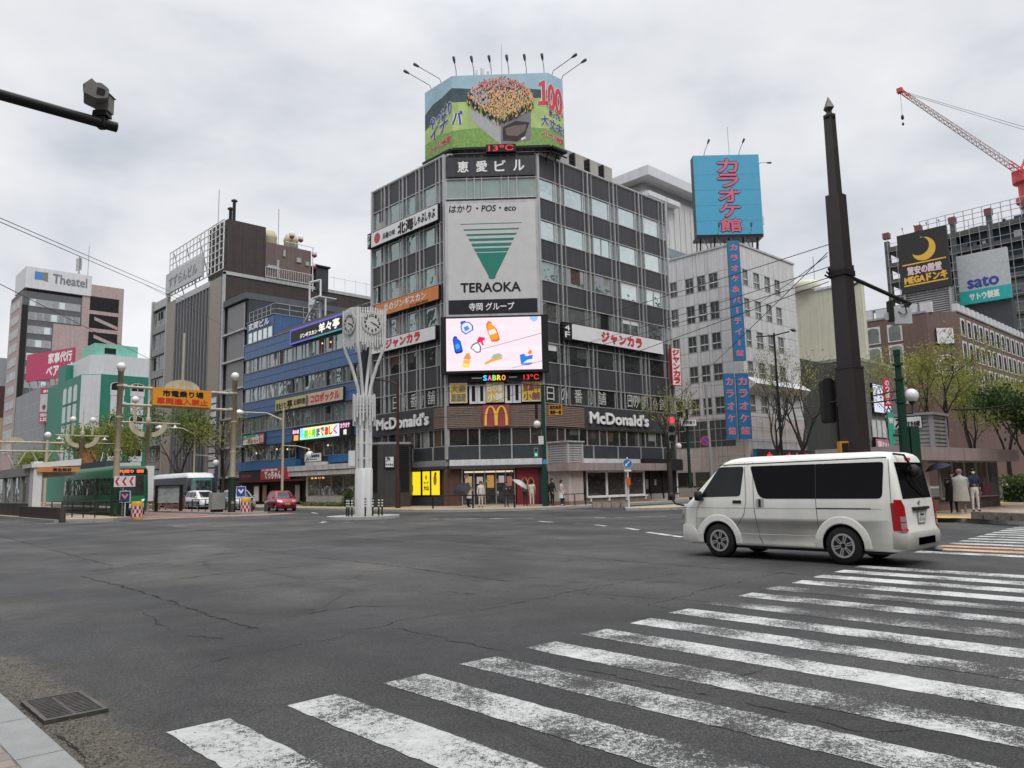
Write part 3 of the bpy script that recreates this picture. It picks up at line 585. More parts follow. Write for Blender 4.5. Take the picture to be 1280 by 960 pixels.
# LED screen
t = thing('led_screen', 'large lit video screen showing bottles and a brush on pale pink', 'video screen', Cc(3.5, 9.8, .1))
mb = MB(); mb.fbox(Cc, -.35, 7.55, 9.72, 13.95, .1, .75, BLACK); mb.build('cabinet', t)
mb = MB(); dd = .755
mb.fpoly(Cc, [(.06, 9.9), (7.06, 9.9), (7.06, 13.82), (.06, 13.82)], dd, SCRWHITE)
LP = lit('screen_pink', (.88, .70, .80), 1.0); dd += .004
for z0, z1 in ((12.9, 13.2), (11.2, 11.6), (10.1, 10.5)): mb.fpoly(Cc, [(.06, z0), (7.06, z0), (7.06, z1), (.06, z1)], dd, lit('screen_blush', (.92, .80, .87), 1))
for u in (.3, 1.0, 1.4, 2.1, 2.9, 3.6): mb.fpoly(Cc, [(u, 11.4), (u + .02, 11.4), (u + .02, 12.6), (u, 12.6)], dd + .002, LP)
for z in (12.0, 12.6, 13.45, 11.45): mb.fpoly(Cc, [(.1, z), (4.6, z), (4.6, z + .02), (.1, z + .02)], dd + .003, LP)
def sc(x, y): return (.06 + (x - 75) / (1005 - 75) * 7.0, 13.82 - (y - 85) / (600 - 85) * 3.9)
def shp(pts, c, k=0): mb.fpoly(Cc, [sc(*p) for p in pts][::-1], dd + .004 + k * .002, lit('screen_%02x%02x%02x' % tuple(int(x * 255) for x in c), c, 1.0))
def outl(pts, c, col, k):
    cx = sum(p[0] for p in pts) / len(pts); cy = sum(p[1] for p in pts) / len(pts); shp(pts, col, k); shp([(cx + (x - cx) * .8, cy + (y - cy) * .82) for x, y in pts], c, k + 1)
outl([(215, 165), (240, 120), (300, 120), (340, 160), (342, 205), (265, 248), (225, 215)], (.75, .82, .95), (.07, .14, .62), 0); shp([(212, 135), (222, 115), (262, 108), (272, 125), (228, 148)], (.06, .13, .6), 2); shp([(245, 175), (290, 160), (305, 195), (262, 215)], (.1, .25, .8), 3)
outl([(470, 145), (490, 118), (520, 130), (525, 155), (570, 200), (600, 300), (580, 322), (520, 325), (490, 250), (468, 175)], (1, .38, .03), (.95, .12, .03), 0); shp([(488, 218), (550, 195), (570, 235), (500, 260)], (.95, .8, .75), 3)
outl([(145, 270), (160, 258), (180, 265), (185, 285), (215, 310), (238, 410), (225, 425), (175, 435), (158, 420), (138, 300)], (.02, .12, .75), (.01, .03, .35), 0); shp([(160, 350), (190, 330), (210, 355), (200, 385), (172, 390)], (.05, .4, .95), 3)
shp([(310, 380), (330, 345), (385, 320), (415, 370), (410, 425), (370, 430)], (.12, .12, .16), 0); shp([(322, 380), (338, 355), (383, 335), (403, 372), (400, 415), (370, 418)], (.95, .9, .93), 1)
shp([(375, 310), (395, 272), (450, 280), (455, 300), (430, 315), (443, 355), (425, 358), (412, 325), (385, 330)], (.85, .02, .12), 2)
shp([(248, 470), (275, 430), (300, 432), (303, 445), (315, 480), (300, 495), (245, 485)], (.75, .3, .12), 0); shp([(235, 530), (245, 490), (310, 500), (300, 540)], (.9, .5, .12), 1); shp([(222, 560), (232, 535), (300, 545), (295, 570), (262, 575)], (.95, .8, .05), 1)
shp([(445, 530), (520, 490), (600, 480), (625, 470), (615, 495), (520, 520), (455, 548)], (.95, .38, .05), 0); shp([(512, 480), (535, 450), (590, 437), (625, 462), (600, 480), (520, 492)], (.35, .5, .35), 1)
shp([(790, 460), (830, 448), (850, 475), (915, 460), (912, 500), (860, 510), (800, 555)], (.03, .22, .75), 0); shp([(800, 555), (805, 540), (905, 535), (915, 545), (870, 565)], (.15, .3, .8), 1); shp([(868, 440), (890, 412), (908, 420), (905, 450), (880, 458)], (.9, .2, .1), 2)
shp([(893, 85), (975, 85), (970, 120), (935, 138), (900, 115)], (.35, .55, .9), 0)
mb.build('screen', t)
t = sign('shop_led_strip', 'narrow black strip with rainbow letters and a red temperature under the video screen', Cc, 1.6, 7.0, 9.14, 9.68, .1, .3, BLACK, 'led sign')
mb = MB()
for i, (ch, c) in enumerate(zip('SABRO', ((.1, .7, .95), (.9, .15, .5), (.4, .8, .1), (.95, .7, .05), (.95, .35, .1)))): mb.text(Cc, ch, 2.72 + i * .34, 2.98 + i * .34, 9.22, 9.58, .315, lit('rgb%d' % i, c, 1.1), .02)
mb.fpoly(Cc, [(1.85, 9.36), (2.6, 9.36), (2.6, 9.45), (1.85, 9.45)], .312, WHITEINK); mb.fpoly(Cc, [(4.6, 9.38), (5.2, 9.38), (5.2, 9.46), (4.6, 9.46)], .312, WHITEINK)
mb.text(Cc, '13℃', 5.68, 6.8, 9.22, 9.6, .315, LEDRED, .0); mb.build('lettering', t)
# izakaya panels in the windows
YEL = mat('panel_yellow', (.62, .43, .03), .5, var=.1)
for (u0, u1), lab, rows in (((.2, 1.5), 'leftmost yellow window panel with two rows of brown characters', ('大衆', '居酒屋')), ((2.9, 4.2), 'middle yellow window panel with white outlined characters', ('日の番', '小舗')), ((5.52, 6.96), 'rightmost yellow window panel with dull purple writing', ('営業中', '小舗'))):
    t = sign('window_panel', lab, Cc, u0, u1, 7.62, 9.1, .0, .06, YEL, 'window sign', 'yellow panels under the video screen', edge=WHITE)
    mb = MB(); mm = mat('panel_ink', (.18, .16, .15), .6) if u0 < 2 else (WHITEINK if u0 < 4 else mat('panel_purple', (.22, .06, .08), .6))
    mb.text(Cc, rows[0], u0 + .12, u1 - .12, 8.4, 8.95, .075, mm, .02); mb.text(Cc, rows[1], u0 + .12, u1 - .12, 7.75, 8.3, .075, mm, .02); mb.build('lettering', t)
def wintext(name, label, F, chars, d=.0):
    t = thing(name, label, 'window lettering', F(chars[0][1], 7.5, d)); mb = MB()
    for ch, u0, u1 in chars: mb.text(F, ch, u0, u1, 7.72, 8.75, d, mat('window_ink', (.5, .5, .48), .6), .0)
    mb.build('lettering', t)
wintext('window_lettering', 'tall white characters on the dark windows just right of the yellow panels', B, [('日', 40.5, 41.3), ('の', 42.05, 42.75), ('番', 43.55, 44.45), ('小', 45.25, 45.95), ('舗', 46.3, 47.3)])
wintext('window_lettering', 'tall white characters on the dark windows at the right end of the facade', B, [('日', 50.1, 50.7), ('の', 50.85, 51.5), ('番', 51.95, 52.8), ('小', 53.5, 54.2), ('舗', 54.5, 55.5)])
wintext('window_lettering', 'tall white characters on the dark windows of the left facade', A, [('日', -50.9, -50.2), ('の', -49.4, -48.9), ('番', -48.5, -47.7), ('小', -47.2, -46.7), ('舗', -46.3, -45.4)])
# restaurant lettering
for F, u0, u1, lab in ((A, -52.75, -45.85, 'white block lettering of the hamburger restaurant on the left facade, behind the brown lamp post'), (B, 44.95, 52.4, 'white block lettering of the hamburger restaurant on the right facade')):
    t = thing('restaurant_lettering', lab, 'sign', F(u0, 6.2, .16)); mb = MB()
    for d in (.2, .26, .32): mb.text(F, "McDonald's", u0, u1, 6.2, 7.08, d, WHITEINK if d > .3 else GREY, .055)
    mb.build('letters', t)
t = thing('arches_sign', 'square dull red sign with big yellow arches over the corner entrance', 'sign', Cc(3.6, 5.8, .14))
mb = MB(); mb.fbox(Cc, 2.62, 4.58, 5.8, 7.4, .14, .34, mat('sign_rose', (.30, .05, .065), .5)); mb.build('panel', t)
mb = MB(); arches(Cc, 2.82, 4.4, 5.88, 7.33, .40, .44, GOLD, mb); arches(Cc, 2.82, 4.4, 5.88, 7.33, .36, .44, GOLD, mb); mb.build('arches', t)
# tenant banners
t = sign('restaurant_banner', 'long pale banner with brush writing and a round red crest, highest on the left facade', A, -53.55, -44.33, 21.68, 23.02, .16, .4, WHITEPANEL)
mb = MB(); BR = mat('brush_ink', (.03, .025, .02), .6); mb.fdisc(A, -52.6, 22.35, .45, .41, mat('crest_red', (.42, .05, .05), .5)); mb.text(A, '兵衛の味', -51.8, -50.0, 22.0, 22.5, .41, BR, .015)
mb.text(A, '北海', -49.6, -47.5, 21.85, 22.8, .41, BR, .05); mb.text(A, 'しゃぶしゃぶ', -47.3, -44.7, 22.0, 22.75, .41, BR, .03); mb.build('lettering', t)
t = sign('floor_plate', 'small black plate with the white floor number at the left end of the pale banner', A, -54.1, -53.6, 21.75, 23.05, .1, .4, BLACK)
let(t, [('v', A, '7F', -54.03, -53.68, 21.85, 22.95, .41, WHITEINK, .01)])
t = sign('restaurant_banner', 'long orange banner with pale characters on the left facade, above the clock tower', A, -53.0, -44.3, 15.5, 16.65, .16, .4, mat('banner_orange', (.58, .19, .045), .5))
let(t, [('t', A, '炎のジンギスカン', -51.6, -45.9, 15.85, 16.45, .41, WHITEINK, .02), ('t', A, '011-200-8929', -48.0, -45.6, 15.6, 15.76, .41, BLACKINK, .01)])
t = sign('karaoke_banner', 'white banner with fat red characters on the left facade, beside the clock tower', A, -53.4, -44.73, 12.5, 13.6, .16, .4, WHITEPANEL)
let(t, [('t', A, 'ジャンカラ', -51.3, -46.7, 12.72, 13.42, .41, RED, .06)])
t = sign('karaoke_banner', 'white banner with fat red characters on the right facade, next to the video screen', B, 42.95, 54.85, 12.5, 13.78, .16, .45, WHITEPANEL)
let(t, [('t', B, 'ジャンカラ', 46.5, 51.75, 12.72, 13.55, .46, RED, .07)])
t = sign('floor_plate', 'small black floor number plate at the left end of the red lettered banner', B, 42.0, 42.93, 12.42, 13.78, .16, .45, BLACK)
let(t, [('v', B, '4F', 42.2, 42.75, 12.55, 13.65, .46, WHITEINK, .012)])
P = Fr((56.2, 38.3, 0), (1, -.25, 0))
t = sign('projecting_sign', 'upright white box sign with red characters projecting at the right end of the facade', P, -.4, .62, 9.9, 13.25, -.3, .0, WHITEPANEL, edge=RED)
let(t, [('v', P, 'ジャンカラ', -.25, .47, 10.05, 13.15, .01, RED, .05)])
# yellow lit posters beside the entrance
YL = lit('poster_yellow', (.95, .72, .02), 1.0)
for u0, u1, lab in ((-48.2, -46.65, 'half hidden yellow lit poster next to the louvred kiosk'), (-46.5, -46.08 + .05, 'yellow lit poster with black writing'), (-46.0, -44.66, 'yellow lit poster with a faint orange figure, beside the brown wall')):
    pass
for u0, u1, lab, k in ((-48.3, -47.0, 'yellow lit poster half hidden behind the louvred kiosk', 0), (-46.85, -45.85, 'yellow lit poster with black writing, middle of the three', 1), (-45.75, -44.66, 'yellow lit poster with a faint orange figure, next to the brown wall', 2)):
    t = sign('lit_poster', lab, A, u0, u1, .9, 2.75, .02, .14, YL, 'poster', 'yellow lit posters')
    mb = MB()
    if k == 1: mb.text(A, 'キング', u0 + .2, u1 - .2, 1.75, 1.95, .15, BLACKINK, .012); mb.text(A, '大山', u0 + .2, u1 - .2, 1.3, 1.65, .15, BLACKINK, .02); mb.fdisc(A, (u0 + u1) / 2, 2.25, .09, .15, mat('poster_amber', (.5, .3, .02)), rz=.16)
    elif k == 2: mb.fdisc(A, (u0 + u1) / 2 - .05, 2.05, .2, .15, mat('poster_peach', (.75, .35, .1)), rz=.42); mb.fdisc(A, (u0 + u1) / 2, 2.5, .12, .152, mat('poster_dark', (.05, .03, .03)))
    else: mb.fpoly(A, [(u0 + .2, 1.2), (u0 + .3, 1.2), (u0 + .3, 1.7), (u0 + .2, 1.7)], .15, BLACKINK)
    mb.build('artwork', t)
# ---------------------------------------------------------------- rooftop billboard
t = thing('rooftop_billboard', 'three sided rooftop billboard with a crowd standing on a shed in a green field', 'billboard', (38, 42, 26.5))
PA = Cc(.6, 0, 0); PB = Cc(8.1, 0, 0)
BA = Fr((PA.x, 46.98, 0), (0, -1, 0)); BC = Fr((PA.x, PA.y, 0), (1, -1, 0)); BB = Fr((PB.x, PB.y, 0), (1, 0, 0)); wa = 46.98 - PA.y; wc = 7.5; wb = 42.45 - PB.x
SKYP = mat('print_sky', (.30, .46, .54), .5, var=.12, scale=.6); HILL = mat('print_hill', (.055, .085, .095), .5, var=.3, scale=1.5); FIELD = mat('print_field', (.36, .48, .15), .5, var=.2, scale=1.2); FIELD2 = mat('print_grass', (.17, .31, .06), .5, var=.35, scale=5)
mb = MB()
for F, w in ((BA, wa), (BC, wc), (BB, wb)): mb.fbox(F, 0, w, 27.3, 33.3, -.3, -.05, STEEL)
mb.build('backing', t); mb = MB(); d = 0.
for F, w, h0, h1, f0, f1 in ((BA, wa, 31.35, 32.3, 30.0, 31.0), (BC, wc, 32.3, 31.85, 31.1, 31.25), (BB, wb, 31.85, 31.5, 31.2, 30.9)):
    mb.fpoly(F, [(0, 27.3), (w, 27.3), (w, 33.3), (0, 33.3)], 0, SKYP); mb.fpoly(F, [(0, 27.3), (w, 27.3), (w, h1), (w * .6, (h0 + h1) / 2 + .15), (w * .3, (h0 + h1) / 2 + .05), (0, h0)], .004, HILL)
    mb.fpoly(F, [(0, 27.3), (w, 27.3), (w, f1), (0, f0)], .008, FIELD); mb.fpoly(F, [(0, 27.3), (w, 27.3), (w, 28.7), (w * .5, 29.1), (0, 28.8)], .012, FIELD2)
mb.build('printed_landscape', t)
def bp(x, y): return ((x - 207) / (945 - 207) * wc, 33.3 - (y - 190) / (740 - 190) * 6.0)
mb = MB()
mb.fpoly(BC, [bp(*p) for p in ((575, 720), (575, 560), (345, 440), (352, 530))][::-1], .016, mat('print_shed_side', (.36, .36, .37), .5, scale=3)); mb.fpoly(BC, [bp(*p) for p in ((575, 720), (800, 690), (808, 470), (575, 560))], .018, mat('print_shed_front', (.16, .16, .17), .5))
mb.fpoly(BC, [bp(*p) for p in ((590, 690), (700, 700), (760, 655), (795, 560), (690, 545), (590, 590))], .022, mat('print_car', (.05, .035, .035), .4)); mb.fpoly(BC, [bp(*p) for p in ((620, 650), (700, 660), (760, 620), (770, 575), (680, 580), (610, 600))], .025, mat('print_car_glass', (.14, .10, .09), .4)); mb.fpoly(BC, [bp(*p) for p in ((730, 692), (762, 680), (762, 665), (730, 676))], .028, WHITEINK)
mb.build('printed_shed', t)
mb = MB(); rc = random.Random(4); CROWD = [mat('crowd_%d' % i, c, .6, var=.1) for i, c in enumerate(((.70, .33, .12), (.72, .46, .14), (.66, .26, .19), (.50, .09, .09), (.58, .38, .32), (.25, .42, .62), (.03, .03, .04)))]
def incrowd(x, y):
    return ((x - 575) / 245) ** 2 + ((y - 375) / 150) ** 2 < 1 and y < 560
n = 0
for _ in range(1500):
    x = rc.uniform(315, 830); y = rc.uniform(225, 570)
    lim = 405 + (x - 320) * .68 if x < 570 else 575 - (x - 570) * .45
    if ((x - 572) / 262) ** 2 + ((y - 420) / 196) ** 2 > 1 or y > lim: continue
    low = y > lim - 48
    m = CROWD[6] if low and rc.random() < .8 else (CROWD[5] if abs(x - 420) < 60 and abs(y - 360) < 50 and rc.random() < .6 else (CROWD[rc.choice([2, 3, 4])] if y < 310 else CROWD[rc.choice([0, 1, 0, 1, 4])]))
    a = rc.uniform(0, 3.14); l = rc.uniform(8, 20); w = rc.uniform(4, 8); c, s_ = math.cos(a), math.sin(a)
    a = 1.57 + rc.gauss(0, .3); l = rc.uniform(7, 12); w = rc.uniform(2.5, 4.5); c, s_ = math.cos(a), math.sin(a)
    if not low: mb.fpoly(BC, [bp(x + 4 * i - c * l * 1.3, y + 4 * j - s_ * l * 1.3) for i, j in ((-1, 1), (1, 1), (1, -1), (-1, -1))], .0301 + n * .0001, CROWD[4] if rc.random() < .7 else CROWD[6])
    mb.fpoly(BC, [bp(x + c * i * l - s_ * j * w, y + s_ * i * l + c * j * w) for i, j in ((-1, 1), (1, 1), (1, -1), (-1, -1))], .03 + n * .0001, m); n += 1
mb.build('printed_crowd', t)
NAVY = mat('print_navy', (.03, .05, .22), .5); mb = MB()
mb.text(BA, 'やっぱり', .5, wa + .4, 30.15, 31.0, .05, WHITEINK, .09, 0, .14) if False else None
for m_, b_, d_ in ((WHITEINK, .10, .02), (NAVY, .04, .035)):
    mb.text(BA, 'やっぱり', .75, wa - .05, 29.75, 30.75, d_, m_, b_, 0, .22); mb.text(BA, 'イナ', .75, wa - .55, 28.75, 29.75, d_, m_, b_, .1, .2); mb.text(BC, 'バ', .05, .75, 29.3, 30.4, d_, m_, b_, .1)
    mb.text(BB, '00', -.1, 1.42, 30.3, 32.4, d_ + .03, m_ if m_ is WHITEINK else RED, b_ + .03, 0, -.1); mb.text(BC, '１', 6.75, 7.48, 30.7, 32.6, d_, m_ if m_ is WHITEINK else RED, b_ + .03)
    mb.text(BB, '人', 1.35, 1.6, 30.1, 30.5, d_, m_ if m_ is WHITEINK else RED, b_ * .4); mb.text(BB, '乗っても', -.0, 1.25, 29.8, 30.25, d_, m_, b_ * .4, 0, -.1); mb.text(BC, '大', 6.9, 7.45, 29.0, 29.8, d_, m_, b_ * .6); mb.text(BB, '丈夫!', .05, 1.6, 28.75, 29.6, d_, m_, b_ * .6, 0, -.18)
    mb.text(BA, 'イナバ物置', .6, wa - .2, 27.75, 28.25, d_, m_ if m_ is WHITEINK else RED, b_ * .5, 0, .1); mb.text(BB, 'ナバ物置', .0, 1.5, 27.95, 28.4, d_, m_ if m_ is WHITEINK else RED, b_ * .5, 0, -.12); mb.text(BC, 'イ', 6.95, 7.45, 28.1, 28.6, d_, m_ if m_ is WHITEINK else RED, b_ * .5)
mb.build('lettering', t)
mb = MB()
for i in range(11):
    a = .3 + i * .95
    for F, w in ((BA, wa), (BC, wc), (BB, wb)):
        if a < w: mb.tube([F(a, 26.4, -.8), F(a, 27.6, -.2)], .05, BLACK, 6); mb.tube([F(a, 26.7, -.1), F(min(a + .9, w), 27.4, -.1)], .035, BLACK, 5)
for F, w in ((BA, wa), (BC, wc), (BB, wb)):
    mb.fbox(F, 0, w, 27.1, 27.28, -.8, .3, BLACK); mb.tube([F(0, 26.75, .2), F(w, 26.75, .2)], .06, BLACK, 6)
    for k in range(int(w / 1.8) + 1): mb.tube([F(.2 + k * 1.8, 26.5, -1.6), F(.2 + k * 1.8, 33, -.5)], .07, BLACK, 6)
mb.build('support_frame', t)
def flood(P, Q, R): 
    mb = MB(); mb.tube([P, Q, R], .035, STEEL, 5); v = (Vector(R) - Vector(Q)).normalized(); R = Vector(R)
    mb.tube([R - v * .12, R + v * .1, R + v * .34, R + v * .4], [.06, .11, .12, .06], mat('lamp_grey', (.10, .11, .11), .5), 8); return mb
for i in range(2): u = .8 + i * 1.3; flood(BA(u, 33.2, -.1), BA(u, 33.6, .1), BA(u - .2, 34.0, 2.1)).build('floodlight', t)
for i in range(6): u = .35 + i * 1.37; flood(BC(u, 33.2, -.1), BC(u, 33.7, .0), BC(u - .1, 34.3, .3)).build('floodlight', t)
for i in range(2): u = .5 + i * 1.1; flood(BB(u, 33.2, -.1), BB(u, 33.6, .1), BB(u + .2, 34.0, 2.0)).build('floodlight', t)
t2 = sign('temperature_display', 'black display with red temperature digits under the rooftop billboard', BC, 2.6, 4.9, 26.75, 27.35, .3, .5, BLACK, 'led sign')
let(t2, [('t', BC, '13℃', 2.8, 4.7, 26.83, 27.28, .51, LEDRED, .0)])
t3 = thing('antenna_mast', 'cluster of white panel antennas on a mast above the billboard', 'antenna', BC(2.2, 27, -2.0))
mb = MB(); c0 = BC(2.2, 0, -2); mb.tube([c0 + Vector((0, 0, 27)), c0 + Vector((0, 0, 35.0))], .06, STEEL, 6); mb.build('mast', t3)
for k in range(6):
    a = k * 1.05; mb = MB(); p = c0 + Vector((.55 * math.cos(a), .55 * math.sin(a), 33.4)); mb.lathe([(.13, 0), (.13, 1.2)], p, WHITE, 6, smooth=False); mb.tube([c0 + Vector((0, 0, 33.8)), p + Vector((0, 0, .5))], .03, STEEL, 5); mb.lathe([(.1, -.4), (.1, -.1)], p, BLACK, 6); mb.build('panel_antenna', t3)
t3 = thing('whip_aerial', 'thin whip aerial rising above the middle of the billboard', 'antenna', BC(3.9, 33, -.4)); mb = MB(); mb.tube([BC(3.9, 26.6, -.4), BC(3.9, 36.0, -.4)], .022, STEEL, 5); mb.build('rod', t3)
# ---------------------------------------------------------------- buildings along the tram street
BLUE = mat('blue_panel', (.06, .125, .265), .45, var=.10, streak=.15); BLUE2 = mat('deep_blue_panel', (.02, .10, .25), .45, streak=.1); SILLG = mat('grey_trim', (.20, .22, .24), .5)
t = thing('shop_building', 'five storey blue building with grey window rows, beside the clock tower', 'building', (42, 67, .15))
mb = MB(); mb.box((35.3, 56.0, .15), (52, 78.5, 16.9), mat('blue_building_wall', (.05, .06, .075), .6)); mb.build('wall', t)
for z0, z1 in ((15.35, 16.95), (12.25, 13.8), (9.1, 10.68), (6.05, 7.42)):
    mb = MB(); mb.fbox(A, -78.55, -56.0, z0, (z0 + z1) / 2 - .02, -.2, .1, BLUE); mb.fbox(A, -78.55, -56.0, (z0 + z1) / 2 + .02, z1, -.2, .1, BLUE); mb.fbox(A, -78.55, -56, z1, z1 + .08, -.2, .16, SILLG); mb.build('blue_band', t)
mb = MB(); mb.fbox(A, -79.0, -66.0, 3.55, 4.42, -.2, .5, BLUE2); mb.build('lower_band', t); mb = MB(); mb.fbox(A, -58.2, -53.0, 3.75, 4.4, -.2, 1.6, BLUE2); mb.build('lower_band', t)
for z0, z1 in ((13.88, 15.3), (10.76, 12.2), (7.5, 9.05)):
    for k in range(12):
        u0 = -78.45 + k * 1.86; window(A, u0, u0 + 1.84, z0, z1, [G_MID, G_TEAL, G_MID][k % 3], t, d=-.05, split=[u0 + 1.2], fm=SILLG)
for k, (u0, u1) in enumerate(((-78.2, -75.6), (-75.4, -72.8), (-72.6, -69.8), (-69.6, -67), (-65.2, -61.8), (-61.6, -58.6), (-58.4, -56.2))):
    window(A, u0, u1, 4.5, 5.98, G_SHOP, t, d=-.05, split=[(u0 + u1) / 2], fm=SILLG)
mb = MB(); WL_ = lit('warm_pendant', (1, .75, .4), 1.1); [mb.ball(A(u, z, .12), .09, WL_, 6, 4) for u, z in ((-75.1, 5.3), (-70.6, 5.5), (-68.4, 5.4), (-64.2, 5.2), (-60.8, 5.4), (-62.0, 14.8), (-60.5, 14.7))]; mb.build('pendant_lamps', t); mb = MB(); mb.box((35.2, 72.2, 16.95), (40.5, 78.5, 19.4), BLUE); mb.fpoly(A, [(-78.5, 18.4), (-72.2, 18.4), (-72.2, 19.4), (-78.5, 19.4)], -.1, BLUE); mb.box((35.06, 72.15, 19.4), (40.6, 78.55, 19.5), SILLG); mb.build('penthouse', t)
for k in range(5): window(A, -78.2 + k * 1.16, -77.08 + k * 1.16, 16.75, 18.3, G_SKY, t, d=-.08, fm=SILLG)
mb = MB(); mb.fbox(A, -72.1, -56, 16.95, 17.4, -1.5, -.1, mat('roof_gravel', (.13, .12, .11), .9, var=.3, scale=8)); mb.build('roof', t)
mb = MB()
for k in range(7): mb.tube([(35.3, 78.3 - k * 1.0, 19.5), (35.3, 78.3 - k * 1.0, 20.6)], .03, ALU, 5)
for k in range(9): mb.tube([(35.3 + k * 1.6, 72.3, 17.6 if k > 3 else 19.5), (35.3 + k * 1.6, 72.3, 20.6 if k < 4 else 18.9)], .03, ALU, 5)
for z in (20.05, 20.6): mb.tube([(35.3, 78.3, z), (35.3, 72.3, z), (40.2, 72.3, z)], .025, ALU, 5)
for k in range(12): mb.tube([(39.5, 71.5 - k * 1.4, 17), (39.5, 71.5 - k * 1.4, 19.2)], .03, ALU, 5)
for z in (18.1, 19.2): mb.tube([(39.5, 71.5, z), (39.5, 56, z)], .03, ALU, 5)
mb.build('roof_railing', t)
t2 = thing('roof_stair', 'white steel stair and gantry frame on the roof of the blue building', 'stair', (39, 70, 17.4)); mb = MB()
mb.tube([(38.5, 72.8, 18.4), (38.5, 69.6, 20.9)], .12, WHITE, 6); mb.tube([(39.2, 72.8, 18.4), (39.2, 69.6, 20.9)], .1, WHITE, 6)
for y in (68.3, 69.5): mb.tube([(38.8, y, 17.2), (38.8, y, 21.0)], .09, WHITE, 6)
mb.box((38, 68.2, 20.9), (40, 69.7, 21.0), WHITE)
for y in (69.7, 72.0): mb.tube([(39, y, 17.4), (39, y, 23.1)], .1, WHITE, 6)
mb.tube([(39, 69.7, 23.1), (39, 72, 23.3)], .11, WHITE, 6); mb.box((38.9, 69.7, 20.8), (39.1, 72, 21.5), WHITE); mb.build('frame', t2)
mb = MB()
for k in range(10): mb.box((38.5, 72.6 - k * .32, 18.55 + k * .25), (39.2, 72.35 - k * .32, 18.6 + k * .25), STEEL)
mb.build('treads', t2)
t2 = thing('building_lettering', 'white characters on the blue penthouse wall', 'sign', A(-75, 18.5, 0)); mb = MB(); mb.text(A, '玄関ビル', -77.9, -73.1, 18.5, 19.25, .02, WHITEINK, .04); mb.build('letters', t2)
t2 = sign('restaurant_banner', 'dark banner with glowing white brush characters and a violet border, high on the blue building', A, -67.85, -57.2, 15.45, 16.95, .1, .35, lit('neon_violet', (.16, .14, .62), .9), edge=BLACK, fr=.0)
mb = MB(); mb.fbox(A, -67.6, -57.3, 15.62, 16.75, .35, .38, mat('banner_dark', (.03, .03, .032), .5)); mb.fbox(A, -63.5, -57.2, 15.45, 15.53, .35, .39, lit('neon_green', (.05, .45, .15), .9)); GLOW = lit('lit_lettering', (.95, .93, .8), 1.0)
mb.text(A, 'ジンギスカン', -65.7, -62.5, 15.8, 16.2, .395, GLOW, .02); mb.text(A, '羊々亭', -62.2, -58.6, 15.75, 16.6, .395, GLOW, .045); mb.build('lettering', t2)
t2 = sign('restaurant_banner', 'yellow and cream banner with dark brush writing and red characters on the blue building', A, -70.75, -57.95, 9.18, 10.38, .1, .32, mat('banner_straw', (.44, .38, .15), .5), edge=BLACK)
mb = MB(); mb.fbox(A, -64.4, -58.0, 9.23, 10.33, .32, .335, mat('banner_cream', (.52, .42, .30), .5)); mb.text(A, 'きたくに', -70.4, -68.4, 9.35, 9.95, .345, BLACKINK, .03); mb.text(A, '亭', -68.2, -67.2, 9.3, 10.1, .345, BLACKINK, .03)
mb.text(A, '北海料理', -66.9, -64.7, 9.5, 10.05, .345, BLACKINK, .01); mb.text(A, 'コロポックル', -63.6, -58.6, 9.42, 10.15, .345, RED, .045); mb.fdisc(A, -64.3, 9.75, .3, .35, mat('crest_grey', (.12, .12, .13)), rz=.5); mb.build('lettering', t2)
t2 = sign('led_banner', 'brightly lit multicoloured banner sign on the blue building', A, -66.95, -56.5, 5.95, 7.3, .1, .4, BLACK, 'led sign')
mb = MB(); mb.fpoly(A, [(-65.4, 6.1), (-58.4, 6.1), (-58.4, 7.18), (-65.4, 7.18)], .41, lit('led_lemon', (.95, .9, .45), 1.1)); mb.fpoly(A, [(-65.4, 6.1), (-64.5, 6.1), (-64.8, 7.18), (-65.4, 7.18)], .415, lit('led_sky', (.2, .75, .95), 1.1)); mb.fpoly(A, [(-65.4, 6.1), (-58.4, 6.1), (-58.4, 6.25), (-65.4, 6.35)], .417, lit('led_mint', (.4, .9, .7), 1.1))
mb.fpoly(A, [(-59.6, 6.1), (-58.4, 6.1), (-58.4, 7.18), (-59.2, 7.18)], .418, lit('led_ice', (.7, .75, .95), 1.1))
for i, (s_, c) in enumerate((('朝', (.1, .75, .1)), ('6', (.75, .75, .02)), ('時', (.1, .7, .1)), ('ま', (.1, .1, .35)), ('で', (.1, .1, .35)), ('激', (.85, .02, .02)), ('し', (.85, .02, .02)), ('く', (.7, .05, .4)))): mb.text(A, s_, -64.55 + i * .74, -63.95 + i * .74, 6.25 + i * .012, 6.95 + i * .012, .425, lit('led_ch%d' % i, c, 1), .05)
mb.text(A, 'カラオケ', -58.2, -56.7, 6.75, 7.15, .42, lit('led_pink', (1, .5, .75), 1.1), .03); mb.text(A, '館', -57.7, -57.2, 6.15, 6.6, .42, GLOW, .02); mb.text(A, '飲み放', -66.8, -65.6, 6.75, 7.1, .42, lit('led_pink', (1, .5, .75), 1.1), .04); mb.fpoly(A, [(-66.6, 6.1), (-65.7, 6.1), (-65.7, 6.6), (-66.6, 6.6)], .42, lit('led_orange', (1, .4, .08), 1.1)); mb.build('lettering', t2)
t2 = sign('shop_sign', 'green and white sign with a red end panel at the left of the blue building', A, -78.0, -72.95, 6.2, 7.28, .1, .32, mat('sign_green', (.03, .33, .22), .5), edge=GREENMETAL)
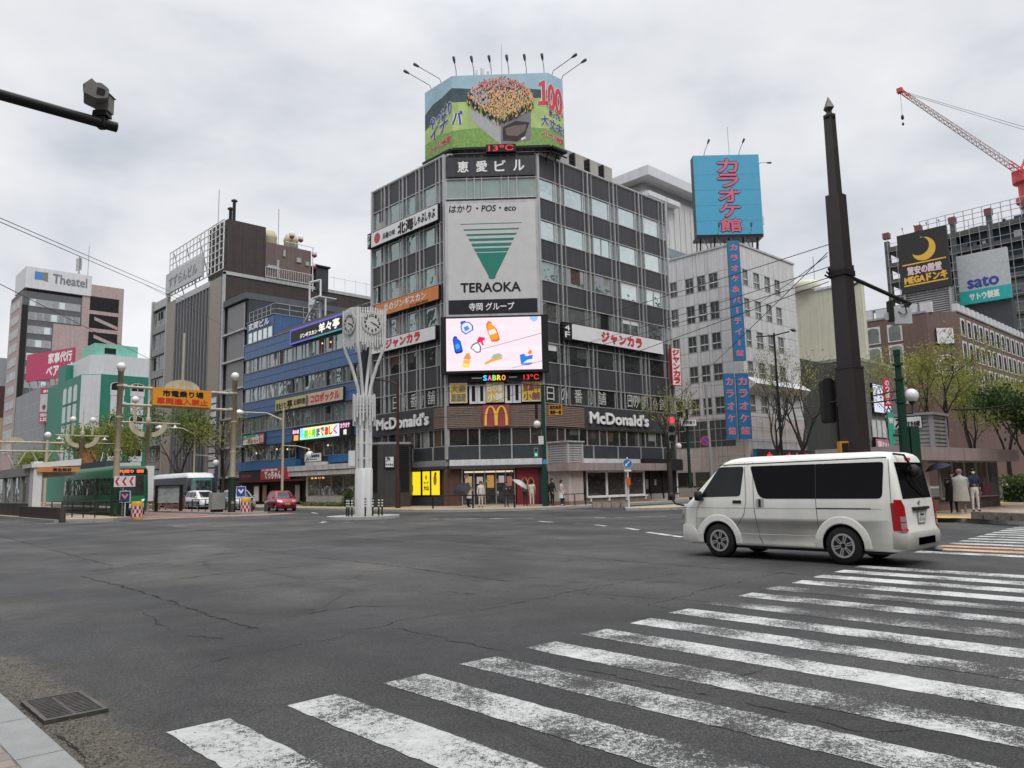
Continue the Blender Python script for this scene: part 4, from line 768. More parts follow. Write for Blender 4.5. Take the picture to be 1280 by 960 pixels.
mb = MB(); mb.fpoly(A, [(-77.9, 6.25), (-74.1, 6.25), (-74.1, 7.0), (-77.9, 6.75)], .33, WHITEPANEL); mb.fpoly(A, [(-74.0, 6.2), (-73.0, 6.2), (-73.0, 7.25), (-74.0, 7.25)], .33, RED); mb.text(A, 'メイセイ', -76.6, -74.2, 6.35, 6.75, .335, RED, .03); mb.text(A, '営業', -73.85, -73.15, 6.35, 7.1, .335, WHITEINK, .01); mb.text(A, 'たいよう', -77.6, -74.4, 6.85, 7.15, .335, WHITEINK, .02); mb.build('lettering', t2)
t2 = sign('shop_sign', 'red sign with fat white characters over the street shop of the blue building', A, -73.15, -67.4, 2.55, 3.65, .3, .55, mat('shop_red', (.33, .02, .03), .5), edge=RED)
let(t2, [('t', A, 'てっちゃん', -72.2, -68.8, 2.65, 3.35, .56, WHITEINK, .05), ('t', A, '大衆酒場', -72.9, -69.5, 3.4, 3.58, .56, WHITEINK, .012)])
t2 = sign('shop_sign', 'black sign with dim red neon writing left of the red shop sign', A, -78.6, -73.4, 2.5, 3.5, .2, .35, BLACK); let(t2, [('t', A, 'カラオケ', -77.8, -75.6, 2.8, 3.15, .36, lit('dim_neon', (.45, .03, .05), .5), .015)])
t2 = thing('open_shop', 'dark open shop front with menu boards under the red sign', 'shop front', A(-72, .15, 0)); mb = MB(); mb.fpoly(A, [(-79, .15), (-63, .15), (-63, 3.5), (-79, 3.5)], .02, DARK); mb.fbox(A, -79, -63, 2.35, 2.5, 0, .8, mat('maroon_awning', (.10, .015, .02), .7)); mb.build('opening', t2)
for u0, u1, m_ in ((-75.2, -74.0, WHITEPANEL), (-73.2, -72.4, mat('board_wood', (.25, .14, .07))), (-66.5, -65.6, mat('board_grey', (.25, .25, .25)))):
    mb = MB(); mb.fbox(A, u0, u1, .4, 2.0, .2, .26, mat('board_wood', (.25, .14, .07))); mb.fpoly(A, [(u0 + .08, .5), (u1 - .08, .5), (u1 - .08, 1.9), (u0 + .08, 1.9)], .265, m_); mb.build('menu_board', t2)
# white single storey restaurant in front
Q = FL(33.0)
t = thing('restaurant_pavilion', 'low white restaurant with a wide window, in front of the blue building', 'building', (34, 57, .15))
PALEST = mat('pale_stone', (.50, .48, .46), .7, var=.1, streak=.25); mb = MB(); mb.fbox(Q, -61.0, -52.8, .15, .95, -2, 0, PALEST); mb.fbox(Q, -61.1, -60.75, .95, 2.7, -2, 0, PALEST); mb.fbox(Q, -53.1, -52.8, .95, 2.7, -2, 0, PALEST); mb.fbox(Q, -60.75, -53.1, .95, 2.7, -2, -1.8, mat('warm_interior', (.14, .10, .075), .8, var=.4)); mb.build('wall', t)
mb = MB(); mb.fbox(Q, -62.8, -52.6, 3.12, 3.55, -2.05, .9, PALEST); mb.fbox(Q, -62.75, -52.65, 2.7, 3.06, -2.05, .82, PALEST); mb.fbox(Q, -62.7, -52.7, 3.06, 3.12, -2, .7, BLACK); mb.fbox(Q, -60.9, -58.2, 3.55, 3.85, -1.6, .2, PALEST); mb.build('fascia', t)
for i in range(4): window(Q, -60.7 + i * 1.9, -58.82 + i * 1.9, .97, 2.68, glass_mat('clear_glass', (.10, .085, .07), (.9, .9, .9), .08), t, d=-.08, fm=STEEL)
mb = MB()
for i in range(4): mb.fbox(Q, -60.3 + i * .62, -59.95 + i * .62, 2.42, 2.55, -.07, -.05, lit('warm_lamp', (1, .42, .12), 1.0))
mb.build('warm_lamps', t)
t2 = sign('notice_board', 'white notice board with small black writing above the low white restaurant', Q, -61.2, -58.25, 3.87, 4.65, .0, .12, WHITEPANEL); mb = MB(); mb.text(Q, '英会話教室', -60.2, -58.6, 4.25, 4.5, .13, BLACKINK, .01); mb.text(Q, '↗', -61.0, -60.4, 3.95, 4.45, .13, BLACKINK, .02); mb.fpoly(Q, [(-60.2, 4.05), (-59.0, 4.05), (-59.0, 4.12), (-60.2, 4.12)], .13, BLACKINK); mb.build('lettering', t2)
# grey building and the brown one behind
t = thing('office_building', 'dark grey office building with tall glazed bays between the blue and brown buildings', 'building', (42, 81, .15)); mb = MB(); DG = mat('dark_grey_wall', (.055, .06, .068), .6, streak=.2)
mb.box((35.4, 78.75, .15), (60, 84.5, 22.3), DG); mb.build('wall', t); mb = MB(); mb.box((35.0, 78.7, 22.3), (60.2, 84.6, 23.0), mat('slate_parapet', (.09, .10, .11), .6)); mb.build('parapet', t)
for z in (19.5, 16.3, 13.1, 9.9, 6.7, 3.5):
    window(A, -83.6, -79.3, z - .4, z + 2.5, mat('grey_shutter_glass', (.15, .15, .15), .4, var=.1, streak=.1), t, d=-.15); mb = MB(); mb.fbox(A, -84.5, -78.8, z - .62, z - .42, -.3, .1, ALU); mb.build('floor_edge', t)
t = thing('office_building', 'tall dark brown office building with vertical glass strips and a rooftop screen', 'building', (45, 95, .15))
BRN = mat('dark_brown_wall', (.058, .046, .043), .6, streak=.18); STONE = mat('rough_beige_stone', (.28, .25, .21), .85, bump=.8, bscale=9, var=.2, scale=6)
mb = MB(); mb.box((35.3, 84.7, .15), (66, 103, 26.4), BRN); mb.box((35.3, 84.75, 26.4), (40, 90, 33.0), BRN); mb.box((34.95, 84.6, 26.3), (66.2, 84.9, 26.7), ALU); mb.box((34.95, 84.6, .2), (35.2, 84.95, 26.6), ALU); mb.build('wall', t)
mb = MB()
for u0, u1 in ((-88.6, -85.3), (-102.5, -99.6)): mb.fbox(A, u0, u1, .3, 26.2, -.25, .1, STONE)
mb.build('stone_pier', t)
mb = MB(); mb.fbox(A, -99.6, -88.6, .3, 25.6, -.25, -.05, mat('strip_glass', (.06, .062, .065), .2, var=.3, scale=.8)); mb.fbox(A, -99.6, -88.6, 25.6, 26.3, -.2, .1, ALU)
for k in range(12): mb.fbox(A, -99.6 + k * .98, -99.35 + k * .98, .3, 25.6, -.05, .16, mat('fin_grey', (.15, .15, .155), .5))
mb.build('glass_strips', t)
mb = MB(); mb.box((40, 84.7, 26.4), (46, 96, 31.2), mat('plum_brown_wall', (.135, .095, .085), .7, streak=.2))
for x, z, w, h in ((40.2, 28, 1.2, .4), (41.4, 27, .3, 2.2), (44, 29.4, .6, .6), (45.2, 29.2, .5, .5), (42.2, 29.8, .3, .8)): mb.box((x, 84.55, z), (x + w, 84.7, z + h), STEEL)
mb.build('plant_room', t)
mb = MB()
for k in range(22): mb.tube([(39.8 + k * .3, 84.2, 26.7), (39.8 + k * .3, 84.2, 28.0)], .025, WHITE, 4)
for z in (26.8, 28.0): mb.tube([(39.8, 84.2, z), (46.1, 84.2, z)], .04, WHITE, 4)
mb.box((46.6, 84.4, 26.4), (48.3, 86, 29.2), mat('flue_charcoal', (.045, .045, .05), .6)); mb.box((46.4, 84.2, 29.3), (48.5, 86.2, 29.5), BLACK)
for k in range(6): mb.tube([(49 + k * 1.6, 84.2, 26.7), (49 + k * 1.6, 84.2, 28.4)], .03, WHITE, 4)
mb.tube([(48.4, 84.2, 28.2), (57.5, 84.2, 28.2)], .03, WHITE, 4)
mb.build('railing', t)
t2 = thing('rooftop_screen', 'open steel lattice screen with a pale name board on the brown building', 'sign frame', A(-95, 26.5, 0)); mb = MB()
for k in range(16): u = -102.3 + k * 1.15; mb.fbox(A, u - .05, u + .05, 27, 33, 0, .12, WHITE)
for k in range(8): mb.fbox(A, -102.3, -85.0, 27.0 + k * .85, 27.08 + k * .85, -.02, .08, WHITE)
for k in range(4): mb.tube([A(-101 + k * 4.2, 27, -1.5), A(-101 + k * 4.2, 32.6, 0)], .07, STEEL, 5)
mb.build('lattice', t2); mb = MB(); mb.fbox(A, -102.6, -90.5, 27.3, 30.0, .15, .4, mat('board_silver', (.42, .43, .43), .5)); mb.build('board', t2); let(t2, [('t', A, 'すずらんビル', -101.4, -92.0, 27.9, 29.3, .41, mat('board_ink', (.14, .14, .15), .5), .03)])
for i, (x, y) in enumerate(((41.3, 86.5), (43.9, 86))):
    t2 = thing('cooling_tower', f'cream round cooling tower on the brown roof, {["left", "right"][i]} of the pair', 'cooling tower', (x, y, 31.2), None, 'cooling towers on the brown roof'); mb = MB(); mb.lathe([(.8, 0), (.9, .1), (.85, .8), (.9, .9), (.9, 1.2), (.7, 1.6), (.65, 1.75)], (x, y, 31.4), mat('cream_drum', (.46, .41, .28), .6), 14); mb.build('drum', t2); mb = MB(); mb.box((x - .8, y - .8, 31.2), (x + .8, y + .8, 31.4), STEEL); mb.build('base', t2)
t2 = thing('rooftop_cabins', 'small round amusement wheel cabins with red trim at the corner of the brown roof', 'cabin', (45, 85, 29)); 
for k, (x, z) in enumerate(((43.3, 32.6), (44.5, 32.4), (46.4, 30.8), (46.5, 29.3))):
    mb = MB(); mb.lathe([(.04, -.4), (.28, -.25), (.33, -.05), (.3, 0)], (x, 84.6, z), mat('cabin_red', (.33, .05, .07), .5), 10); mb.lathe([(.3, 0), (.34, .3), (.2, .5), (.05, .55)], (x, 84.6, z), WHITE, 10); mb.build('cabin', t2)
mb = MB(); mb.tube([(42.5, 84.6, 31.7), (46.4, 84.6, 31.7)], .05, WHITE, 5); mb.tube([(46.2, 84.6, 26), (46.2, 84.6, 31.7)], .07, WHITE, 5); mb.build('frame', t2)
for i, (x, y, z0, z1) in enumerate(((36.2, 86.2, 33, 34.6), (36.2, 85.2, 33, 35.3))):
    t2 = thing('chimney_pipe', f'dark chimney pipe with a rain cap at the roof corner, {["farther shorter", "nearer taller"][i]} one', 'chimney', (x, y, z0)); mb = MB(); mb.tube([(x, y, z0), (x, y, z1)], .2, BLACK, 8); mb.lathe([(.38, 0), (.36, .12), (.05, .3)], (x, y, z1 + .15), BLACK, 10); mb.build('pipe', t2)
for i, (x, y, z0, z1) in enumerate(((36.5, 90.5, 33, 38.6), (43.2, 88, 31.2, 37.0))):
    t2 = thing('whip_aerial', ['thin aerial rod above the lattice screen of the brown building', 'thin aerial rod beside the cream cooling towers'][i], 'antenna', (x, y, z0)); mb = MB(); mb.tube([(x, y, z0), (x, y, z1)], .05, STEEL, 5); mb.build('rod', t2)
t = thing('office_building', 'narrow dark building with small balconies left of the brown stone piers', 'building', (40, 106, .15)); mb = MB(); mb.box((35.5, 103.1, .15), (50, 109, 26.4), mat('charcoal_wall', (.05, .045, .042), .6)); mb.box((35.1, 103.0, .15), (35.5, 103.5, 28.0), STEEL); mb.box((35.1, 108.6, .15), (35.5, 109.1, 27.6), STEEL); mb.box((35.2, 103.5, 26.2), (35.6, 108.7, 27.3), STEEL); mb.build('wall', t)
for k in range(8): window(A, -108.2, -104.0, 2.5 + k * 3.05, 4.4 + k * 3.05, G_DARK, t, d=-.3, split=[-106.1]); mb = MB(); mb.fbox(A, -108.3, -103.9, 1.5 + k * 3.05, 2.4 + k * 3.05, -.4, -.1, mat('balcony_grey', (.22, .22, .21), .6)); mb.build('balcony', t)
t2 = thing('tenant_directory', 'tall column of small white tenant signs at the foot of the brown building', 'sign', A(-84, 1, .6)); mb = MB(); mb.fbox(A, -86.6, -84.4, 1.5, 12.5, .3, .5, mat('directory_blue', (.06, .07, .13), .5)); mb.build('backing', t2)
for k in range(13): mb = MB(); mb.fbox(A, -86.3, -84.7, 1.8 + k * .8, 2.4 + k * .8, .5, .56, WHITE); mb.build('name_plate', t2)
# next block: green building
GREEN = mat('emerald_wall', (.014, .175, .115), .6, var=.08, streak=.12); WH2 = mat('off_white_wall', (.55, .55, .57), .6, var=.05, streak=.08)
GCH = Fr((35.06, 142.75, 0), (1, -1, 0)); GR = FR(140.15)
t = thing('green_building', 'emerald green building with a white chamfered corner and arched windows', 'building', (45, 148, .15)); mb = MB()
mb.prism([(35.06, 165), (35.06, 142.75), (37.66, 140.15), (62, 140.15), (62, 165)], .15, 21.5, GREEN); mb.fbox(GCH, .15, 3.5, 10, 21.4, 0, .1, WH2); mb.fbox(GCH, .15, 3.5, 1, 9.9, 0, .1, mat('terracotta', (.30, .12, .05), .7)); mb.build('wall', t)
mb = MB(); mb.prism([(36.3, 155), (36.3, 143.2), (38.2, 141.3), (62, 141.3), (62, 155)], 21.5, 25.0, WH2); mb.build('upper_screen', t); mb = MB(); mb.box((37, 143, 25), (44, 150, 27.2), mat('mint_wall', (.16, .42, .33), .6)); mb.fbox(FR(143), 38.6, 40.4, 25.5, 26.5, 0, .05, DARK); mb.box((35.1, 153, 21.5), (37, 158, 24.5), GREEN); mb.build('roof_hut', t)
def archpts(u0, u1, z0, z1, n=6):
    c = (u0 + u1) / 2; r_ = (u1 - u0) / 2; return [(u0, z0), (u1, z0)] + [(c + r_ * math.cos(math.pi * k / n), z1 - r_ * .45 + r_ * .45 * math.sin(math.pi * k / n)) for k in range(n + 1)]
for i in range(6):
    for j in range(3):
        u = 39.0 + i * 3.2; z = 18.0 - j * 5.6; mb = MB()
        if i < 3 or j < 4:
            mb.fprism(GR, archpts(u, u + 2.3, z, z + 2.3), 0, .06, WH2 if j > 0 else WH2); mb.fpoly(GR, archpts(u + .15, u + 2.15, z + .9, z + 2.2), .065, DARK); mb.fpoly(GR, [(u + .1, z - 3.2), (u + 2.2, z - 3.2), (u + 2.2, z - .05), (u + .1, z - .05)], .02, WH2); mb.fbox(GR, u + 1.1, u + 1.2, z, z + 2.2, .06, .12, WH2); mb.build('window', t)
for i in range(3):
    for j in range(4):
        u = -153.5 + i * 3.4; z = 17.2 - j * 3.3; mb = MB(); mb.fprism(A, archpts(u, u + 2.2, z, z + 2.9) if j == 0 else [(u, z), (u + 2.2, z), (u + 2.2, z + 2.9), (u, z + 2.9)], 0, .05, mat('pale_glass', (.35, .42, .40), .3)); mb.fbox(A, u - .1, u + 2.3, z - .3, z, 0, .12, GREEN); mb.build('window', t)
# theatre hotel tower
T_L, T_R = FL(35), FR(192.8); PINKW = mat('dusty_pink_wall', (.35, .27, .26), .7, streak=.12)
t = thing('hotel_tower', 'tall grey and dusty pink tower with a white rooftop sign box at the far left', 'building', (45, 200, .15)); mb = MB()
mb.box((35, 192.8, .15), (55, 204.5, 46.2), mat('tower_grey', (.10, .105, .11), .6)); mb.box((46.8, 192.7, .15), (55.6, 204, 49.8), PINKW); mb.box((41.2, 192.6, .15), (46.9, 194, 39.5), PINKW); mb.fbox(T_L, -204.5, -192.8, .15, 45, 0, .1, PINKW); mb.fbox(T_R, 35, 36.1, .15, 43, 0, .25, BLACK); mb.build('wall', t)
for k in range(8):
    z = 44.2 - k * 3.05; e = 46.5 if k < 2 else 41.0; mb = MB(); mb.fbox(T_R, 36.3, e, z - 1.3, z + .4, 0, .08, mat('ribbon_frame', (.30, .31, .32), .5))
    n = int((e - 36.3) / 1.3)
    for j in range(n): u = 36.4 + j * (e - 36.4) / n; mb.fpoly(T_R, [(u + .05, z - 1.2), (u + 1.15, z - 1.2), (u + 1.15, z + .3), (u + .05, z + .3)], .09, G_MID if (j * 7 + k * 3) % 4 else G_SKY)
    mb.build('window_ribbon', t)
for k in range(11):
    z = 43.5 - k * 3.2; mb = MB(); mb.fbox(T_L, -203.2, -194.5, z - .9, z + .9, .1, .16, mat('ribbon_pale', (.36, .37, .38), .5, scale=.7, var=.4)); mb.build('side_window', t)
for k in range(4):
    z = 46.0 - k * 4.2; mb = MB(); mb.fpoly(T_R, [(48.4, z - 2.3), (54.6, z - 2.3), (54.6, z + 1.0), (48.4, z + 1.0)], .13, DARK); mb.hexa([T_R(49.5, z - .4, .16), T_R(54.5, z - 2.2, .16), T_R(54.5, z - 2.2, .13), T_R(49.5, z - .4, .13), T_R(49.5, z + .4, .16), T_R(54.5, z - 1.4, .16), T_R(54.5, z - 1.4, .13), T_R(49.5, z + .4, .13)], PINKW) if k else None; mb.build('stair_opening', t)
t2 = thing('rooftop_sign', 'white rooftop sign box with a blue and gold square and grey lettering', 'sign', (42, 196, 46.5)); mb = MB(); mb.box((35.3, 192.45, 46.9), (48.5, 203, 51.7), WH2); mb.box((35.8, 193.2, 46.2), (48, 202, 46.9), BLACK); mb.build('box', t2)
mb = MB(); SF = FR(192.42); mb.fpoly(SF, [(37, 49.0), (38.7, 49.0), (38.7, 50.8), (37, 50.8)], .01, mat('logo_blue', (.05, .2, .45))); mb.fpoly(SF, [(38.7, 49.0), (39.6, 48.8), (39.6, 50.9), (38.7, 50.8)], .012, mat('logo_gold', (.22, .17, .08))); mb.text(SF, 'Theatel', 40.6, 47.5, 48.7, 50.8, .01, mat('logo_grey', (.16, .16, .18)), .06); mb.build('lettering', t2)
for i, (x, z1, r_) in enumerate(((46.3, 56.5, .3), (48.2, 59.5, .12))):
    t3 = thing('antenna_mast', ['stubby grey antenna mast on the white sign box', 'tall thin antenna mast at the right end of the white sign box'][i], 'antenna', (x, 195, 51.7)); mb = MB(); mb.tube([(x, 195, 50), (x, 195, z1)], r_ * .6, STEEL, 6); 
    if i == 0: mb.box((x - .6, 194.7, 53), (x - .3, 195.3, 56), STEEL); mb.box((x + .2, 194.7, 53.4), (x + .5, 195.3, 56.2), STEEL)
    mb.build('mast', t3)
# bear billboard (left plain of its mascot), small grey buildings
BF = F2(DATA['bear'][0], DATA['bear'][1]); bw = (Vector(DATA['bear'][1]) - Vector(DATA['bear'][0])).length
t = thing('rooftop_billboard', 'crimson rooftop billboard with white characters at the far left', 'billboard', BF(bw / 2, 20, 0)); CRIM = mat('crimson', (.42, .03, .10), .5); z0, z1 = DATA['bearz']
mb = MB(); mb.fbox(BF, 0, bw, z0, z1, -.4, 0, CRIM); mb.build('panel', t); mb = MB(); mb.text(BF, '家事代行', bw * .48, bw * .97, z0 + (z1 - z0) * .55, z1 - .5, .02, WHITEINK, .09); mb.text(BF, 'ベアーズ', bw * .45, bw * .99, z0 + .5, z0 + (z1 - z0) * .48, .02, WHITEINK, .11); mb.build('lettering', t)
mb = MB()
for k in range(6): mb.tube([BF(.5 + k * (bw - 1) / 5, 15, -2), BF(.5 + k * (bw - 1) / 5, z0 + 1, -.3)], .12, STEEL, 5); mb.tube([BF(.5 + k * (bw - 1) / 5, z0, -.3), BF(min(bw, 2.5 + k * (bw - 1) / 5), z0 - 3, -1.5)], .09, STEEL, 5)
mb.build('support_frame', t)
t = thing('office_building', 'small pale grey building with a name on its parapet, under the crimson billboard', 'building', (40, 180, .15)); GR2 = mat('mid_grey_wall', (.21, .22, .24), .6, streak=.12); mb = MB(); mb.box((35, 166, .15), (50, 192.5, 22.3), GR2); mb.build('wall', t)
for z in (17, 12, 7, 2): window(A, -192, -180, z, z + 2.4, G_DARK, t, d=.02, split=[-189, -186, -183]); window(A, -178, -168, z, z + 2.4, G_MID, t, d=.02, split=[-175, -171])
let(t, [('t', A, 'ASUCUBE', -189, -178, 20.2, 21.6, .02, BLACKINK, .06)])
PF = F2(DATA['pink'][0], DATA['pink'][1]); pw = (Vector(DATA['pink'][1]) - Vector(DATA['pink'][0])).length; z0, z1 = DATA['pinkz']
t = thing('advertising_panel', 'upright pink framed advertisement on the grey wall, under the crimson billboard', 'advertising panel', PF(pw / 2, z0, 0)); mb = MB(); mb.fbox(PF, 0, pw, z0, z1, -.3, 0, CRIM); mb.fpoly(PF, [(.1, z0 + 2.1), (pw - .1, z0 + 2.1), (pw - .1, z1 - 1.2), (.1, z1 - 1.2)], .01, mat('print_pale', (.45, .47, .47), .5, var=.2)); mb.fdisc(PF, pw * .75, z0 + 4.3, .55, .02, mat('print_skin', (.45, .27, .2))); mb.fdisc(PF, pw * .75, z0 + 4.75, .6, .025, DARK, rz=.35); mb.fpoly(PF, [(pw * .45, z0 + 2.2), (pw * .97, z0 + 2.2), (pw * .95, z0 + 3.5), (pw * .6, z0 + 3.6)], .02, WHITEPANEL); mb.fdisc(PF, pw * .25, z0 + 3, .5, .02, mat('print_maroon', (.2, .03, .06))); mb.build('panel', t)
let(t, [('t', PF, '初回お試し価格', .3, pw - .3, z0 + 1.2, z0 + 1.8, .02, WHITEINK, .03), ('t', PF, '2,500円~', .3, pw - .3, z0 + .3, z0 + 1.0, .02, WHITEINK, .05), ('t', PF, '家事代行', .9, pw - .4, z1 - .9, z1 - .4, .02, WHITEINK, .03)])
t = thing('office_building', 'pale yellow building at the extreme left edge behind the tram shelter', 'building', (38, 232, .15)); mb = MB(); mb.box((32, 212, .15), (48, 240, 19.5), mat('butter_wall', (.42, .33, .19), .7)); mb.box((32.4, 212, 19.5), (48, 236, 27), mat('maroon_wall', (.09, .05, .05), .7)); mb.box((34, 214, 27), (48, 234, 34), mat('mauve_wall', (.3, .3, .34), .7)); mb.build('wall', t)
for z in (3, 8, 13): window(FL(32), -236, -214, z, z + 2, G_MID, t, d=.03, split=[-230, -225, -220])
# ---------------------------------------------------------------- buildings on the right
KL, KR = FL(69), FR(38.96)
t = thing('karaoke_building', 'pale grey seven storey building with pairs of dark windows and blue vertical signs', 'building', (72, 42, .15))
PG = mat('pale_grey_tile', (.56, .555, .555), .6, var=.07, streak=.14); KPINK = mat('pale_pink_tile', (.50, .44, .42), .6, streak=.15)
mb = MB(); mb.box((69.15, 39.1, .15), (81.3, 54, 25.3), PG); mb.build('wall', t)
def cladding(F, us, zs, d=0., g=.03, m=PG, skip=None):
    mb = MB()
    for i in range(len(us) - 1):
        for j in range(len(zs) - 1):
            if skip and skip((us[i] + us[i + 1]) / 2, (zs[j] + zs[j + 1]) / 2): continue
            mb.fbox(F, us[i] + g / 2, us[i + 1] - g / 2, zs[j] + g / 2, zs[j + 1] - g / 2, -.2, d, m)
    return mb
WZ = [(21.4, 23.15), (18.15, 20.1), (14.98, 16.8), (11.75, 13.55), (8.3, 10.1)]
zs = [.2, 2.6, 5.4, 7.9, 8.3, 10.1, 11.3, 11.75, 13.55, 14.98, 16.8, 18.15, 20.1, 21.4, 23.15, 25.6]
LW = [(-53.5, -52.3), (-50.2, -49.1), (-47.26, -46.29), (-45.28, -44.21), (-43.81, -42.76), (-42.38, -41.28)]; RW = [(69.9, 70.93), (72.05, 73.32), (74.39, 75.58), (76.54, 77.77)]
for F, wins, e0, e1, nm in ((KL, LW, -54, -39, 'left'), (KR, RW, 69.05, 81.3, 'right')):
    us = [e0] + [x for w in wins for x in w] + [e1]
    def sk(u, z, wins=wins): return any(a < u < b for a, b in wins) and any(c < z < d_ for c, d_ in WZ)
    mb = cladding(F, us, zs, .0, .035, PG, lambda u, z: sk(u, z) or z < 7.9); mb.build('cladding', t)
    cladding(F, us, [.2, 2.6, 5.4, 7.9], .01, .035, KPINK).build('lower_cladding', t)
    for a, b in wins:
        for c, d_ in WZ:
            mb = MB(); mb.frame(F, a, b, c, d_, .07, -.16, .02, STEEL); mb.fbox(F, a + .07, b - .07, c + (d_ - c) * .36, c + (d_ - c) * .42, -.14, -.02, WHITE); mb.fbox(F, (a + b) / 2 - .03, (a + b) / 2 + .03, c + .07, d_ - .07, -.13, -.05, STEEL); mb.fpoly(F, [(a + .07, c + .07), (b - .07, c + .07), (b - .07, d_ - .07), (a + .07, d_ - .07)], -.12, G_DARK if F is KL else G_MID); mb.build('window', t)
mb = MB(); mb.fbox(KL, -54, -38.8, 25.6, 25.8, -.3, .1, ALU); mb.fbox(KR, 68.9, 81.4, 25.6, 25.8, -.3, .1, ALU); mb.build('parapet_coping', t)
mb = MB(); mb.fpoly(KL, [(-51, 5.0), (-40.3, 5.0), (-40.3, 7.7), (-51, 7.7)], .03, G_DARK)
for u in (-48, -45, -42.5): mb.fbox(KL, u - .05, u + .05, 5, 7.7, .03, .09, STEEL)
mb.build('window', t)
for i in range(4): window(KL, -50 + i * 2.4, -47.8 + i * 2.4, .9, 2.5, G_SHOP, t, d=.05, name='shop_window')
mb = MB()
for F, e0, e1 in ((KL, -52, -39), (KR, 69, 81.3)):
    for z in (4.0, 5.6, 6.8): mb.tube([F(e0, z, .25), F(e1, z, .25)], .03, STEEL, 4)
    for k in range(6): u = e0 + .3 + k * (e1 - e0 - .6) / 5; mb.tube([F(u, 2.5, .25), F(u, 7.8, .25)], .03, STEEL, 4)
mb.build('sign_frame', t)
mb = MB(); mb.hexa([KR(69.3, 10.4, .1), KR(81.2, 10.4, .1), KR(81.2, 10.4, 0), KR(69.3, 10.4, 0), KR(69.3, 11.1, 1.1), KR(81.2, 11.1, 1.1), KR(81.2, 11.9, 0), KR(69.3, 11.9, 0)], WHITE); mb.build('sloping_cornice', t)
KB = F2((68.55, 41.2), (72.6, 38.4)); kd = KB.u
KBLUE = mat('karaoke_blue', (.045, .30, .47), .5, var=.05); KBLUE2 = mat('karaoke_deep_blue', (.006, .125, .30), .5, var=.06); KPK = mat('karaoke_pink', (.55, .11, .17), .5)
# rooftop square sign
KS = F2(DATA2['kb'][0], DATA2['kb'][1]); kw = (Vector(DATA2['kb'][1]) - Vector(DATA2['kb'][0])).length
t2 = thing('rooftop_billboard', 'square sky blue rooftop billboard with one column of pink characters', 'billboard', KS(kw / 2, 26, 0)); mb = MB(); mb.fbox(KS, 0, kw, 27.3, 36.1, -1.2, 0, mat('billboard_edge', (.05, .07, .08), .5)); mb.fpoly(KS, [(0, 27.3), (kw, 27.3), (kw, 36.1), (0, 36.1)], .01, KBLUE)
for z in (28.8, 30.5, 32.2, 33.9): mb.fpoly(KS, [(0, z), (kw, z), (kw, z + .04), (0, z + .04)], .015, mat('seam_blue', (.03, .2, .32)))
mb.build('panel', t2); mb = MB(); mb.vtext(KS, 'カラオケ館', kw * .36, kw * .67, 27.5, 35.7, .03, mat('ink_navy', (.03, .03, .10)), .13, .86); mb.vtext(KS, 'カラオケ館', kw * .36, kw * .67, 27.5, 35.7, .06, KPK, .05, .86); mb.text(KS, '®', kw * .69, kw * .72, 27.8, 28.1, .03, KPK); mb.build('lettering', t2)
mb = MB()
for k in range(5): u = .5 + k * (kw - 1) / 4; mb.tube([KS(u, 25.7, -1), KS(u, 27.5, -.5)], .09, BLACK, 5); mb.tube([KS(u, 25.7, -2.5), KS(u, 34, -1)], .09, STEEL, 5); mb.tube([KS(u, 27.4, -.3), KS(min(u + 1.5, kw), 25.7, -2)], .06, STEEL, 5)
mb.fbox(KS, 0, kw, 27.0, 27.25, -2, 0, BLACK); mb.build('support_frame', t2)
for i, u in enumerate((1.2, kw * .7)): flood(KS(u, 36, -.2), KS(u + .1, 36.6, .1), KS(u + .3, 37.2, .7)).build('floodlight', t2)
flood(KS(kw, 35.2, -.6), KS(kw + .3, 35.3, -.3), KS(kw + .9, 35.1, .1)).build('floodlight', t2)
for u in (kw * .3, kw * .78): flood(KS(u, 27.2, .1), KS(u, 27.4, .8), KS(u, 27.9, .9)).build('floodlight', t2)
t3 = thing('whip_aerial', 'thin aerial rod above the sky blue rooftop billboard', 'antenna', KS(kw * .6, 36, -.5)); mb = MB(); mb.tube([KS(kw * .6, 26, -.7), KS(kw * .58, 39.6, -.7)], .03, STEEL, 5); mb.build('rod', t3)
def vsign(name, label, F, u0, u1, z0, z1, d, s, fill=.62, w=.62):
    t2 = sign(name, label, F, u0, u1, z0, z1, d, d + .3, KBLUE2, fr=.03, edge=mat('sign_edge', (.06, .10, .13), .5)); c = (u0 + u1) / 2; h = (u1 - u0) * w / 2
    mb = MB(); mb.vtext(F, s, c - h, c + h, z0 + .2, z1 - .2, d + .31, WHITEINK, .035, fill); mb.vtext(F, s, c - h, c + h, z0 + .2, z1 - .2, d + .33, KPK, .02, fill); mb.build('lettering', t2)
VS = Fr((67.13, 38.97, 0), DATA2['vs'])
vsign('vertical_sign', 'long vertical blue sign with small pink characters running down the building corner', VS, 0, 1.2, 13.2, 25.4, 0, 'カラオケ&パーティー館', .55, .55)
vsign('vertical_sign', 'lower vertical blue sign with pink characters, left one of the pair', Fr((66.36, 39.71, 0), DATA2['vs']), -.05, 1.0, 5.5, 11.95, .0, 'カラオケ館', .6, .6)
vsign('vertical_sign', 'lower vertical blue sign with pink characters, right one of the pair', Fr((67.21, 38.89, 0), DATA2['vs']), -.02, 1.2, 5.5, 11.95, .0, 'カラオケ館', .62, .66)
t2 = sign('neon_fascia', 'dark fascia with glowing red characters behind the van roof', KR, 69.3, 81, 3.0, 4.6, .3, .7, mat('fascia_black', (.025, .022, .025), .5), fr=.02, edge=KBLUE2)
mb = MB()
for i, ch in enumerate('カラオケ館'): mb.text(KR, ch, 71.3 + i * 2.0, 72.3 + i * 2.0, 3.2, 4.25, .72, lit('neon_red', (1, .03, .06), 1.1), .08)
mb.build('lettering', t2)
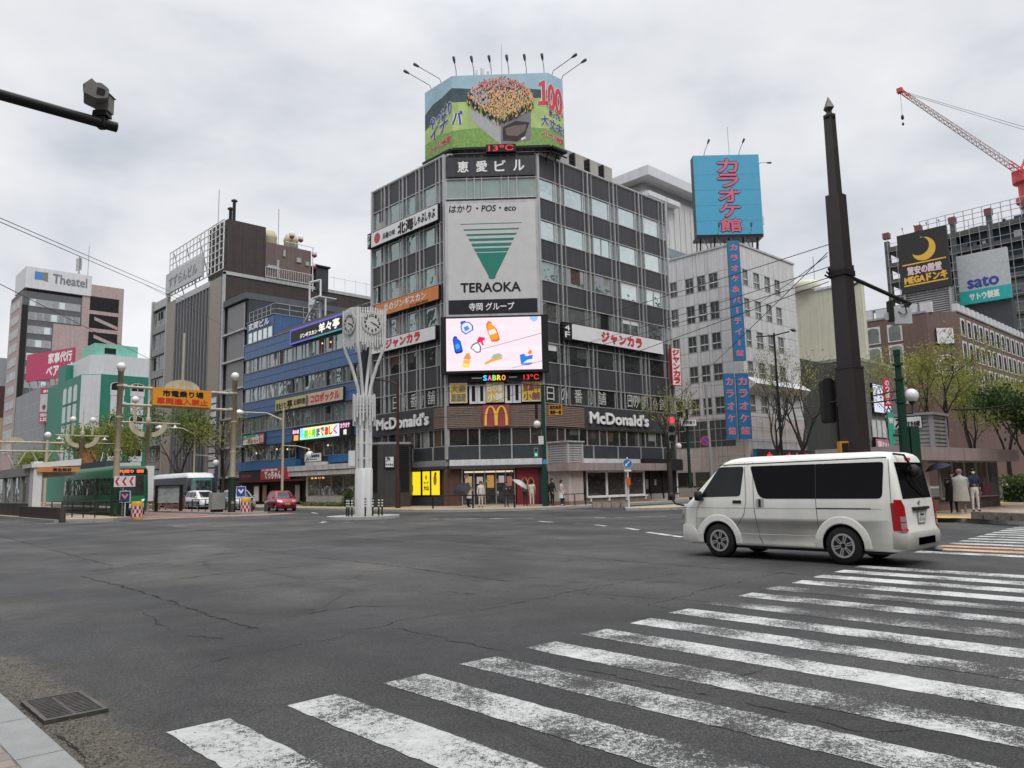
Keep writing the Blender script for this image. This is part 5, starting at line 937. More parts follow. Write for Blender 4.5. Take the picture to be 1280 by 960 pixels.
mb = MB()
for i in range(7): mb.ball(KR(70.5 + i * .55, 2.85, .6), .16, lit('warm_bulb', (1, .85, .6), .9), 6, 5)
mb.build('bulbs', t2)
# white building behind
t = thing('white_building', 'white panelled building with a deep roof overhang behind the corner office', 'building', (80, 60, .15)); WW = mat('white_siding', (.50, .50, .49), .6, var=.04, streak=.1)
mb = MB(); mb.box((74.2, 53.7, .15), (100, 70, 37.2), WW); mb.build('wall', t)
mb = MB(); WR = FR(53.7)
for k in range(20): mb.fbox(WR, 75 + k * 1.25, 75.08 + k * 1.25, 10, 36.5, 0, .05, STEEL)
mb.fbox(WR, 74.2, 100, 29.5, 30.6, .05, .09, mat('slate_stripe', (.16, .20, .23), .5)); mb.build('siding_seams', t)
mb = MB(); mb.box((73.0, 52.3, 38.4), (101, 72, 39.6), WH2); mb.box((74.6, 54.2, 37.2), (100, 71, 38.4), STEEL); mb.build('roof', t); mb = MB(); mb.box((73.4, 52.6, 36.0), (80, 53.6, 36.6), WH2); mb.tube([(77, 52.7, 32), (77, 52.7, 36.6)], .15, STEEL, 6); mb.build('ledge', t)
# cream block
t = thing('cream_building', 'plain cream building with a flat roof behind the brown pillar', 'building', (101, 44, .15)); mb = MB(); CRW = mat('cream_wall', (.56, .54, .42), .7, var=.05, streak=.12); mb.box((100, 39.0, .15), (101, 52, 26.8), CRW); mb.box((99.8, 38.8, 26.8), (101.2, 52.2, 27.1), WH2); mb.build('wall', t)
for z in (20.5, 17.2): window(FL(100), -50.5, -49.2, z, z + 2.4, G_MID, t, d=.0)
t3 = thing('water_tank', 'pale round water tank on the cream building roof', 'tank', (101, 47.5, 28.2)); mb = MB(); mb.lathe([(1.7, 0), (1.8, .4), (1.8, 1.0), (1.4, 1.4), (.05, 1.5)], (100.6, 46.5, 27.1), CRW, 14); mb.build('tank', t3); mb = MB(); mb.tube([(101, 45.5, 28.2), (101, 45.5, 32)], .05, STEEL, 5); mb.build('rod', t3)
# dark low block and grey block with white screen
t = thing('shop_building', 'low dark green grey building half hidden by bare trees beside the karaoke building', 'building', (88, 42, .15)); mb = MB(); DGG = mat('dark_olive_wall', (.055, .057, .052), .6, streak=.2); mb.box((81.8, 39.3, .15), (95.5, 52, 15), DGG); mb.build('wall', t)
for k in range(4): window(KR, 90.2 + k * 1.25, 91.4 + k * 1.25, 2.6, 14.4, glass_mat('pale_shop_glass', (.16, .2, .2), (.7, .85, .85), .2), t, d=.35)
mb = MB(); mb.fbox(KR, 82, 95.4, .3, 2.5, .3, .36, DARK); mb.build('shop_window', t)
t = thing('shop_building', 'grey louvred shop building with a blank white screen, right of the brown pillar', 'building', (103, 42, .15)); mb = MB(); mb.box((96.2, 39.0, .15), (109.5, 52, 16.2), mat('grey_louvre_wall', (.21, .215, .22), .6, var=.06, streak=.3)); mb.box((96, 38.9, 16.2), (109.7, 52, 16.6), STEEL); mb.build('wall', t)
mb = MB()
for k in range(30): mb.fbox(KR, 96.4 + k * .43, 96.48 + k * .43, 8, 16, 0, .08, STEEL)
mb.build('fins', t)
t2 = sign('blank_screen', 'blank pale lilac screen on the grey louvred building', KR, 99.9, 105.6, 9.7, 13.5, .1, .4, lit('blank_screen', (.68, .70, .83), 1.0), 'video screen', fr=.1)
for k in range(3): window(KR, 99.5 + k * 1.6, 100.9 + k * 1.6, 6.6, 8.9, WHITE, t, d=.1)
t2 = sign('shop_sign', 'pink and yellow shop sign low on the grey louvred building', KR, 99.3, 109, 4.4, 6.4, .1, .5, mat('sign_pink', (.52, .14, .22), .5)); mb = MB(); mb.text(KR, '薬SALE', 99.8, 104.5, 4.7, 6.1, .52, WHITEINK, .08); mb.fpoly(KR, [(105, 4.6), (108.8, 4.6), (108.8, 6.2), (105, 6.2)], .51, lit('lit_panel', (.9, .75, .7), .8)); mb.text(KR, 'くすり', 105.2, 108.4, 4.8, 5.9, .53, RED, .05); mb.build('lettering', t2)
GP = F2((52.2, 33.2 - 14), (53.2, 33.2 - 14.6))
# brown department store
t = thing('department_store', 'broad brown building with rows of white framed arched windows at the right', 'building', (128, 42, .15)); BL2, BR2, BCH = FL(120), FR(34.72), F2((120, 37.8), (123.08, 34.72))
DB = mat('cocoa_wall', (.145, .09, .077), .7, var=.08, streak=.1); mb = MB(); mb.prism([(120, 75), (120, 37.8), (123.08, 34.72), (190, 34.72), (190, 75)], .15, 25.4, DB); mb.build('wall', t)
mb = MB()
for k in range(26): mb.fbox(BR2, 123.4 + k * 2.3, 124.7 + k * 2.3, 25.4, 26.7, -.6, .1, WH2)
for k in range(14): mb.fbox(BL2, -66 + k * 2.1, -64.4 + k * 2.1, 25.4, 27, -.8, -.2, WH2)
mb.fbox(BL2, -74, -37.9, 25.4, 25.7, -.4, .1, STEEL); mb.fbox(BR2, 123, 189, 25.4, 25.6, -.4, .15, STEEL); mb.fbox(BL2, -66, -40, 27, 27.2, -2, -.3, STEEL); mb.build('parapet', t)
for j in range(4):
    for k in range(20):
        u = 124.3 + k * 2.95; z = 21.9 - j * 3.45
        mb = MB(); mb.fprism(BR2, [(u, z), (u + 2.0, z), (u + 2.0, z + 2.75), (u, z + 2.75)], 0, .07, WHITE); mb.fpoly(BR2, archpts(u + .35, u + 1.65, z + .15, z + 2.5), .075, G_DARK); mb.build('window', t)
    for k in range(4):
        u = -52.9 + k * 3.15 + (1.5 if k < 2 else 0) * 0; z = 21.7 - j * 3.15
        mb = MB(); mb.fprism(BL2, [(u, z), (u + 2.1, z), (u + 2.1, z + 2.7), (u, z + 2.7)], 0, .07, WHITE); mb.fpoly(BL2, archpts(u + .2, u + 1.9, z + .15, z + 2.5), .075, G_MID); mb.build('window', t)
t2 = sign('wall_emblem', 'square white emblem panel on the brown chamfered corner', BCH, 1.0, 3.5, 20.6, 23.0, .1, .35, WHITEPANEL); mb = MB()
for a, b, c, d_ in ((1.3, 20.9, 2.0, 21.6), (2.2, 21.2, 3.2, 21.9), (1.4, 22.0, 2.4, 22.7), (2.6, 22.2, 3.2, 22.8), (1.9, 20.8, 2.9, 21.1)): mb.stroke(BCH, [(a, b), ((a + c) / 2 + .1, d_), (c, b + .2)], .12, .36, mat('emblem_grey', (.3, .3, .31)))
mb.build('pattern', t2)
t2 = thing('ring_emblem', 'round metal ring emblem on the brown corner behind bare branches', 'sign', BCH(2, 16, .2)); mb = MB()
for r_ in (1.5, 1.15): mb.tube([BCH(2.1 + r_ * math.cos(k * math.pi / 12), 17.4 + r_ * math.sin(k * math.pi / 12), .3) for k in range(25)], .12, WHITE, 5)
mb.text(BCH, '2', 1.6, 2.6, 16.8, 18, .2, STEEL, .05); mb.build('ring', t2)
# construction tower
t = thing('construction_tower', 'unfinished grey steel tower with open floors and netting behind the signs', 'building', (195, 50, .15)); CF = FL(185); CS = mat('girder_grey', (.085, .09, .095), .6, var=.2); NET = mat('blue_grey_net', (.055, .085, .105), .8, var=.5, scale=.25); PNL = mat('corrugated_panel', (.19, .195, .20), .6, var=.1, streak=.1)
mb = MB()
for k in range(14): z = 54.2 - k * 3.9; mb.fbox(CF, -66, -8, z, z + .9, -22, .0, CS)
mb.build('floor_deck', t); mb = MB()
for k in range(9): u = -65.6 + k * 7.1; mb.fbox(CF, u - .5, u + .5, 1, 58.2 - (1.5 if k == 0 else 0), -1.2, -.2, CS); mb.fbox(CF, u - .5, u + .5, 1, 56, -16, -15, CS)
mb.build('column', t); mb = MB()
for k in range(9): u = -65.6 + k * 7.1; mb.fbox(CF, u - .7, u + .7, 57.4, 58.8, -1.4, .0, mat('dull_red_cap', (.16, .05, .05), .7))
mb.build('column_cap', t)
mb = MB(); mb.fbox(CF, -50, -8, 44, 55.8, -2.6, -2.2, NET); mb.fbox(CF, -63, -50, 50, 55.5, -8, -7.6, NET); mb.build('netting', t)
mb = MB(); mb.fbox(CF, -64, -30, 2, 40, -3, -2.4, PNL); mb.fbox(CF, -46.4, -8, 2, 44, -2.5, -1.2, PNL); mb.build('cladding_panel', t)
mb = MB()
for k in range(28): u = -58 + k * 1.8; mb.tube([CF(u, 55, -.1), CF(u, 59.5, -.1)], .09, STEEL, 4)
for z in (57.3, 58.4, 59.5): mb.tube([CF(-58, z, -.1), CF(-9, z, -.1)], .08, STEEL, 4)
mb.build('guard_rail', t); mb = MB()
for k in range(30): u = -65 + k * 1.9; mb.tube([CF(u, 25, .9), CF(u, 55 if k % 3 else 57, .9)], .07, STEEL, 4)
for k in range(17): z = 26 + k * 1.85; mb.tube([CF(-65, z, .9), CF(-10, z, .9)], .06, STEEL, 4)
mb.build('scaffolding', t); mb = MB(); r = random.Random(2)
for k in range(60): u = r.uniform(-64, -12); z = r.choice([54.2 - j * 3.9 for j in range(5)]) + .9; w = r.uniform(.5, 3); mb.fbox(CF, u, u + w, z, z + r.uniform(.3, 1.6), -r.uniform(1, 6), -.6, r.choice([CS, STEEL, WHITE, NET]))
for k in range(8): mb.fbox(CF, -34 + k * 3, -33.7 + k * 3, 52, 55, -2.1, -1.9, WHITE)
mb.build('site_clutter', t)
for i, (u, z) in enumerate(((-59.4, 48.3), (-38.6, 54.0))):
    pass
MS = FL(150)
t2 = thing('rooftop_billboard', 'black rooftop billboard with a yellow crescent moon and yellow bars', 'billboard', MS(-47, 25.4, 0)); mb = MB(); mb.fbox(MS, -51.2, -42.7, 35.5, 46.8, -.8, 0, mat('billboard_black', (.035, .033, .033), .5)); mb.build('panel', t2)
mb = MB(); MY = mat('moon_yellow', (.66, .40, .04), .5); n = 24
o_ = [(-46.75 + 2.1 * math.cos(a), 43.3 + 2.2 * math.sin(a)) for a in [rad(100 - 245 * k / n) for k in range(n + 1)]]; i_ = [(-47.45 + 1.75 * math.cos(a), 43.95 + 1.75 * math.sin(a)) for a in [rad(80 - 215 * k / n) for k in range(n + 1)]]
for k in range(n): mb.fpoly(MS, [o_[k], i_[k], i_[k + 1], o_[k + 1]][::-1], .02, MY)
for z in (41.0 - .3, 36.75): mb.fpoly(MS, [(-50.6, z), (-43.1, z), (-43.1, z + .25), (-50.6, z + .25)], .02, MY)
mb.build('moon_and_bars', t2); mb = MB(); mb.text(MS, '驚安の殿堂', -49.8, -44.0, 38.8, 40.3, .03, mat('pink_white', (.65, .5, .52)), .08); mb.text(MS, 'MEGAドンキ', -50.4, -43.2, 37.2, 38.6, .03, MY, .1); mb.build('lettering', t2)
mb = MB()
for u in (-50.8, -43.1): mb.fbox(MS, u - .2, u + .2, 25.3, 35.5, -.8, -.3, STEEL)
mb.fbox(MS, -51, -42.9, 25.3, 35.3, -2, -1, mat('grille_grey', (.2, .2, .2), .6, streak=.3)); 
for k in range(23): mb.fbox(MS, -50.9, -43, 25.5 + k * .42, 25.7 + k * .42, -1, -.8, STEEL)
mb.build('support_frame', t2)
for i in range(4): flood(MS(-50 + i * 2.1, 46.8, -.4), MS(-50 + i * 2.1, 47.3, -.1), MS(-49.8 + i * 2.1, 47.6, .8)).build('floodlight', t2)
SS = FL(155)
t2 = thing('rooftop_billboard', 'pale grey and teal rooftop billboard on a dark frame in front of the unfinished tower', 'billboard', SS(-38, 25.4, 0)); mb = MB(); mb.fbox(SS, -42.9, -34.8, 35.0, 41.8, -.8, 0, mat('billboard_silver', (.42, .45, .46), .5)); mb.fbox(SS, -42.9, -34.8, 32.5, 35.0, -.8, .02, mat('billboard_teal', (.01, .36, .34), .5)); mb.build('panel', t2)
mb = MB(); mb.text(SS, 'sato', -41.4, -36.5, 35.4, 37.1, .03, mat('ink_blue', (.03, .06, .30)), .12); mb.text(SS, 'サトウ製薬', -41.3, -36.6, 33.1, 34.4, .04, WHITEINK, .06); mb.build('lettering', t2)
mb = MB(); mb.fbox(SS, -42.6, -35, 25.3, 32.4, -3, -.6, mat('dark_slate_panel', (.06, .065, .075), .6)); mb.build('support_wall', t2)
# crane
t2 = thing('tower_crane', 'red and white luffing tower crane standing on the unfinished tower', 'crane', (202, 42.5, 60)); CRR = mat('crane_red', (.50, .05, .055), .5); CRW2 = mat('crane_pale', (.50, .42, .42), .5)
tip = Vector((184.4, 59.3, 91.5)); base = Vector((203.5, 41.2, 70.6)); ax = (tip - base).normalized(); sd = ax.cross(Vector((0, 0, 1))).normalized(); up = sd.cross(ax)
mb = MB(); N = 26; q = []
for k in range(N + 1):
    p = base.lerp(tip, k / N); w = .8 - .35 * k / N; q.append([p + sd * w, p - sd * w, p + up * w * 1.7])
for k in range(N):
    m_ = CRW2 if 2 < k < 24 else CRR
    for j in range(3): mb.tube([q[k][j], q[k + 1][j]], .13, m_, 4); mb.tube([q[k][j], q[k + 1][(j + 1) % 3]], .07, m_, 4); mb.tube([q[k][j], q[k][(j + 1) % 3]], .07, m_, 4)
mb.build('jib', t2)
mb = MB(); mb.lathe([(1.7, 0), (1.7, 1), (2.3, 1.2), (2.3, 2.4), (1.6, 2.6), (1.6, 5.5), (2.6, 6), (2.6, 7.5), (1.2, 8)], (204, 40.6, 62.5), CRR, 10, smooth=False); mb.box((203, 38, 69.5), (207, 43, 71.5), CRR); mb.build('slewing_unit', t2)
mb = MB(); mb.lathe([(1.3, 0), (1.3, 12)], (204, 40.6, 51), mat('crane_mast_grey', (.35, .33, .33), .6), 4, smooth=False); mb.build('mast', t2)
mb = MB(); apex = Vector((206.5, 38.2, 80.5))
for p in ((203, 41.5, 70.5), (206, 40.2, 70.5), (208, 36, 70.5)): mb.tube([p, apex], .28, CRR, 5)
mb.build('a_frame', t2); mb = MB(); mb.tube([apex, tip], .05, BLACK, 4); mb.tube([apex + Vector((0, 0, .8)), tip + Vector((0, 0, .3))], .05, BLACK, 4); mb.tube([tip, tip - Vector((0, 0, 5.5))], .035, BLACK, 4); mb.build('cables', t2)
mb = MB(); mb.lathe([(.1, 0), (.35, .3), (.3, 1), (.1, 1.3)], tip - Vector((0, 0, 7.0)), BLACK, 6); mb.lathe([(.1, 0), (.3, .3), (.1, .8)], tip - Vector((0, 0, 8.4)), BLACK, 6); mb.build('hook', t2); mb = MB(); mb.lathe([(.5, -.5), (.5, .5)], tip, CRR, 8, 'y'); mb.box(tip - Vector((.6, .6, .2)), tip + Vector((.5, .6, .8)), CRR); mb.build('jib_head', t2)
# ---------------------------------------------------------------- subway entrances
def louvre_house(t, x0, x1, y0, y1, z0, z1, m):
    mb = MB(); mb.box((x0 + .1, y0 + .1, z0), (x1 - .1, y1 - .1, z1 - .1), STEEL); mb.box((x0 - .08, y0 - .08, z1 - .1), (x1 + .08, y1 + .08, z1), m)
    for x, y in ((x0, y0), (x1 - .15, y0), (x0, y1 - .15), (x1 - .15, y1 - .15)): mb.box((x, y, z0), (x + .15, y + .15, z1 - .1), m)
    n = int((z1 - z0) / .16)
    for k in range(n):
        z = z0 + .05 + k * .16; mb.box((x0 + .15, y0 + .03, z), (x1 - .15, y0 + .1, z + .1), m); mb.box((x0 + .03, y0 + .15, z), (x0 + .1, y1 - .15, z + .1), m)
    mb.build('louvred_housing', t)
PK = mat('pink_fascia', (.30, .235, .23), .55, streak=.15); PKW = mat('pale_pink_wall', (.45, .385, .37), .6, streak=.2)
t = thing('subway_entrance', 'low pink subway entrance with glass walls in front of the corner office', 'subway entrance', (43, 37, .15)); Q = FR(35.5)
mb = MB(); mb.box((40.6, 35.5, .15), (48.0, 38.3, .62), mat('brown_stone', (.20, .155, .125), .8, streak=.2)); mb.box((38.7, 35.4, .15), (40.2, 37.3, 2.45), PKW); mb.box((38.66, 35.36, .15), (40.24, 37.34, .4), mat('brown_stone', (.20, .155, .125))); mb.build('wall', t)
for i in range(3): window(Q, 40.75 + i * 2.2, 42.93 + i * 2.2, .62, 2.42, G_SHOP, t, d=-.1, fm=WHITE, w=.09, name='glass_wall')
window(Fr((47.35, 0, 0), (0, 1, 0)), 35.5, 38.2, .62, 2.42, G_SHOP, t, d=-.05, fm=WHITE, name='glass_wall')
mb = MB(); mb.fbox(Q, 40.6, 47.5, .55, .64, -.2, .12, WHITE)
for u in (41, 43, 45, 47.3): mb.fbox(Q, u - .06, u + .06, .3, .6, 0, .1, WHITE)
mb.build('sill', t)
mb = MB(); e = [38.3, 39.4, 40.9, 43.2, 45.8, 48, 50.0]
for i in range(6): mb.fbox(Q, e[i] + .02, e[i + 1] - .02, 2.45, 2.98, -1.8, .55, PK)
mb.build('canopy', t); louvre_house(t, 38.6, 40.2, 35.3, 37.3, 2.98, 4.5, mat('louvre_white', (.40, .40, .39), .6, streak=.2))
t = thing('subway_entrance', 'low mauve subway entrance with glass walls and a grey louvred housing, behind the waiting people', 'subway entrance', (35, 11.5, .15))
SA, SB_ = Fr((34.4, 11.2, 0), (1, -.06, 0)), FL(29)
mb = MB(); mb.prism([(34.0, 11.25), (41.9, 10.75), (42.3, 14), (34.0, 14)], .15, .62, mat('mauve_stone', (.15, .115, .105), .7, streak=.2)); mb.prism([(30.6, 11.5), (33.8, 11.2), (33.9, 14), (30.6, 14)], .15, 2.25, PKW); mb.prism([(34.2, 11.4), (34.55, 11.35), (34.6, 12), (34.2, 12)], .62, 2.25, PKW); mb.build('wall', t)
for i in range(5): window(SA, .55 + i * 1.35, 1.88 + i * 1.35, .62, 2.22, glass_mat('clear_glass', (.10, .085, .07), (.9, .9, .9), .08), t, d=.06, fm=STEEL, name='glass_wall')
mb = MB(); Fx = Fr((30.2, 11.3, 0), (1, -.06, 0)); e = [0, 1.9, 3.9, 5.9, 7.9, 9.9, 12.6]
for i in range(6): mb.fbox(Fx, e[i] + .02, e[i + 1] - .02, 2.22, 2.75, -2.9, .55, mat('mauve_fascia', (.31, .245, .245), .5, streak=.1))
mb.build('canopy', t); louvre_house(t, 33.2, 34.9, 10.6, 12.3, 2.75, 4.15, mat('louvre_grey', (.24, .24, .245), .6, streak=.2))
mb = MB(); HF = Fr((33.17, 12.3, 0), (0, -1, 0)); mb.fbox(HF, .2, 1.3, 3.55, 4.0, 0, .04, WHITE); mb.text(HF, "すすきの駅", .65, 1.25, 3.62, 3.82, .05, BLACKINK, .01); mb.text(HF, "↗", .3, .55, 3.6, 3.95, .05, BLACKINK, .02); mb.build('sign_face', t)
t = thing('vent_kiosk', 'dark louvred street kiosk left of the yellow lit posters', 'kiosk', (31.8, 47.5, .15)); KC = Vector((32.4, 47.4)); KM = mat('kiosk_charcoal', (.05, .048, .046), .6, streak=.15)
mb = MB(); fwd = Vector((.66, .75)); rt = Vector((.75, -.66)); pts = [KC - rt * 2.3 + fwd * .9, KC - rt * .85 - fwd * .15, KC + rt * .55 - fwd * .15, KC + rt * 1.45 + fwd * .3, KC + rt * 1.45 + fwd * 2.2, KC - rt * 2.3 + fwd * 2.2]
mb.prism([tuple(p) for p in pts], .15, 4.75, KM); mb.build('wall', t); mb = MB(); mb.prism([tuple(KC + (p - KC) * 1.03) for p in pts], 4.75, 4.9, STEEL); mb.build('roof', t)
for a, b in ((0, 1), (2, 3)):
    F = F2(tuple(pts[a]), tuple(pts[b])); w = (pts[b] - pts[a]).length; mb = MB()
    for k in range(24): mb.fbox(F, .1, w - .1, 1.25 + k * .145, 1.33 + k * .145, 0, .05, BLACK)
    mb.build('louvre', t)
F = F2(tuple(pts[1]), tuple(pts[2])); t2 = sign('notice_sign', 'small white sign board on the dark louvred kiosk', F, .5, 1.2, 3.0, 3.85, .05, .14, WHITEPANEL); let(t2, [('t', F, '↗', .58, .85, 3.45, 3.75, .15, BLACKINK, .015), ('t', F, 'すすきの', .57, 1.12, 3.15, 3.3, .15, BLACKINK, .01)])
# ---------------------------------------------------------------- vehicles
def outline(x0, x1, hw, rf, rr, n=5):
    P = []
    for cx, cy, r_, a0 in ((x0 + rf, -hw + rf, rf, 180), (x1 - rr, -hw + rr, rr, 270), (x1 - rr, hw - rr, rr, 0), (x0 + rf, hw - rf, rf, 90)):
        P += [(cx + r_ * math.cos(rad(a0 + 90 * k / n)), cy + r_ * math.sin(rad(a0 + 90 * k / n))) for k in range(n + 1)]
    return P
def sliced(mb, levels, m, n=5):
    R = [[Vector((x, y, z)) for x, y in outline(a, b, h, f, r_, n)] for z, a, b, h, f, r_ in levels]; k = len(R[0])
    mb.mesh([v for r_ in R for v in r_], [(i * k + j, i * k + (j + 1) % k, (i + 1) * k + (j + 1) % k, (i + 1) * k + j) for i in range(len(R) - 1) for j in range(k)], m, True)
    mb.mesh(R[0], [tuple(range(k - 1, -1, -1))], m); mb.mesh(R[-1], [tuple(range(k))], m)
def lerp_level(levels, z, i):
    for a, b in zip(levels, levels[1:]):
        if a[0] <= z <= b[0]: f = (z - a[0]) / max(1e-6, b[0] - a[0]); return a[i] + (b[i] - a[i]) * f
    return levels[-1][i] if z > levels[-1][0] else levels[0][i]
def rpoly(pts, r, n=4):
    out = []; rs_ = r
    for i in range(len(pts)):
        r = rs_[i] if isinstance(rs_, tuple) else rs_
        a, b, c = Vector(pts[i - 1]), Vector(pts[i]), Vector(pts[(i + 1) % len(pts)]); u = (a - b).normalized(); v = (c - b).normalized(); d = min(r, (a - b).length / 2.2, (c - b).length / 2.2)
        for k in range(n + 1): f = k / n; p = b + u * d * (1 - f) ** 2 + v * d * f ** 2; out.append((p.x, p.y))
    return out
def side_panel(mb, levels, pts, side, d, m):
    P = [(x, side * (lerp_level(levels, z, 3) + d), z) for x, z in pts]; mb.poly(P if side < 0 else P[::-1], m)
def end_panel(mb, levels, pts, front, d, m):
    P = []
    for y, z in pts:
        x = lerp_level(levels, z, 1) - d if front else lerp_level(levels, z, 2) + d
        hw = lerp_level(levels, z, 3); r_ = lerp_level(levels, z, 4 if front else 5); e = abs(y) - (hw - r_)
        if e > 0: off = r_ - math.sqrt(max(0, r_ * r_ - e * e)); x += off if front else -off
        P.append((x, y, z))
    mb.poly(P[::-1] if front else P, m)
def strip_panel(mb, levels, z0, z1, y0, y1, front, d, m, n=8, tp=0.):
    """curved pane across the front or rear"""
    vs, fs = [], []
    nz = 4
    for j in range(nz + 1):
        z = z0 + (z1 - z0) * j / nz
        for i in range(n + 1):
            y = y0 + (y1 - y0) * i / n; y *= 1 - tp * j / nz
            x = lerp_level(levels, z, 1) - d if front else lerp_level(levels, z, 2) + d
            hw = lerp_level(levels, z, 3); r_ = lerp_level(levels, z, 4 if front else 5); e = abs(y) - (hw - r_)
            if e > 0: off = r_ - math.sqrt(max(0, r_ * r_ - min(e, r_) ** 2)); x += off if front else -off
            vs.append((x, y, z))
    for j in range(nz):
        for i in range(n): a = j * (n + 1) + i; q_ = (a, a + 1, a + n + 2, a + n + 1); fs.append(q_[::-1] if front else q_)
    mb.mesh(vs, fs, m, True)
def weld(me):
    b = bmesh.new(); b.from_mesh(me); bmesh.ops.remove_doubles(b, verts=b.verts, dist=1e-4); b.to_mesh(me); b.free()
def cut_arches(o, cuts, m):
    weld(o.data)
    for x, r_, hw in cuts:
        mb = MB(); mb.lathe([(r_, -hw), (r_, -hw + .3)], (x, 0, r_ * .86), m, 24, 'y', False); c1 = mb.build('cut'); mb = MB(); mb.lathe([(r_, hw - .3), (r_, hw)], (x, 0, r_ * .86), m, 24, 'y', False); c2 = mb.build('cut')
        for c in (c1, c2):
            weld(c.data); c.parent = o.parent; md = o.modifiers.new('b', 'BOOLEAN'); md.operation = 'DIFFERENCE'; md.solver = 'EXACT'; md.material_mode = 'TRANSFER'; md.object = c
        bpy.context.view_layer.update(); me = bpy.data.meshes.new_from_object(o.evaluated_get(bpy.context.evaluated_depsgraph_get())); o.modifiers.clear(); o.data = me
        for c in (c1, c2): bpy.data.objects.remove(c)
def wheel(parent, x, y, r_, w, side, spokes=6, rim=mat('alloy', (.42, .42, .42), .35, .6, var=.05), rr=.64):
    mb = MB(); o = (x, y, r_); s = side
    mb.lathe([(r_ * .6, 0), (r_ * .93, 0), (r_, w * .16), (r_, w * .84), (r_ * .93, w), (r_ * .6, w)], (x, y - (0 if s < 0 else w), r_), TYRE, 28, 'y'); ob_ = mb.build('wheel', parent)
    mb = MB(); f = Fr((x, y + s * .003, 0), (-s, 0, 0)) if s < 0 else Fr((x, y + .003, 0), (-1, 0, 0)); f = Fr((x, y, 0), (1, 0, 0)) if s < 0 else Fr((x, y, 0), (-1, 0, 0))
    R = r_ * rr; pts = 28
    for k in range(pts):
        a0, a1 = 2 * math.pi * k / pts, 2 * math.pi * (k + 1) / pts
        mb.fprism(f, [(R * .84 * math.cos(a0), r_ + R * .84 * math.sin(a0)), (R * math.cos(a0), r_ + R * math.sin(a0)), (R * math.cos(a1), r_ + R * math.sin(a1)), (R * .84 * math.cos(a1), r_ + R * .84 * math.sin(a1))], -.05, .012, rim)
    mb.fdisc(f, 0, r_, R * .9, -.06, BLACK); mb.fdisc(f, 0, r_, R * .24, .0, rim, 14, d0=-.05); mb.fdisc(f, 0, r_, R * .12, .006, BLACK, 10)
    for k in range(spokes):
        a = 2 * math.pi * (k + .25) / spokes; c, s_ = math.cos(a), math.sin(a); q_ = lambda rr_, t_: (rr_ * c - t_ * s_, r_ + rr_ * s_ + t_ * c)
        mb.fprism(f, [q_(R * .2, -R * .11), q_(R * .86, -R * .15), q_(R * .86, R * .15), q_(R * .2, R * .11)], -.05, .004, rim); mb.fprism(f, [q_(R * .3, -.006), q_(R * .8, -.01), q_(R * .8, .01), q_(R * .3, .006)], .004, .006, BLACK)
    mb.build('rim', ob_); return ob_
TINT = glass_mat('tinted_glass', (.004, .004, .0045), (.4, .4, .43), -.02, .1, .004); CARGLASS = glass_mat('car_glass', (.014, .016, .015), (.8, .85, .85), -.015, .1, .004)
# ---- white van
VW = mat('van_white', (.70, .69, .64), .33, var=.045, scale=1.6, spec=.38, streak=.05); SEAM = mat('panel_gap', (.09, .088, .08), .7); PLASTIC = mat('black_plastic', (.02, .02, .021), .55)
VL = [(.26, .10, 4.60, .80, .25, .12), (.30, .04, 4.66, .825, .3, .14), (.45, .0, 4.695, .845, .34, .16), (.60, .0, 4.695, .8475, .36, .16), (.66, .015, 4.66, .8475, .36, .12), (.80, .03, 4.655, .8475, .36, .12), (.95, .06, 4.645, .8475, .36, .12), (1.06, .12, 4.635, .845, .34, .12), (1.14, .24, 4.625, .84, .3, .12),
      (1.5, .62, 4.565, .79, .26, .12), (1.82, .98, 4.50, .745, .24, .12), (1.88, 1.06, 4.47, .725, .24, .12), (1.93, 1.18, 4.42, .68, .24, .14), (1.965, 1.35, 4.33, .58, .24, .16), (1.982, 1.6, 4.15, .40, .2, .2)]
van = thing('van', 'white high roofed van with black side windows turning across the crossing', 'van', (15.298, 9.94, 0), rad(-90))
mb = MB(); sliced(mb, VL, VW, 6); body = mb.build('body', van); cut_arches(body, [(1.0, .385, .95), (3.57, .385, .95)], BLACK)
wz = .335
for x in (1.0, 3.57):
    for s in (-1, 1): wheel(van, x, s * .835, wz, .2, s)
arch_m = VW
for x in (1.0, 3.57):
    for s in (-1, 1):
        mb = MB()
        for k in range(20):
            a0, a1 = rad(-4 + 188 * k / 20), rad(-4 + 188 * (k + 1) / 20)
            def q(r_, a, d): z = .331 + r_ * math.sin(a); return (x + r_ * math.cos(a), s * (lerp_level(VL, max(z, .27), 3) + d), z)
            p = [q(.385, a0, .0), q(.385, a1, .0), q(.40, a1, .013), q(.40, a0, .013)]; mb.poly(p, arch_m, True); p = [q(.40, a0, .013), q(.40, a1, .013), q(.50, a1, .009), q(.50, a0, .009)]; mb.poly(p, arch_m, True); p = [q(.50, a0, .009), q(.50, a1, .009), q(.525, a1, .001), q(.525, a0, .001)]; mb.poly(p, arch_m, True)
        mb.build('wheel_arch_flare', van)
mb = MB()
WF = rpoly([(.58, 1.19), (1.53, 1.21), (1.61, 1.79), (1.04, 1.79)], .06); WS = rpoly([(1.95, 1.16), (3.108, 1.16), (3.108, 1.79), (1.75, 1.79)], (.16, .004, .004, .05)); WB_ = rpoly([(3.116, 1.16), (4.33, 1.16), (4.37, 1.79), (3.116, 1.79)], (.004, .09, .06, .004))
for s in (-1, 1): side_panel(mb, VL, WF, s, .004, CARGLASS)
mb.build('front_side_window', van)
for nm, w in (('side_window', WS), ('side_window', WB_)):
    for s in (-1, 1): mb = MB(); side_panel(mb, VL, w, s, .004, TINT); mb.build(nm, van)
mb = MB(); strip_panel(mb, VL, 1.16, 1.80, -.80, .80, True, .004, CARGLASS, tp=.1); mb.build('windscreen', van)
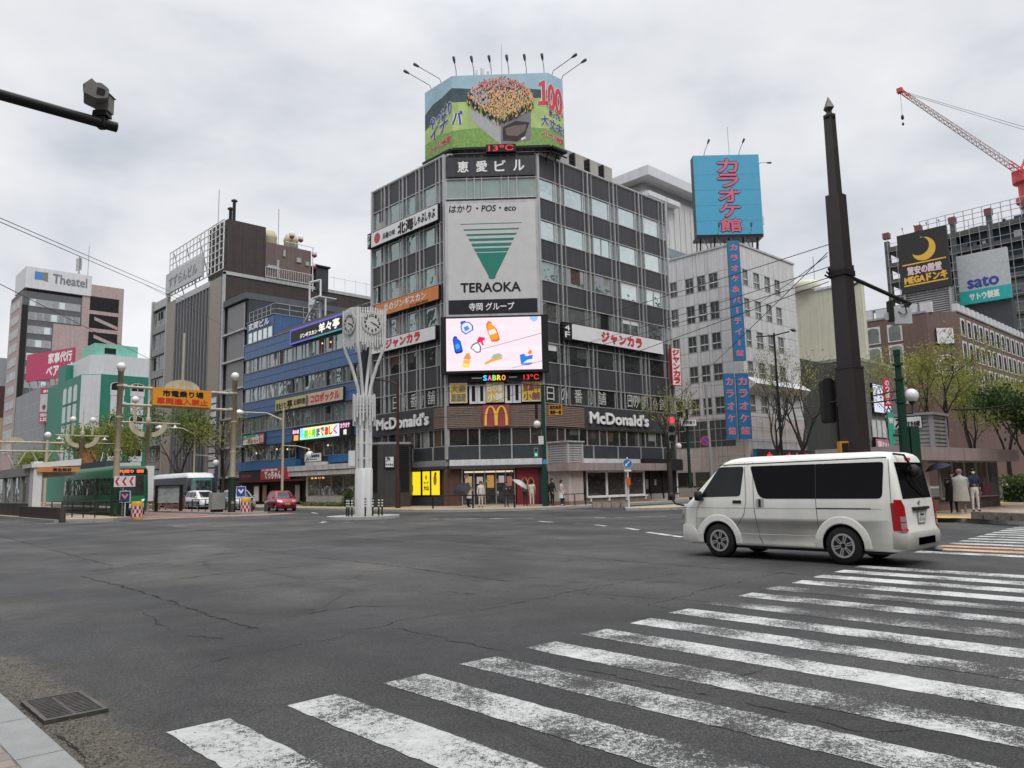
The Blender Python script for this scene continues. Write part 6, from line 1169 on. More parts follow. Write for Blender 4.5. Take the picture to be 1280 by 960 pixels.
mb = MB(); strip_panel(mb, VL, 1.15, 1.78, -.70, .70, False, .005, TINT, tp=.07); mb.build('rear_window', van)
mb = MB()
def seam(pts, s, w=.012, m=SEAM, d=.003):
    for a, b in zip(pts, pts[1:]):
        a, b = Vector(a), Vector(b); t_ = (b - a).normalized(); q_ = Vector((-t_.y, t_.x)) * w / 2; n = max(1, int((b - a).length / .12))
        for i in range(n): p0, p1 = a.lerp(b, i / n), a.lerp(b, (i + 1) / n); side_panel(mb, VL, [tuple(p0 - q_), tuple(p1 - q_), tuple(p1 + q_), tuple(p0 + q_)], s, d, m)
for s in (-1, 1):
    seam([(.48, .55), (.50, .95), (.62, 1.17)], s, .008); seam([(1.62, 1.86), (1.66, 1.1), (1.60, .85), (1.42, .62)], s); seam([(1.80, 1.86), (1.84, .9), (1.93, .42), (1.98, .30)], s); seam([(3.11, 1.86), (3.11, 1.17)], s, .008); seam([(3.11, 1.17), (3.13, .7), (3.18, .32)], s)
    seam([(3.12, .985), (4.12, .985)], s, .022, PLASTIC); seam([(.12, .98), (4.3, .98)], s, .008, mat('crease_shadow', (.33, .325, .30), .6)); seam([(.3, .49), (.62, .49)], s, .012); seam([(4.45, 1.84), (4.50, .46)], s, .01); seam([(1.05, 1.83), (4.42, 1.865)], s, .018, PLASTIC); seam([(1.5, .49), (3.1, .49)], s, .01, mat('faint_crease_shade', (.62, .61, .57), .5)); seam([(4.05, .46), (4.05, .3)], s, .008)  # body creases painted as thin strips of shaded body colour
mb.build('gaps_and_creases', van)
for s in (-1, 1):
    mb = MB(); side_panel(mb, VL, rpoly([(1.36, 1.07), (1.56, 1.07), (1.56, 1.13), (1.36, 1.13)], .02), s, .012, PLASTIC); mb.build('door_handle', van); mb = MB(); side_panel(mb, VL, rpoly([(1.88, 1.0), (2.05, 1.0), (2.05, 1.16), (1.88, 1.16)], .03), s, .006, mat('recess_shade', (.36, .355, .33), .5)); side_panel(mb, VL, rpoly([(1.94, 1.01), (1.99, 1.01), (1.99, 1.15), (1.94, 1.15)], .01), s, .014, PLASTIC); mb.build('sliding_door_handle', van)  # shade of the handle recess painted as a flat, darker body-colour patch
    mb = MB(); pts = [(.14, .72), (.16, 1.0), (.30, 1.02), (.30, .74)]; 
    mb.poly([(x + .02, s * y, z) for x, y, z in ((-.0, .60, .72), (.02, .60, .93), (.10, .80, .95), (.06, .80, .72))][::(1 if s > 0 else -1)], mat('headlamp', (.45, .46, .46), .2, .3)); mb.build('headlight', van)
    mb = MB(); side_panel(mb, VL, rpoly([(4.48, .62), (4.58, .62), (4.56, 1.09), (4.46, 1.09)], .03), s, .006, mat('lamp_red', (.36, .006, .012), .2)); 
    TL = [(z, [(lerp_level(VL, z, 2) + .012 - off, s * y) for y, off in ((.862, .115), (.856, .05), (.815, .0), (.725, -.004))]) for z in (.62, .66, .75, .77, .86, 1.02, 1.14)]
    TL[-1] = (1.14, [(x, y) for x, y in TL[-1][1][:1]] + [(TL[-1][1][1][0], s * .855)] + [(x - .0, s * .82) for x, y in TL[-1][1][2:]])
    for i in range(6):
        (z0, a), (z1, b) = TL[i], TL[i + 1]
        for j in range(3): mb.poly([(*a[j], z0), (*a[j + 1], z0), (*b[j + 1], z1), (*b[j], z1)][::(1 if s < 0 else -1)], mat('lamp_clear', (.30, .20, .20), .2) if i in (1, 3) and j > 0 else mat('lamp_red', (.36, .006, .012), .2), True)
    mb.build('tail_light', van)
    mb = MB(); sliced(mb, [(.27, 4.42, 4.66, .80, .1, .16), (.33, 4.4, 4.72, .845, .1, .18), (.50, 4.4, 4.735, .86, .1, .18), (.58, 4.4, 4.72, .855, .1, .18), (.60, 4.4, 4.68, .84, .1, .15)], VW, 6); mb.build('rear_bumper', van); mb = MB(); mb.box((4.73, -.40, .37), (4.742, .40, .49), mat('step_grey', (.045, .045, .046), .6)); mb.build('bumper_step', van)
mb = MB(); sliced(mb, [(.25, .08, .6, .79, .25, .05), (.32, -.01, .6, .835, .3, .05), (.5, -.03, .5, .855, .35, .05), (.62, -.02, .42, .852, .35, .05)], VW, 6); mb.build('front_bumper', van)
mb = MB(); x = lerp_level(VL, .88, 2); mb.box((x - .02, -.36, .955), (x + .05, .36, 1.0), PLASTIC); mb.box((x - .02, -.30, .94), (x + .03, .30, .955), PLASTIC); mb.build('tailgate_handle', van)
mb = MB(); x = lerp_level(VL, .82, 2) + .022; PF2 = Fr((x, 0, 0), (0, 1, 0)); mb.fbox(PF2, -.17, .17, .735, .905, -.02, .0, WHITEPANEL); mb.frame(PF2, -.18, .18, .725, .915, .012, -.01, .008, STEEL); mb.text(PF2, '47-64', -.13, .13, .75, .83, .004, mat('plate_green', (.02, .1, .06), .5), .0); mb.text(PF2, '札幌400', -.10, .10, .85, .89, .004, mat('plate_green', (.02, .1, .06), .5), .001); mb.build('number_plate', van)
mb = MB(); x = lerp_level(VL, 1.08, 2) + .01; PF3 = Fr((x, 0, 0), (0, 1, 0)); 
for rx, rz_ in ((.055, .035), (.025, .034), (.05, .016)): mb.tube([PF3(rx * math.cos(k * math.pi / 8), 1.075 + rz_ * math.sin(k * math.pi / 8) + (.014 if rx == .05 else 0), .004) for k in range(17)], .006, CHROME, 4)
mb.build('badge', van)
mb = MB(); x = lerp_level(VL, 1.84, 2); mb.box((x - .02, -.1, 1.815), (x + .03, .12, 1.86), lit('brake_lamp', (.75, .06, .1), .6)); mb.build('high_brake_light', van)
mb = MB(); mb.tube([(4.43, -.45, 1.93), (4.62, -.46, 1.90), (4.68, -.40, 1.75), (4.66, -.28, 1.66)], .02, PLASTIC, 6); mb.lathe([(.02, -.12), (.10, -.09), (.12, 0), (.10, .09), (.02, .12)], (4.68, -.20, 1.62), PLASTIC, 10, 'y'); mb.build('rear_mirror', van)
mb = MB(); mb.tube([(4.66, .35, 1.18), (4.64, .0, 1.35), (4.61, -.25, 1.55)], .012, PLASTIC, 5); mb.build('rear_wiper', van)
for s in (-1, 1): mb = MB(); mb.lathe([(.02, -.1), (.075, -.085), (.085, .0), (.075, .085), (.02, .1)], (.60, s * .93, 1.22), PLASTIC, 10); mb.tube([(.66, s * .84, 1.15), (.62, s * .9, 1.17)], .03, PLASTIC, 6); mb.build('door_mirror', van)
mb = MB(); mb.tube([(.16, -.80, 1.02), (.02, -.92, 1.06), (-.06, -.95, 1.16), (-.03, -.93, 1.24)], .022, PLASTIC, 6); mb.lathe([(.02, -.02), (.085, -.015), (.09, .0), (.02, .03)], (-.05, -.95, 1.22), PLASTIC, 10, 'x'); mb.build('front_mirror', van)
mb = MB(); mb.tube([(4.45, .6, .24), (4.78, .6, .22)], .035, STEEL, 8); mb.build('exhaust_pipe', van)
mb = MB(); mb.box((.6, -.7, .2), (4.3, .7, .3), BLACK); mb.tube([(3.57, -.7, .33), (3.57, .7, .33)], .06, BLACK, 6); mb.tube([(1, -.7, .33), (1, .7, .33)], .05, BLACK, 6); mb.build('underbody', van)
mb = MB(); mb.box((.95, -.62, .5), (1.5, .62, 1.15), mat('seat_grey', (.06, .06, .062), .9)); mb.build('seats', van)
def car(name, label, loc, rot, LV, paint, wh, wins, wsc, rwin, plate, lamps=True, group=None, r_=.28):
    t = thing(name, label, 'car', loc, rot, group); mb = MB(); sliced(mb, LV, paint, 4); o = mb.build('body', t); hw = lerp_level(LV, .5, 3); cut_arches(o, [(x, r_ * 1.16, hw + .1) for x in wh], BLACK)
    for x in wh:
        for s in (-1, 1): wheel(t, x, s * (hw - .02), r_, .17, s, 7)
    for w in wins:
        for s in (-1, 1): mb = MB(); side_panel(mb, LV, rpoly(w, .05), s, .004, CARGLASS); mb.build('side_window', t)
    mb = MB(); strip_panel(mb, LV, wsc[0], wsc[1], -hw * .88, hw * .88, True, .005, CARGLASS, tp=.14); mb.build('windscreen', t); mb = MB(); strip_panel(mb, LV, rwin[0], rwin[1], -hw * .8, hw * .8, False, .005, CARGLASS, tp=.1); mb.build('rear_window', t)
    for s in (-1, 1):
        mb = MB(); strip_panel(mb, LV, .66, .82, s * hw * .5, s * hw * .93, True, .006, mat('headlamp', (.45, .46, .46), .2, .3), 4) if s > 0 else strip_panel(mb, LV, .66, .82, -hw * .93, -hw * .5, True, .006, mat('headlamp', (.45, .46, .46), .2, .3), 4); mb.build('headlight', t)
        mb = MB(); mb.lathe([(.02, -.07), (.07, -.05), (.08, 0), (.07, .05), (.02, .07)], (wsc[2], s * (hw + .08), wsc[0] + .06), paint, 8); mb.build('door_mirror', t); mb = MB(); strip_panel(mb, LV, .75, .98, s * hw * .7, s * hw * .96, False, .006, mat('lamp_red', (.36, .006, .012), .2), 3) if s > 0 else strip_panel(mb, LV, .75, .98, -hw * .96, -hw * .7, False, .006, mat('lamp_red', (.36, .006, .012), .2), 3); mb.build('tail_light', t)
    mb = MB(); strip_panel(mb, LV, .36, .48, -hw * .6, hw * .6, True, .005, BLACK, 6); mb.build('grille', t); mb = MB(); x = lerp_level(LV, .5, 1) - .02; pf = Fr((x, 0, 0), (0, -1, 0)); mb.fbox(pf, -.165, .165, .45, .61, -.03, 0, plate); mb.text(pf, '58-21', -.12, .12, .48, .55, .003, BLACKINK, .006); mb.build('number_plate', t)
    return t
KEI = [(.2, .12, 3.30, .66, .25, .2), (.3, .03, 3.37, .72, .3, .25), (.5, .0, 3.39, .735, .34, .25), (.72, .04, 3.38, .737, .36, .22), (.86, .22, 3.36, .735, .36, .2), (.94, .52, 3.34, .72, .32, .2), (1.02, .74, 3.32, .70, .28, .2), (1.25, 1.05, 3.24, .63, .22, .2), (1.42, 1.30, 3.14, .57, .2, .18), (1.48, 1.5, 3.0, .50, .2, .2), (1.505, 1.8, 2.7, .34, .2, .2)]
REDP = mat('car_red', (.30, .01, .035), .25, var=.04, spec=.6)
car('small_car', 'small crimson hatchback with a yellow number plate in front of the shops', (26.6, 51.9, 0), rad(78), KEI, REDP, (.6, 2.9), [[(.95, .97), (1.78, .99), (1.78, 1.38), (1.32, 1.38)], [(1.84, .99), (2.66, 1.0), (2.62, 1.38), (1.84, 1.38)]], (.96, 1.4, .95), (1.0, 1.36), mat('plate_yellow', (.6, .42, .03), .5))
MPV = [(.2, .12, 4.0, .78, .25, .2), (.3, .03, 4.12, .83, .3, .25), (.5, .0, 4.15, .845, .36, .25), (.72, .05, 4.14, .847, .38, .22), (.9, .3, 4.12, .845, .38, .2), (1.0, .65, 4.1, .82, .34, .2), (1.3, 1.15, 4.0, .74, .26, .2), (1.55, 1.6, 3.9, .67, .22, .18), (1.62, 1.85, 3.75, .58, .2, .2), (1.65, 2.2, 3.4, .40, .2, .2)]
SILV = mat('car_silver', (.42, .43, .44), .3, .35, var=.04); WHP = mat('car_white', (.60, .60, .61), .28, var=.04)
mw = [[(1.05, 1.02), (2.1, 1.04), (2.1, 1.5), (1.6, 1.5)], [(2.16, 1.04), (3.1, 1.05), (3.1, 1.5), (2.16, 1.5)], [(3.16, 1.06), (3.8, 1.06), (3.74, 1.48), (3.16, 1.5)]]
car('car', 'silver minivan standing behind the blue arrow sign', (27.3, 60.2, 0), rad(84), MPV, SILV, (.75, 3.3), mw, (1.02, 1.52, 1.0), (1.06, 1.48), WHITEPANEL, r_=.3)
car('car', 'white hatchback queued behind the silver minivan beside the coach', (27.0, 66.8, 0), rad(88), MPV, WHP, (.75, 3.3), mw, (1.02, 1.52, 1.0), (1.06, 1.48), WHITEPANEL, r_=.3)
van.scale = (1.02, 1.02, 1.055); van.location = (15.32, 9.99, 0)
# ---- coach
BL = [(.35, .1, 11.7, 1.15, .3, .2), (.5, .02, 11.8, 1.22, .35, .25), (1.2, .0, 11.8, 1.245, .4, .25), (1.5, .06, 11.8, 1.245, .4, .25), (2.8, .45, 11.75, 1.23, .45, .25), (3.05, .62, 11.7, 1.2, .45, .3), (3.2, .9, 11.5, 1.1, .4, .3), (3.28, 1.5, 11.0, .9, .4, .3)]
t = thing('coach', 'white and blue coach with dark windows waiting behind the median fence', 'coach', (27.7, 70.2, 0), rad(87)); mb = MB(); sliced(mb, BL[4:], mat('coach_white', (.62, .63, .64), .3, var=.03), 5); mb.build('roof', t); mb = MB(); sliced(mb, BL[:5], mat('coach_dark', (.02, .023, .028), .3, var=.03), 5); o = mb.build('body', t); cut_arches(o, [(2.4, .58, 1.35), (8.6, .58, 1.35)], BLACK)
for x in (2.4, 8.6):
    for s in (-1, 1): wheel(t, x, s * 1.2, .5, .28, s, 8)
mb = MB()
for s in (-1, 1): side_panel(mb, BL, [(.15, .45), (11.6, .45), (11.6, 1.1), (5, 1.15), (3, 1.5), (1.2, 1.7), (.2, 1.5)], s, .006, mat('coach_blue', (.03, .08, .24), .3))
strip_panel(mb, BL, .5, 1.3, -1.2, 1.2, True, .006, mat('coach_blue', (.03, .08, .24), .3)); mb.build('blue_livery', t)
for k in range(5):
    for s in (-1, 1): mb = MB(); side_panel(mb, BL, [(.9 + k * 2.15, 1.72), (3.0 + k * 2.15, 1.72), (3.0 + k * 2.15, 2.85), (.9 + k * 2.15, 2.85)], s, .008, TINT); mb.build('side_window', t)
mb = MB(); strip_panel(mb, BL, 1.4, 2.75, -1.15, 1.15, True, .008, glass_mat('coach_glass', (.02, .025, .025), (.6, .85, .8), .12), tp=.02); mb.build('windscreen', t); mb = MB(); strip_panel(mb, BL, 2.55, 2.74, -1.1, 1.1, True, .012, mat('coach_teal', (.02, .16, .15), .4)); mb.build('sun_band', t)
for s in (-1, 1):
    mb = MB(); strip_panel(mb, BL, .75, .95, .7, 1.1, True, .012, lit('lamp_white', (.9, .9, .85), .9), 3) if s > 0 else strip_panel(mb, BL, .75, .95, -1.1, -.7, True, .012, lit('lamp_white', (.9, .9, .85), .9), 3); mb.build('headlight', t); mb = MB(); mb.tube([(.5, s * 1.1, 2.7), (-.2, s * 1.35, 2.5), (-.2, s * 1.35, 2.0)], .04, BLACK, 5); mb.lathe([(.03, -.25), (.12, -.2), (.12, .2), (.03, .25)], (-.2, s * 1.35, 1.9), BLACK, 8); mb.build('mirror', t)
mb = MB(); pf = Fr((-.02, 0, 0), (0, -1, 0)); mb.text(pf, '高速バス', -.3, .6, 1.42, 1.56, .02, lit('plate_amber', (.6, .6, .1), .8), .01); mb.build('lettering', t)
# ---- tram
t = thing('tram', 'dark green tram car at the stop under the orange gantry sign', 'tram', (17.1, 55.6, 0), rad(90)); TG = mat('tram_green', (.015, .105, .055), .35, var=.06); TG2 = mat('tram_light_green', (.02, .19, .08), .35)
TL_ = [(.35, .12, 12.8, 1.08, .25, .25), (.6, .03, 12.9, 1.14, .3, .3), (1.3, .0, 12.9, 1.15, .3, .3), (3.05, .16, 12.8, 1.13, .3, .3), (3.3, .3, 12.6, 1.05, .3, .3), (3.42, .6, 12.3, .85, .3, .3)]
mb = MB(); sliced(mb, TL_, TG, 5); mb.build('body', t); mb = MB(); mb.box((.4, -1.0, .1), (12.4, 1.0, .36), BLACK); mb.build('underframe', t)
mb = MB(); [side_panel(mb, TL_, [(.2, .58), (12.7, .58), (12.7, .72), (.2, .72)], s, .006, WHITE) for s in (-1, 1)]; strip_panel(mb, TL_, .55, .85, -1.08, 1.08, True, .01, WHITE); mb.build('white_skirt', t)
mb = MB(); strip_panel(mb, TL_, .9, 1.35, -1.05, 1.05, True, .008, TG2); mb.build('front_panel', t)
mb = MB(); strip_panel(mb, TL_, 1.42, 2.75, -1.02, 1.02, True, .008, G_DARK, tp=.03); mb.build('windscreen', t)
for i, (a, b) in enumerate(((.7, 1.7), (1.8, 3.0), (4.4, 5.6), (5.7, 6.9), (7.0, 8.2), (8.3, 9.5), (9.6, 10.8), (11.4, 12.4))):
    for s in (-1, 1): mb = MB(); side_panel(mb, TL_, rpoly([(a, 1.45), (b, 1.45), (b, 2.6), (a, 2.6)], .08), s, .006, G_SHOP); side_panel(mb, TL_, [(a + .03, 2.2), (b - .03, 2.2), (b - .03, 2.24), (a + .03, 2.24)], s, .01, TG); mb.build('side_window', t)
for a in (3.15, 10.9):
    w_ = 1.1 if a < 5 else .45
    for s in (-1, 1): mb = MB(); side_panel(mb, TL_, [(a, .6), (a + w_, .6), (a + w_, 2.75), (a, 2.75)], s, .008, mat('tram_door', (.02, .10, .06), .4)); side_panel(mb, TL_, [(a + .12, 1.2), (a + w_ - .12, 1.2), (a + w_ - .12, 2.6), (a + .12, 2.6)], s, .012, G_SHOP); mb.build('door', t)
mb = MB(); pf = Fr((.12, 0, 0), (0, -1, 0)); mb.fbox(pf, -.95, .95, 2.86, 3.2, -.1, .02, BLACK); mb.text(pf, '外回り', -.8, .1, 2.92, 3.13, .03, lit('tram_led', (1, .15, .06), 1.2), .02); mb.text(pf, '循環', .3, .75, 2.92, 3.13, .03, lit('tram_led', (1, .15, .06), 1.2), .02); mb.build('destination_display', t)
mb = MB(); mb.box((.9, -.55, 3.42), (2.0, .55, 3.62), WHITE); mb.box((.95, -.5, 3.4), (1.95, .5, 3.55), BLACK); mb.box((3.2, -.8, 3.4), (9.5, .8, 3.85), mat('roof_unit_grey', (.07, .075, .08), .6)); mb.build('roof_equipment', t)
mb = MB(); mb.tube([(5.5, -.5, 3.85), (6.8, 0, 4.6), (5.8, 0, 5.2)], .03, STEEL, 5); mb.tube([(5.5, .5, 3.85), (6.8, 0, 4.6)], .03, STEEL, 5); mb.tube([(5.8, -.7, 5.2), (5.8, .7, 5.2)], .03, STEEL, 5); mb.build('pantograph', t)
for s in (-1, 1): mb = MB(); mb.fdisc(pf, s * .75, 1.1, .1, .12, lit('lamp_white', (.9, .9, .85), .9), 12); mb.build('headlight', t)
# ---------------------------------------------------------------- street furniture
# brown pillar
t = thing('pillar', 'tall stepped dark brown pillar with a spear finial behind the white van', 'pillar', (20.2, 8.35, .14)); px, py = 20.2, 8.35
def sq(mb, z0, z1, w0, w1, m, n=4, ph=.5, o=(px, py)):
    mb.lathe([(w0 * .7071, z0), (w1 * .7071, z1)], (o[0], o[1], 0), m, n, smooth=False, ph=ph)
mb = MB(); PH = .42
sq(mb, .14, 4.45, .54, .50, BROWNMETAL, ph=PH); sq(mb, 4.45, 4.5, .53, .53, BROWNMETAL, ph=PH); sq(mb, 4.45, 9.23, .43, .385, BROWNMETAL, ph=PH); sq(mb, 6.95, 7.25, .46, .46, BROWNMETAL, ph=PH); sq(mb, 9.2, 11.5, .25, .225, BROWNMETAL, ph=PH); mb.build('shaft', t)
mb = MB(); mb.lathe([(.15, 11.42), (.17, 11.46), (.17, 11.52), (.08, 11.58), (.08, 11.62)], (px, py, 0), BROWNMETAL, 8, smooth=False); mb.lathe([(.05, 11.6), (.155, 11.74), (.005, 12.08)], (px, py, 0), BROWNMETAL, 4, smooth=False); mb.build('finial', t)
mb = MB(); mb.tube([(px + .1, py - .1, 6.98), (px + 1.35, py - 1.2, 6.18)], .055, BLACK, 8); mb.tube([(px + .1, py - .1, 6.6), (px + .35, py - .32, 6.83)], .03, BLACK, 6); mb.build('bracket_arm', t)
mb = MB(); sq(mb, 6.95, 7.1, .49, .49, BLACK, ph=PH); 
for k in range(3): mb.tube([(px - .35, py + .3 - .05 * k, 7.0 + k * .08), (px + .1, py + .35, 7.0 + k * .08)], .025, BLACK, 5)
mb.build('wire_clamp', t)
t = thing('box_sign', 'small grey box hanging from the arm of the brown pillar', 'sign box', (21.32, 7.35, 5.6)); BF_ = F2((21.05, 7.55), (21.5, 7.12)); mb = MB(); mb.fbox(BF_, .08, .55, 5.62, 6.05, -.12, .12, mat('box_silver', (.38, .39, .40), .45)); mb.lathe([(.11, -.02), (.11, .22)], BF_(-.02, 5.85, 0), WHITE, 10, 'x'); mb.build('housing', t); mb = MB(); mb.tube([BF_(.2, 5.95, .13), BF_(.3, 5.84, .16), BF_(.42, 5.9, .15), BF_(.4, 6.05, .12)], .012, BLACK, 5); mb.build('cable', t); mb = MB(); mb.fbox(BF_, -.02, .08, 5.7, 6.25, -.05, .14, BLACK); mb.fbox(BF_, .45, .55, 6.03, 6.2, -.04, .04, BLACK); mb.build('hanger', t)
t = thing('traffic_signal', 'black back of a vertical traffic signal on the left side of the brown pillar', 'traffic light', (20.05, 8.9, 3.0)); SFr = F2((19.95, 8.99), (20.2, 8.75)); mb = MB(); mb.fprism(SFr, rpoly([(-.02, 3.05), (.30, 3.05), (.30, 4.25), (-.02, 4.25)], .12), -.2, .05, BLACK)
for z in (3.25, 3.62, 3.99): mb.lathe([(.15, .0), (.15, .34)], SFr(.14, z, -.22) , BLACK, 12, 'x')
mb.build('housing', t); mb = MB(); mb.tube([SFr(.14, 3.6, 0), (px, py, 3.6)], .04, BLACK, 6); mb.build('bracket', t)
t = thing('signal_box', 'small orange pedestrian signal box low on the brown pillar above the van roof', 'signal box', (20.1, 8.6, 2.1)); mb = MB(); mb.fbox(F2((20.0, 8.78), (20.2, 8.58)), .0, .26, 2.2, 2.55, .1, .3, mat('box_orange', (.5, .22, .02), .5)); mb.build('housing', t); mb = MB(); mb.fbox(F2((20.0, 8.78), (20.2, 8.58)), .05, .21, 2.26, 2.5, .3, .32, BLACK); mb.build('lens', t)
# camera on its arm, upper left: pole stands out of frame
t = thing('camera_arm', 'black horizontal pole arm reaching in at the upper left', 'pole arm', (-2.6, 8.0, .15)); mb = MB(); mb.tube([(-2.6, 8.0, .1), (-2.6, 8.0, 6.2)], [.11, .08], BLACK, 10); mb.build('post', t); mb = MB(); mb.tube([(-2.7, 8.0, 5.27), (2.17, 8.0, 5.27)], [.052, .05], BLACK, 12); mb.build('arm', t)
t = thing('traffic_camera', 'grey traffic camera with a square hood on top of the black pole arm', 'camera', (2.03, 8.0, 5.3)); CG = mat('camera_grey', (.17, .165, .155), .5, var=.1);
def CS_(mb, c=Vector((2.03, 8.0, 5.28)), k=.66): mb.v = [c + (v - c) * k for v in mb.v]; return mb
K = Fr((2.03, 8.0, 0), (.73, -.68, 0))
mb = MB(); mb.fbox(K, -.04, .04, 5.18, 5.42, -.05, .05, BLACK); mb.fbox(K, -.07, .07, 5.20, 5.34, -.07, .07, BLACK); mb.hexa([K(-.11, 5.36, .08), K(.11, 5.36, .08), K(.11, 5.36, -.08), K(-.11, 5.36, -.08), K(-.10, 5.44, .08), K(.10, 5.44, .08), K(.10, 5.44, -.08), K(-.10, 5.44, -.08)], BLACK); CS_(mb).build('clamp', t)
mb = MB(); mb.fbox(K, -.08, .12, 5.44, 5.70, -.10, .06, CG); mb.hexa([K(-.10, 5.70, .08), K(.14, 5.70, .08), K(.14, 5.70, -.13), K(-.10, 5.70, -.13), K(.0, 5.78, .05), K(.05, 5.78, .05), K(.05, 5.78, -.1), K(.0, 5.78, -.1)], CG); CS_(mb).build('base_housing', t)
H = Fr((2.03, 8.0, 0), (.97, -.25, 0)); mb = MB(); pts = rpoly([(-.26, 5.60), (-.08, 5.54), (.06, 5.58), (.08, 5.72), (-.03, 5.80), (-.24, 5.76)], .03); mb.fprism(H, pts, -.16, .22, CG); mb.fprism(H, [(-.05, 5.80), (-.16, 5.90), (-.27, 5.78)], -.16, .10, CG); mb.fpoly(H, rpoly([(-.09, 5.60), (.02, 5.60), (.03, 5.70), (-.08, 5.72)], .02), .225, BLACK); CS_(mb).build('camera_head', t)
# green pole, right corner
t = thing('lamp_pole', 'thick dark green octagonal pole with a globe lamp and a green cabinet at the right', 'lamp post', (27.6, 9.75, .15)); gx, gy = 27.6, 9.75; mb = MB()
mb.lathe([(.185, .15), (.175, 3.2), (.15, 3.2), (.135, 4.9), (.11, 4.9), (.10, 5.75), (.12, 5.75), (.12, 5.95)], (gx, gy, 0), GREENMETAL, 8, smooth=False)
for z in (3.2, 4.1, 4.9, 5.4): mb.lathe([(.18, 0), (.18, .06)], (gx, gy, z), GREENMETAL, 8, smooth=False)
mb.build('shaft', t); mb = MB(); mb.fbox(Fr((gx, gy, 0), (.73, -.68, 0)), .16, .46, 1.3, 3.3, -.15, .15, GREENMETAL); mb.build('cabinet', t)
mb = MB(); mb.ball((gx + .17, gy - .3, 4.35), .23, GLOBE, 14, 10); mb.build('globe', t); mb = MB(); mb.tube([(gx, gy, 3.75), (gx + .1, gy - .3, 3.72), (gx + .17, gy - .3, 4.1)], .035, GREENMETAL, 6); mb.lathe([(.12, 0), (.06, -.1)], (gx + .17, gy - .3, 4.14), GREENMETAL, 8); mb.build('globe_bracket', t)
mb = MB(); mb.tube([(gx, gy, 4.55), (gx - .85, gy + .6, 4.35)], .025, BLACK, 5); mb.tube([(gx, gy, 4.25), (gx - .85, gy + .6, 4.12)], .025, BLACK, 5); mb.tube([(gx, gy, 3.0), (gx - .35, gy + .2, 3.02)], .03, GREENMETAL, 5); mb.build('side_arms', t)
t = sign('banner_sign', 'narrow red vertical sign on the green pole', F2((27.12, 10.1), (27.4, 9.86)), 0, .24, 4.0, 4.95, -.05, .0, RED, fr=.0, edge=RED); let(t, [('v', F2((27.12, 10.1), (27.4, 9.86)), 'のっぽん', .05, .19, 4.05, 4.9, .01, WHITEINK, .008)])
t = sign('banner_sign', 'narrow green vertical sign below the red one on the green pole', F2((27.12, 10.1), (27.4, 9.86)), .05, .26, 2.7, 3.8, -.05, .0, mat('sign_green', (.03, .33, .22), .5), fr=.0, edge=GREENMETAL); let(t, [('t', F2((27.12, 10.1), (27.4, 9.86)), 'W', .08, .23, 3.4, 3.6, .01, WHITEINK, .012)])
# clock tower
t = thing('clock_tower', 'white street clock tower of bundled pipes with a slatted clock head', 'clock tower', (22.2, 34.9, .15)); cx, cy = 22.2, 34.9; CWH = mat('clock_white', (.60, .60, .59), .5, var=.05, streak=.15); mb = MB(); mb.lathe([(.46, .15), (.46, 2.55), (.43, 2.6)], (cx, cy, 0), CWH, 24); mb.build('base_drum', t)
mb = MB()
for k in range(6): a = math.pi / 6 + k * math.pi / 3; x, y = cx + .3 * math.cos(a), cy + .3 * math.sin(a); mb.tube([(x, y, 2.5), (x, y, 6.4)], .125, CWH, 10)
for z in (3.1, 3.9, 4.6): mb.lathe([(.36, 0), (.36, .06)], (cx, cy, z), CWH, 14)
mb.build('pipe_bundle', t); mb = MB()
for k in range(20): a = k * math.pi / 10; x, y = cx + .56 * math.cos(a), cy + .56 * math.sin(a); dz = .22 * (k % 3); mb.tube([(x, y, 4.85 + dz), (x, y, 6.45 + .1 * (k % 2))], .05, CWH, 6)
for z in (5.55, 5.75, 5.95): mb.tube([(cx + .5 * math.cos(k * math.pi / 8), cy + .5 * math.sin(k * math.pi / 8), z) for k in range(17)], .035, CWH, 5)
mb.build('collar', t)
hr = Vector((.735, -.678)); hf = Vector((.678, .735)); ang0 = math.atan2(-.735, -.678)
R = 1.12; ctr = Vector((cx, cy)); corners = [ctr - hr * 1.12 + hf * .0, ctr - hf * 1.0 - hr * .18, ctr + hr * 1.12 - hf * .15, ctr + hf * 1.0 + hr * .18]
for i, c in enumerate(corners): mb = MB(); d = (c - ctr); mb.tube([(cx + d.x * .22, cy + d.y * .22, 6.1), (cx + d.x * .3, cy + d.y * .3, 6.9), (cx + d.x * .62, cy + d.y * .62, 8.1), (cx + d.x * .88, cy + d.y * .88, 8.8), (cx + d.x * .99, cy + d.y * .99, 9.3), (c.x, c.y, 11.1)], .085, CWH, 8); mb.build('curved_leg', t)
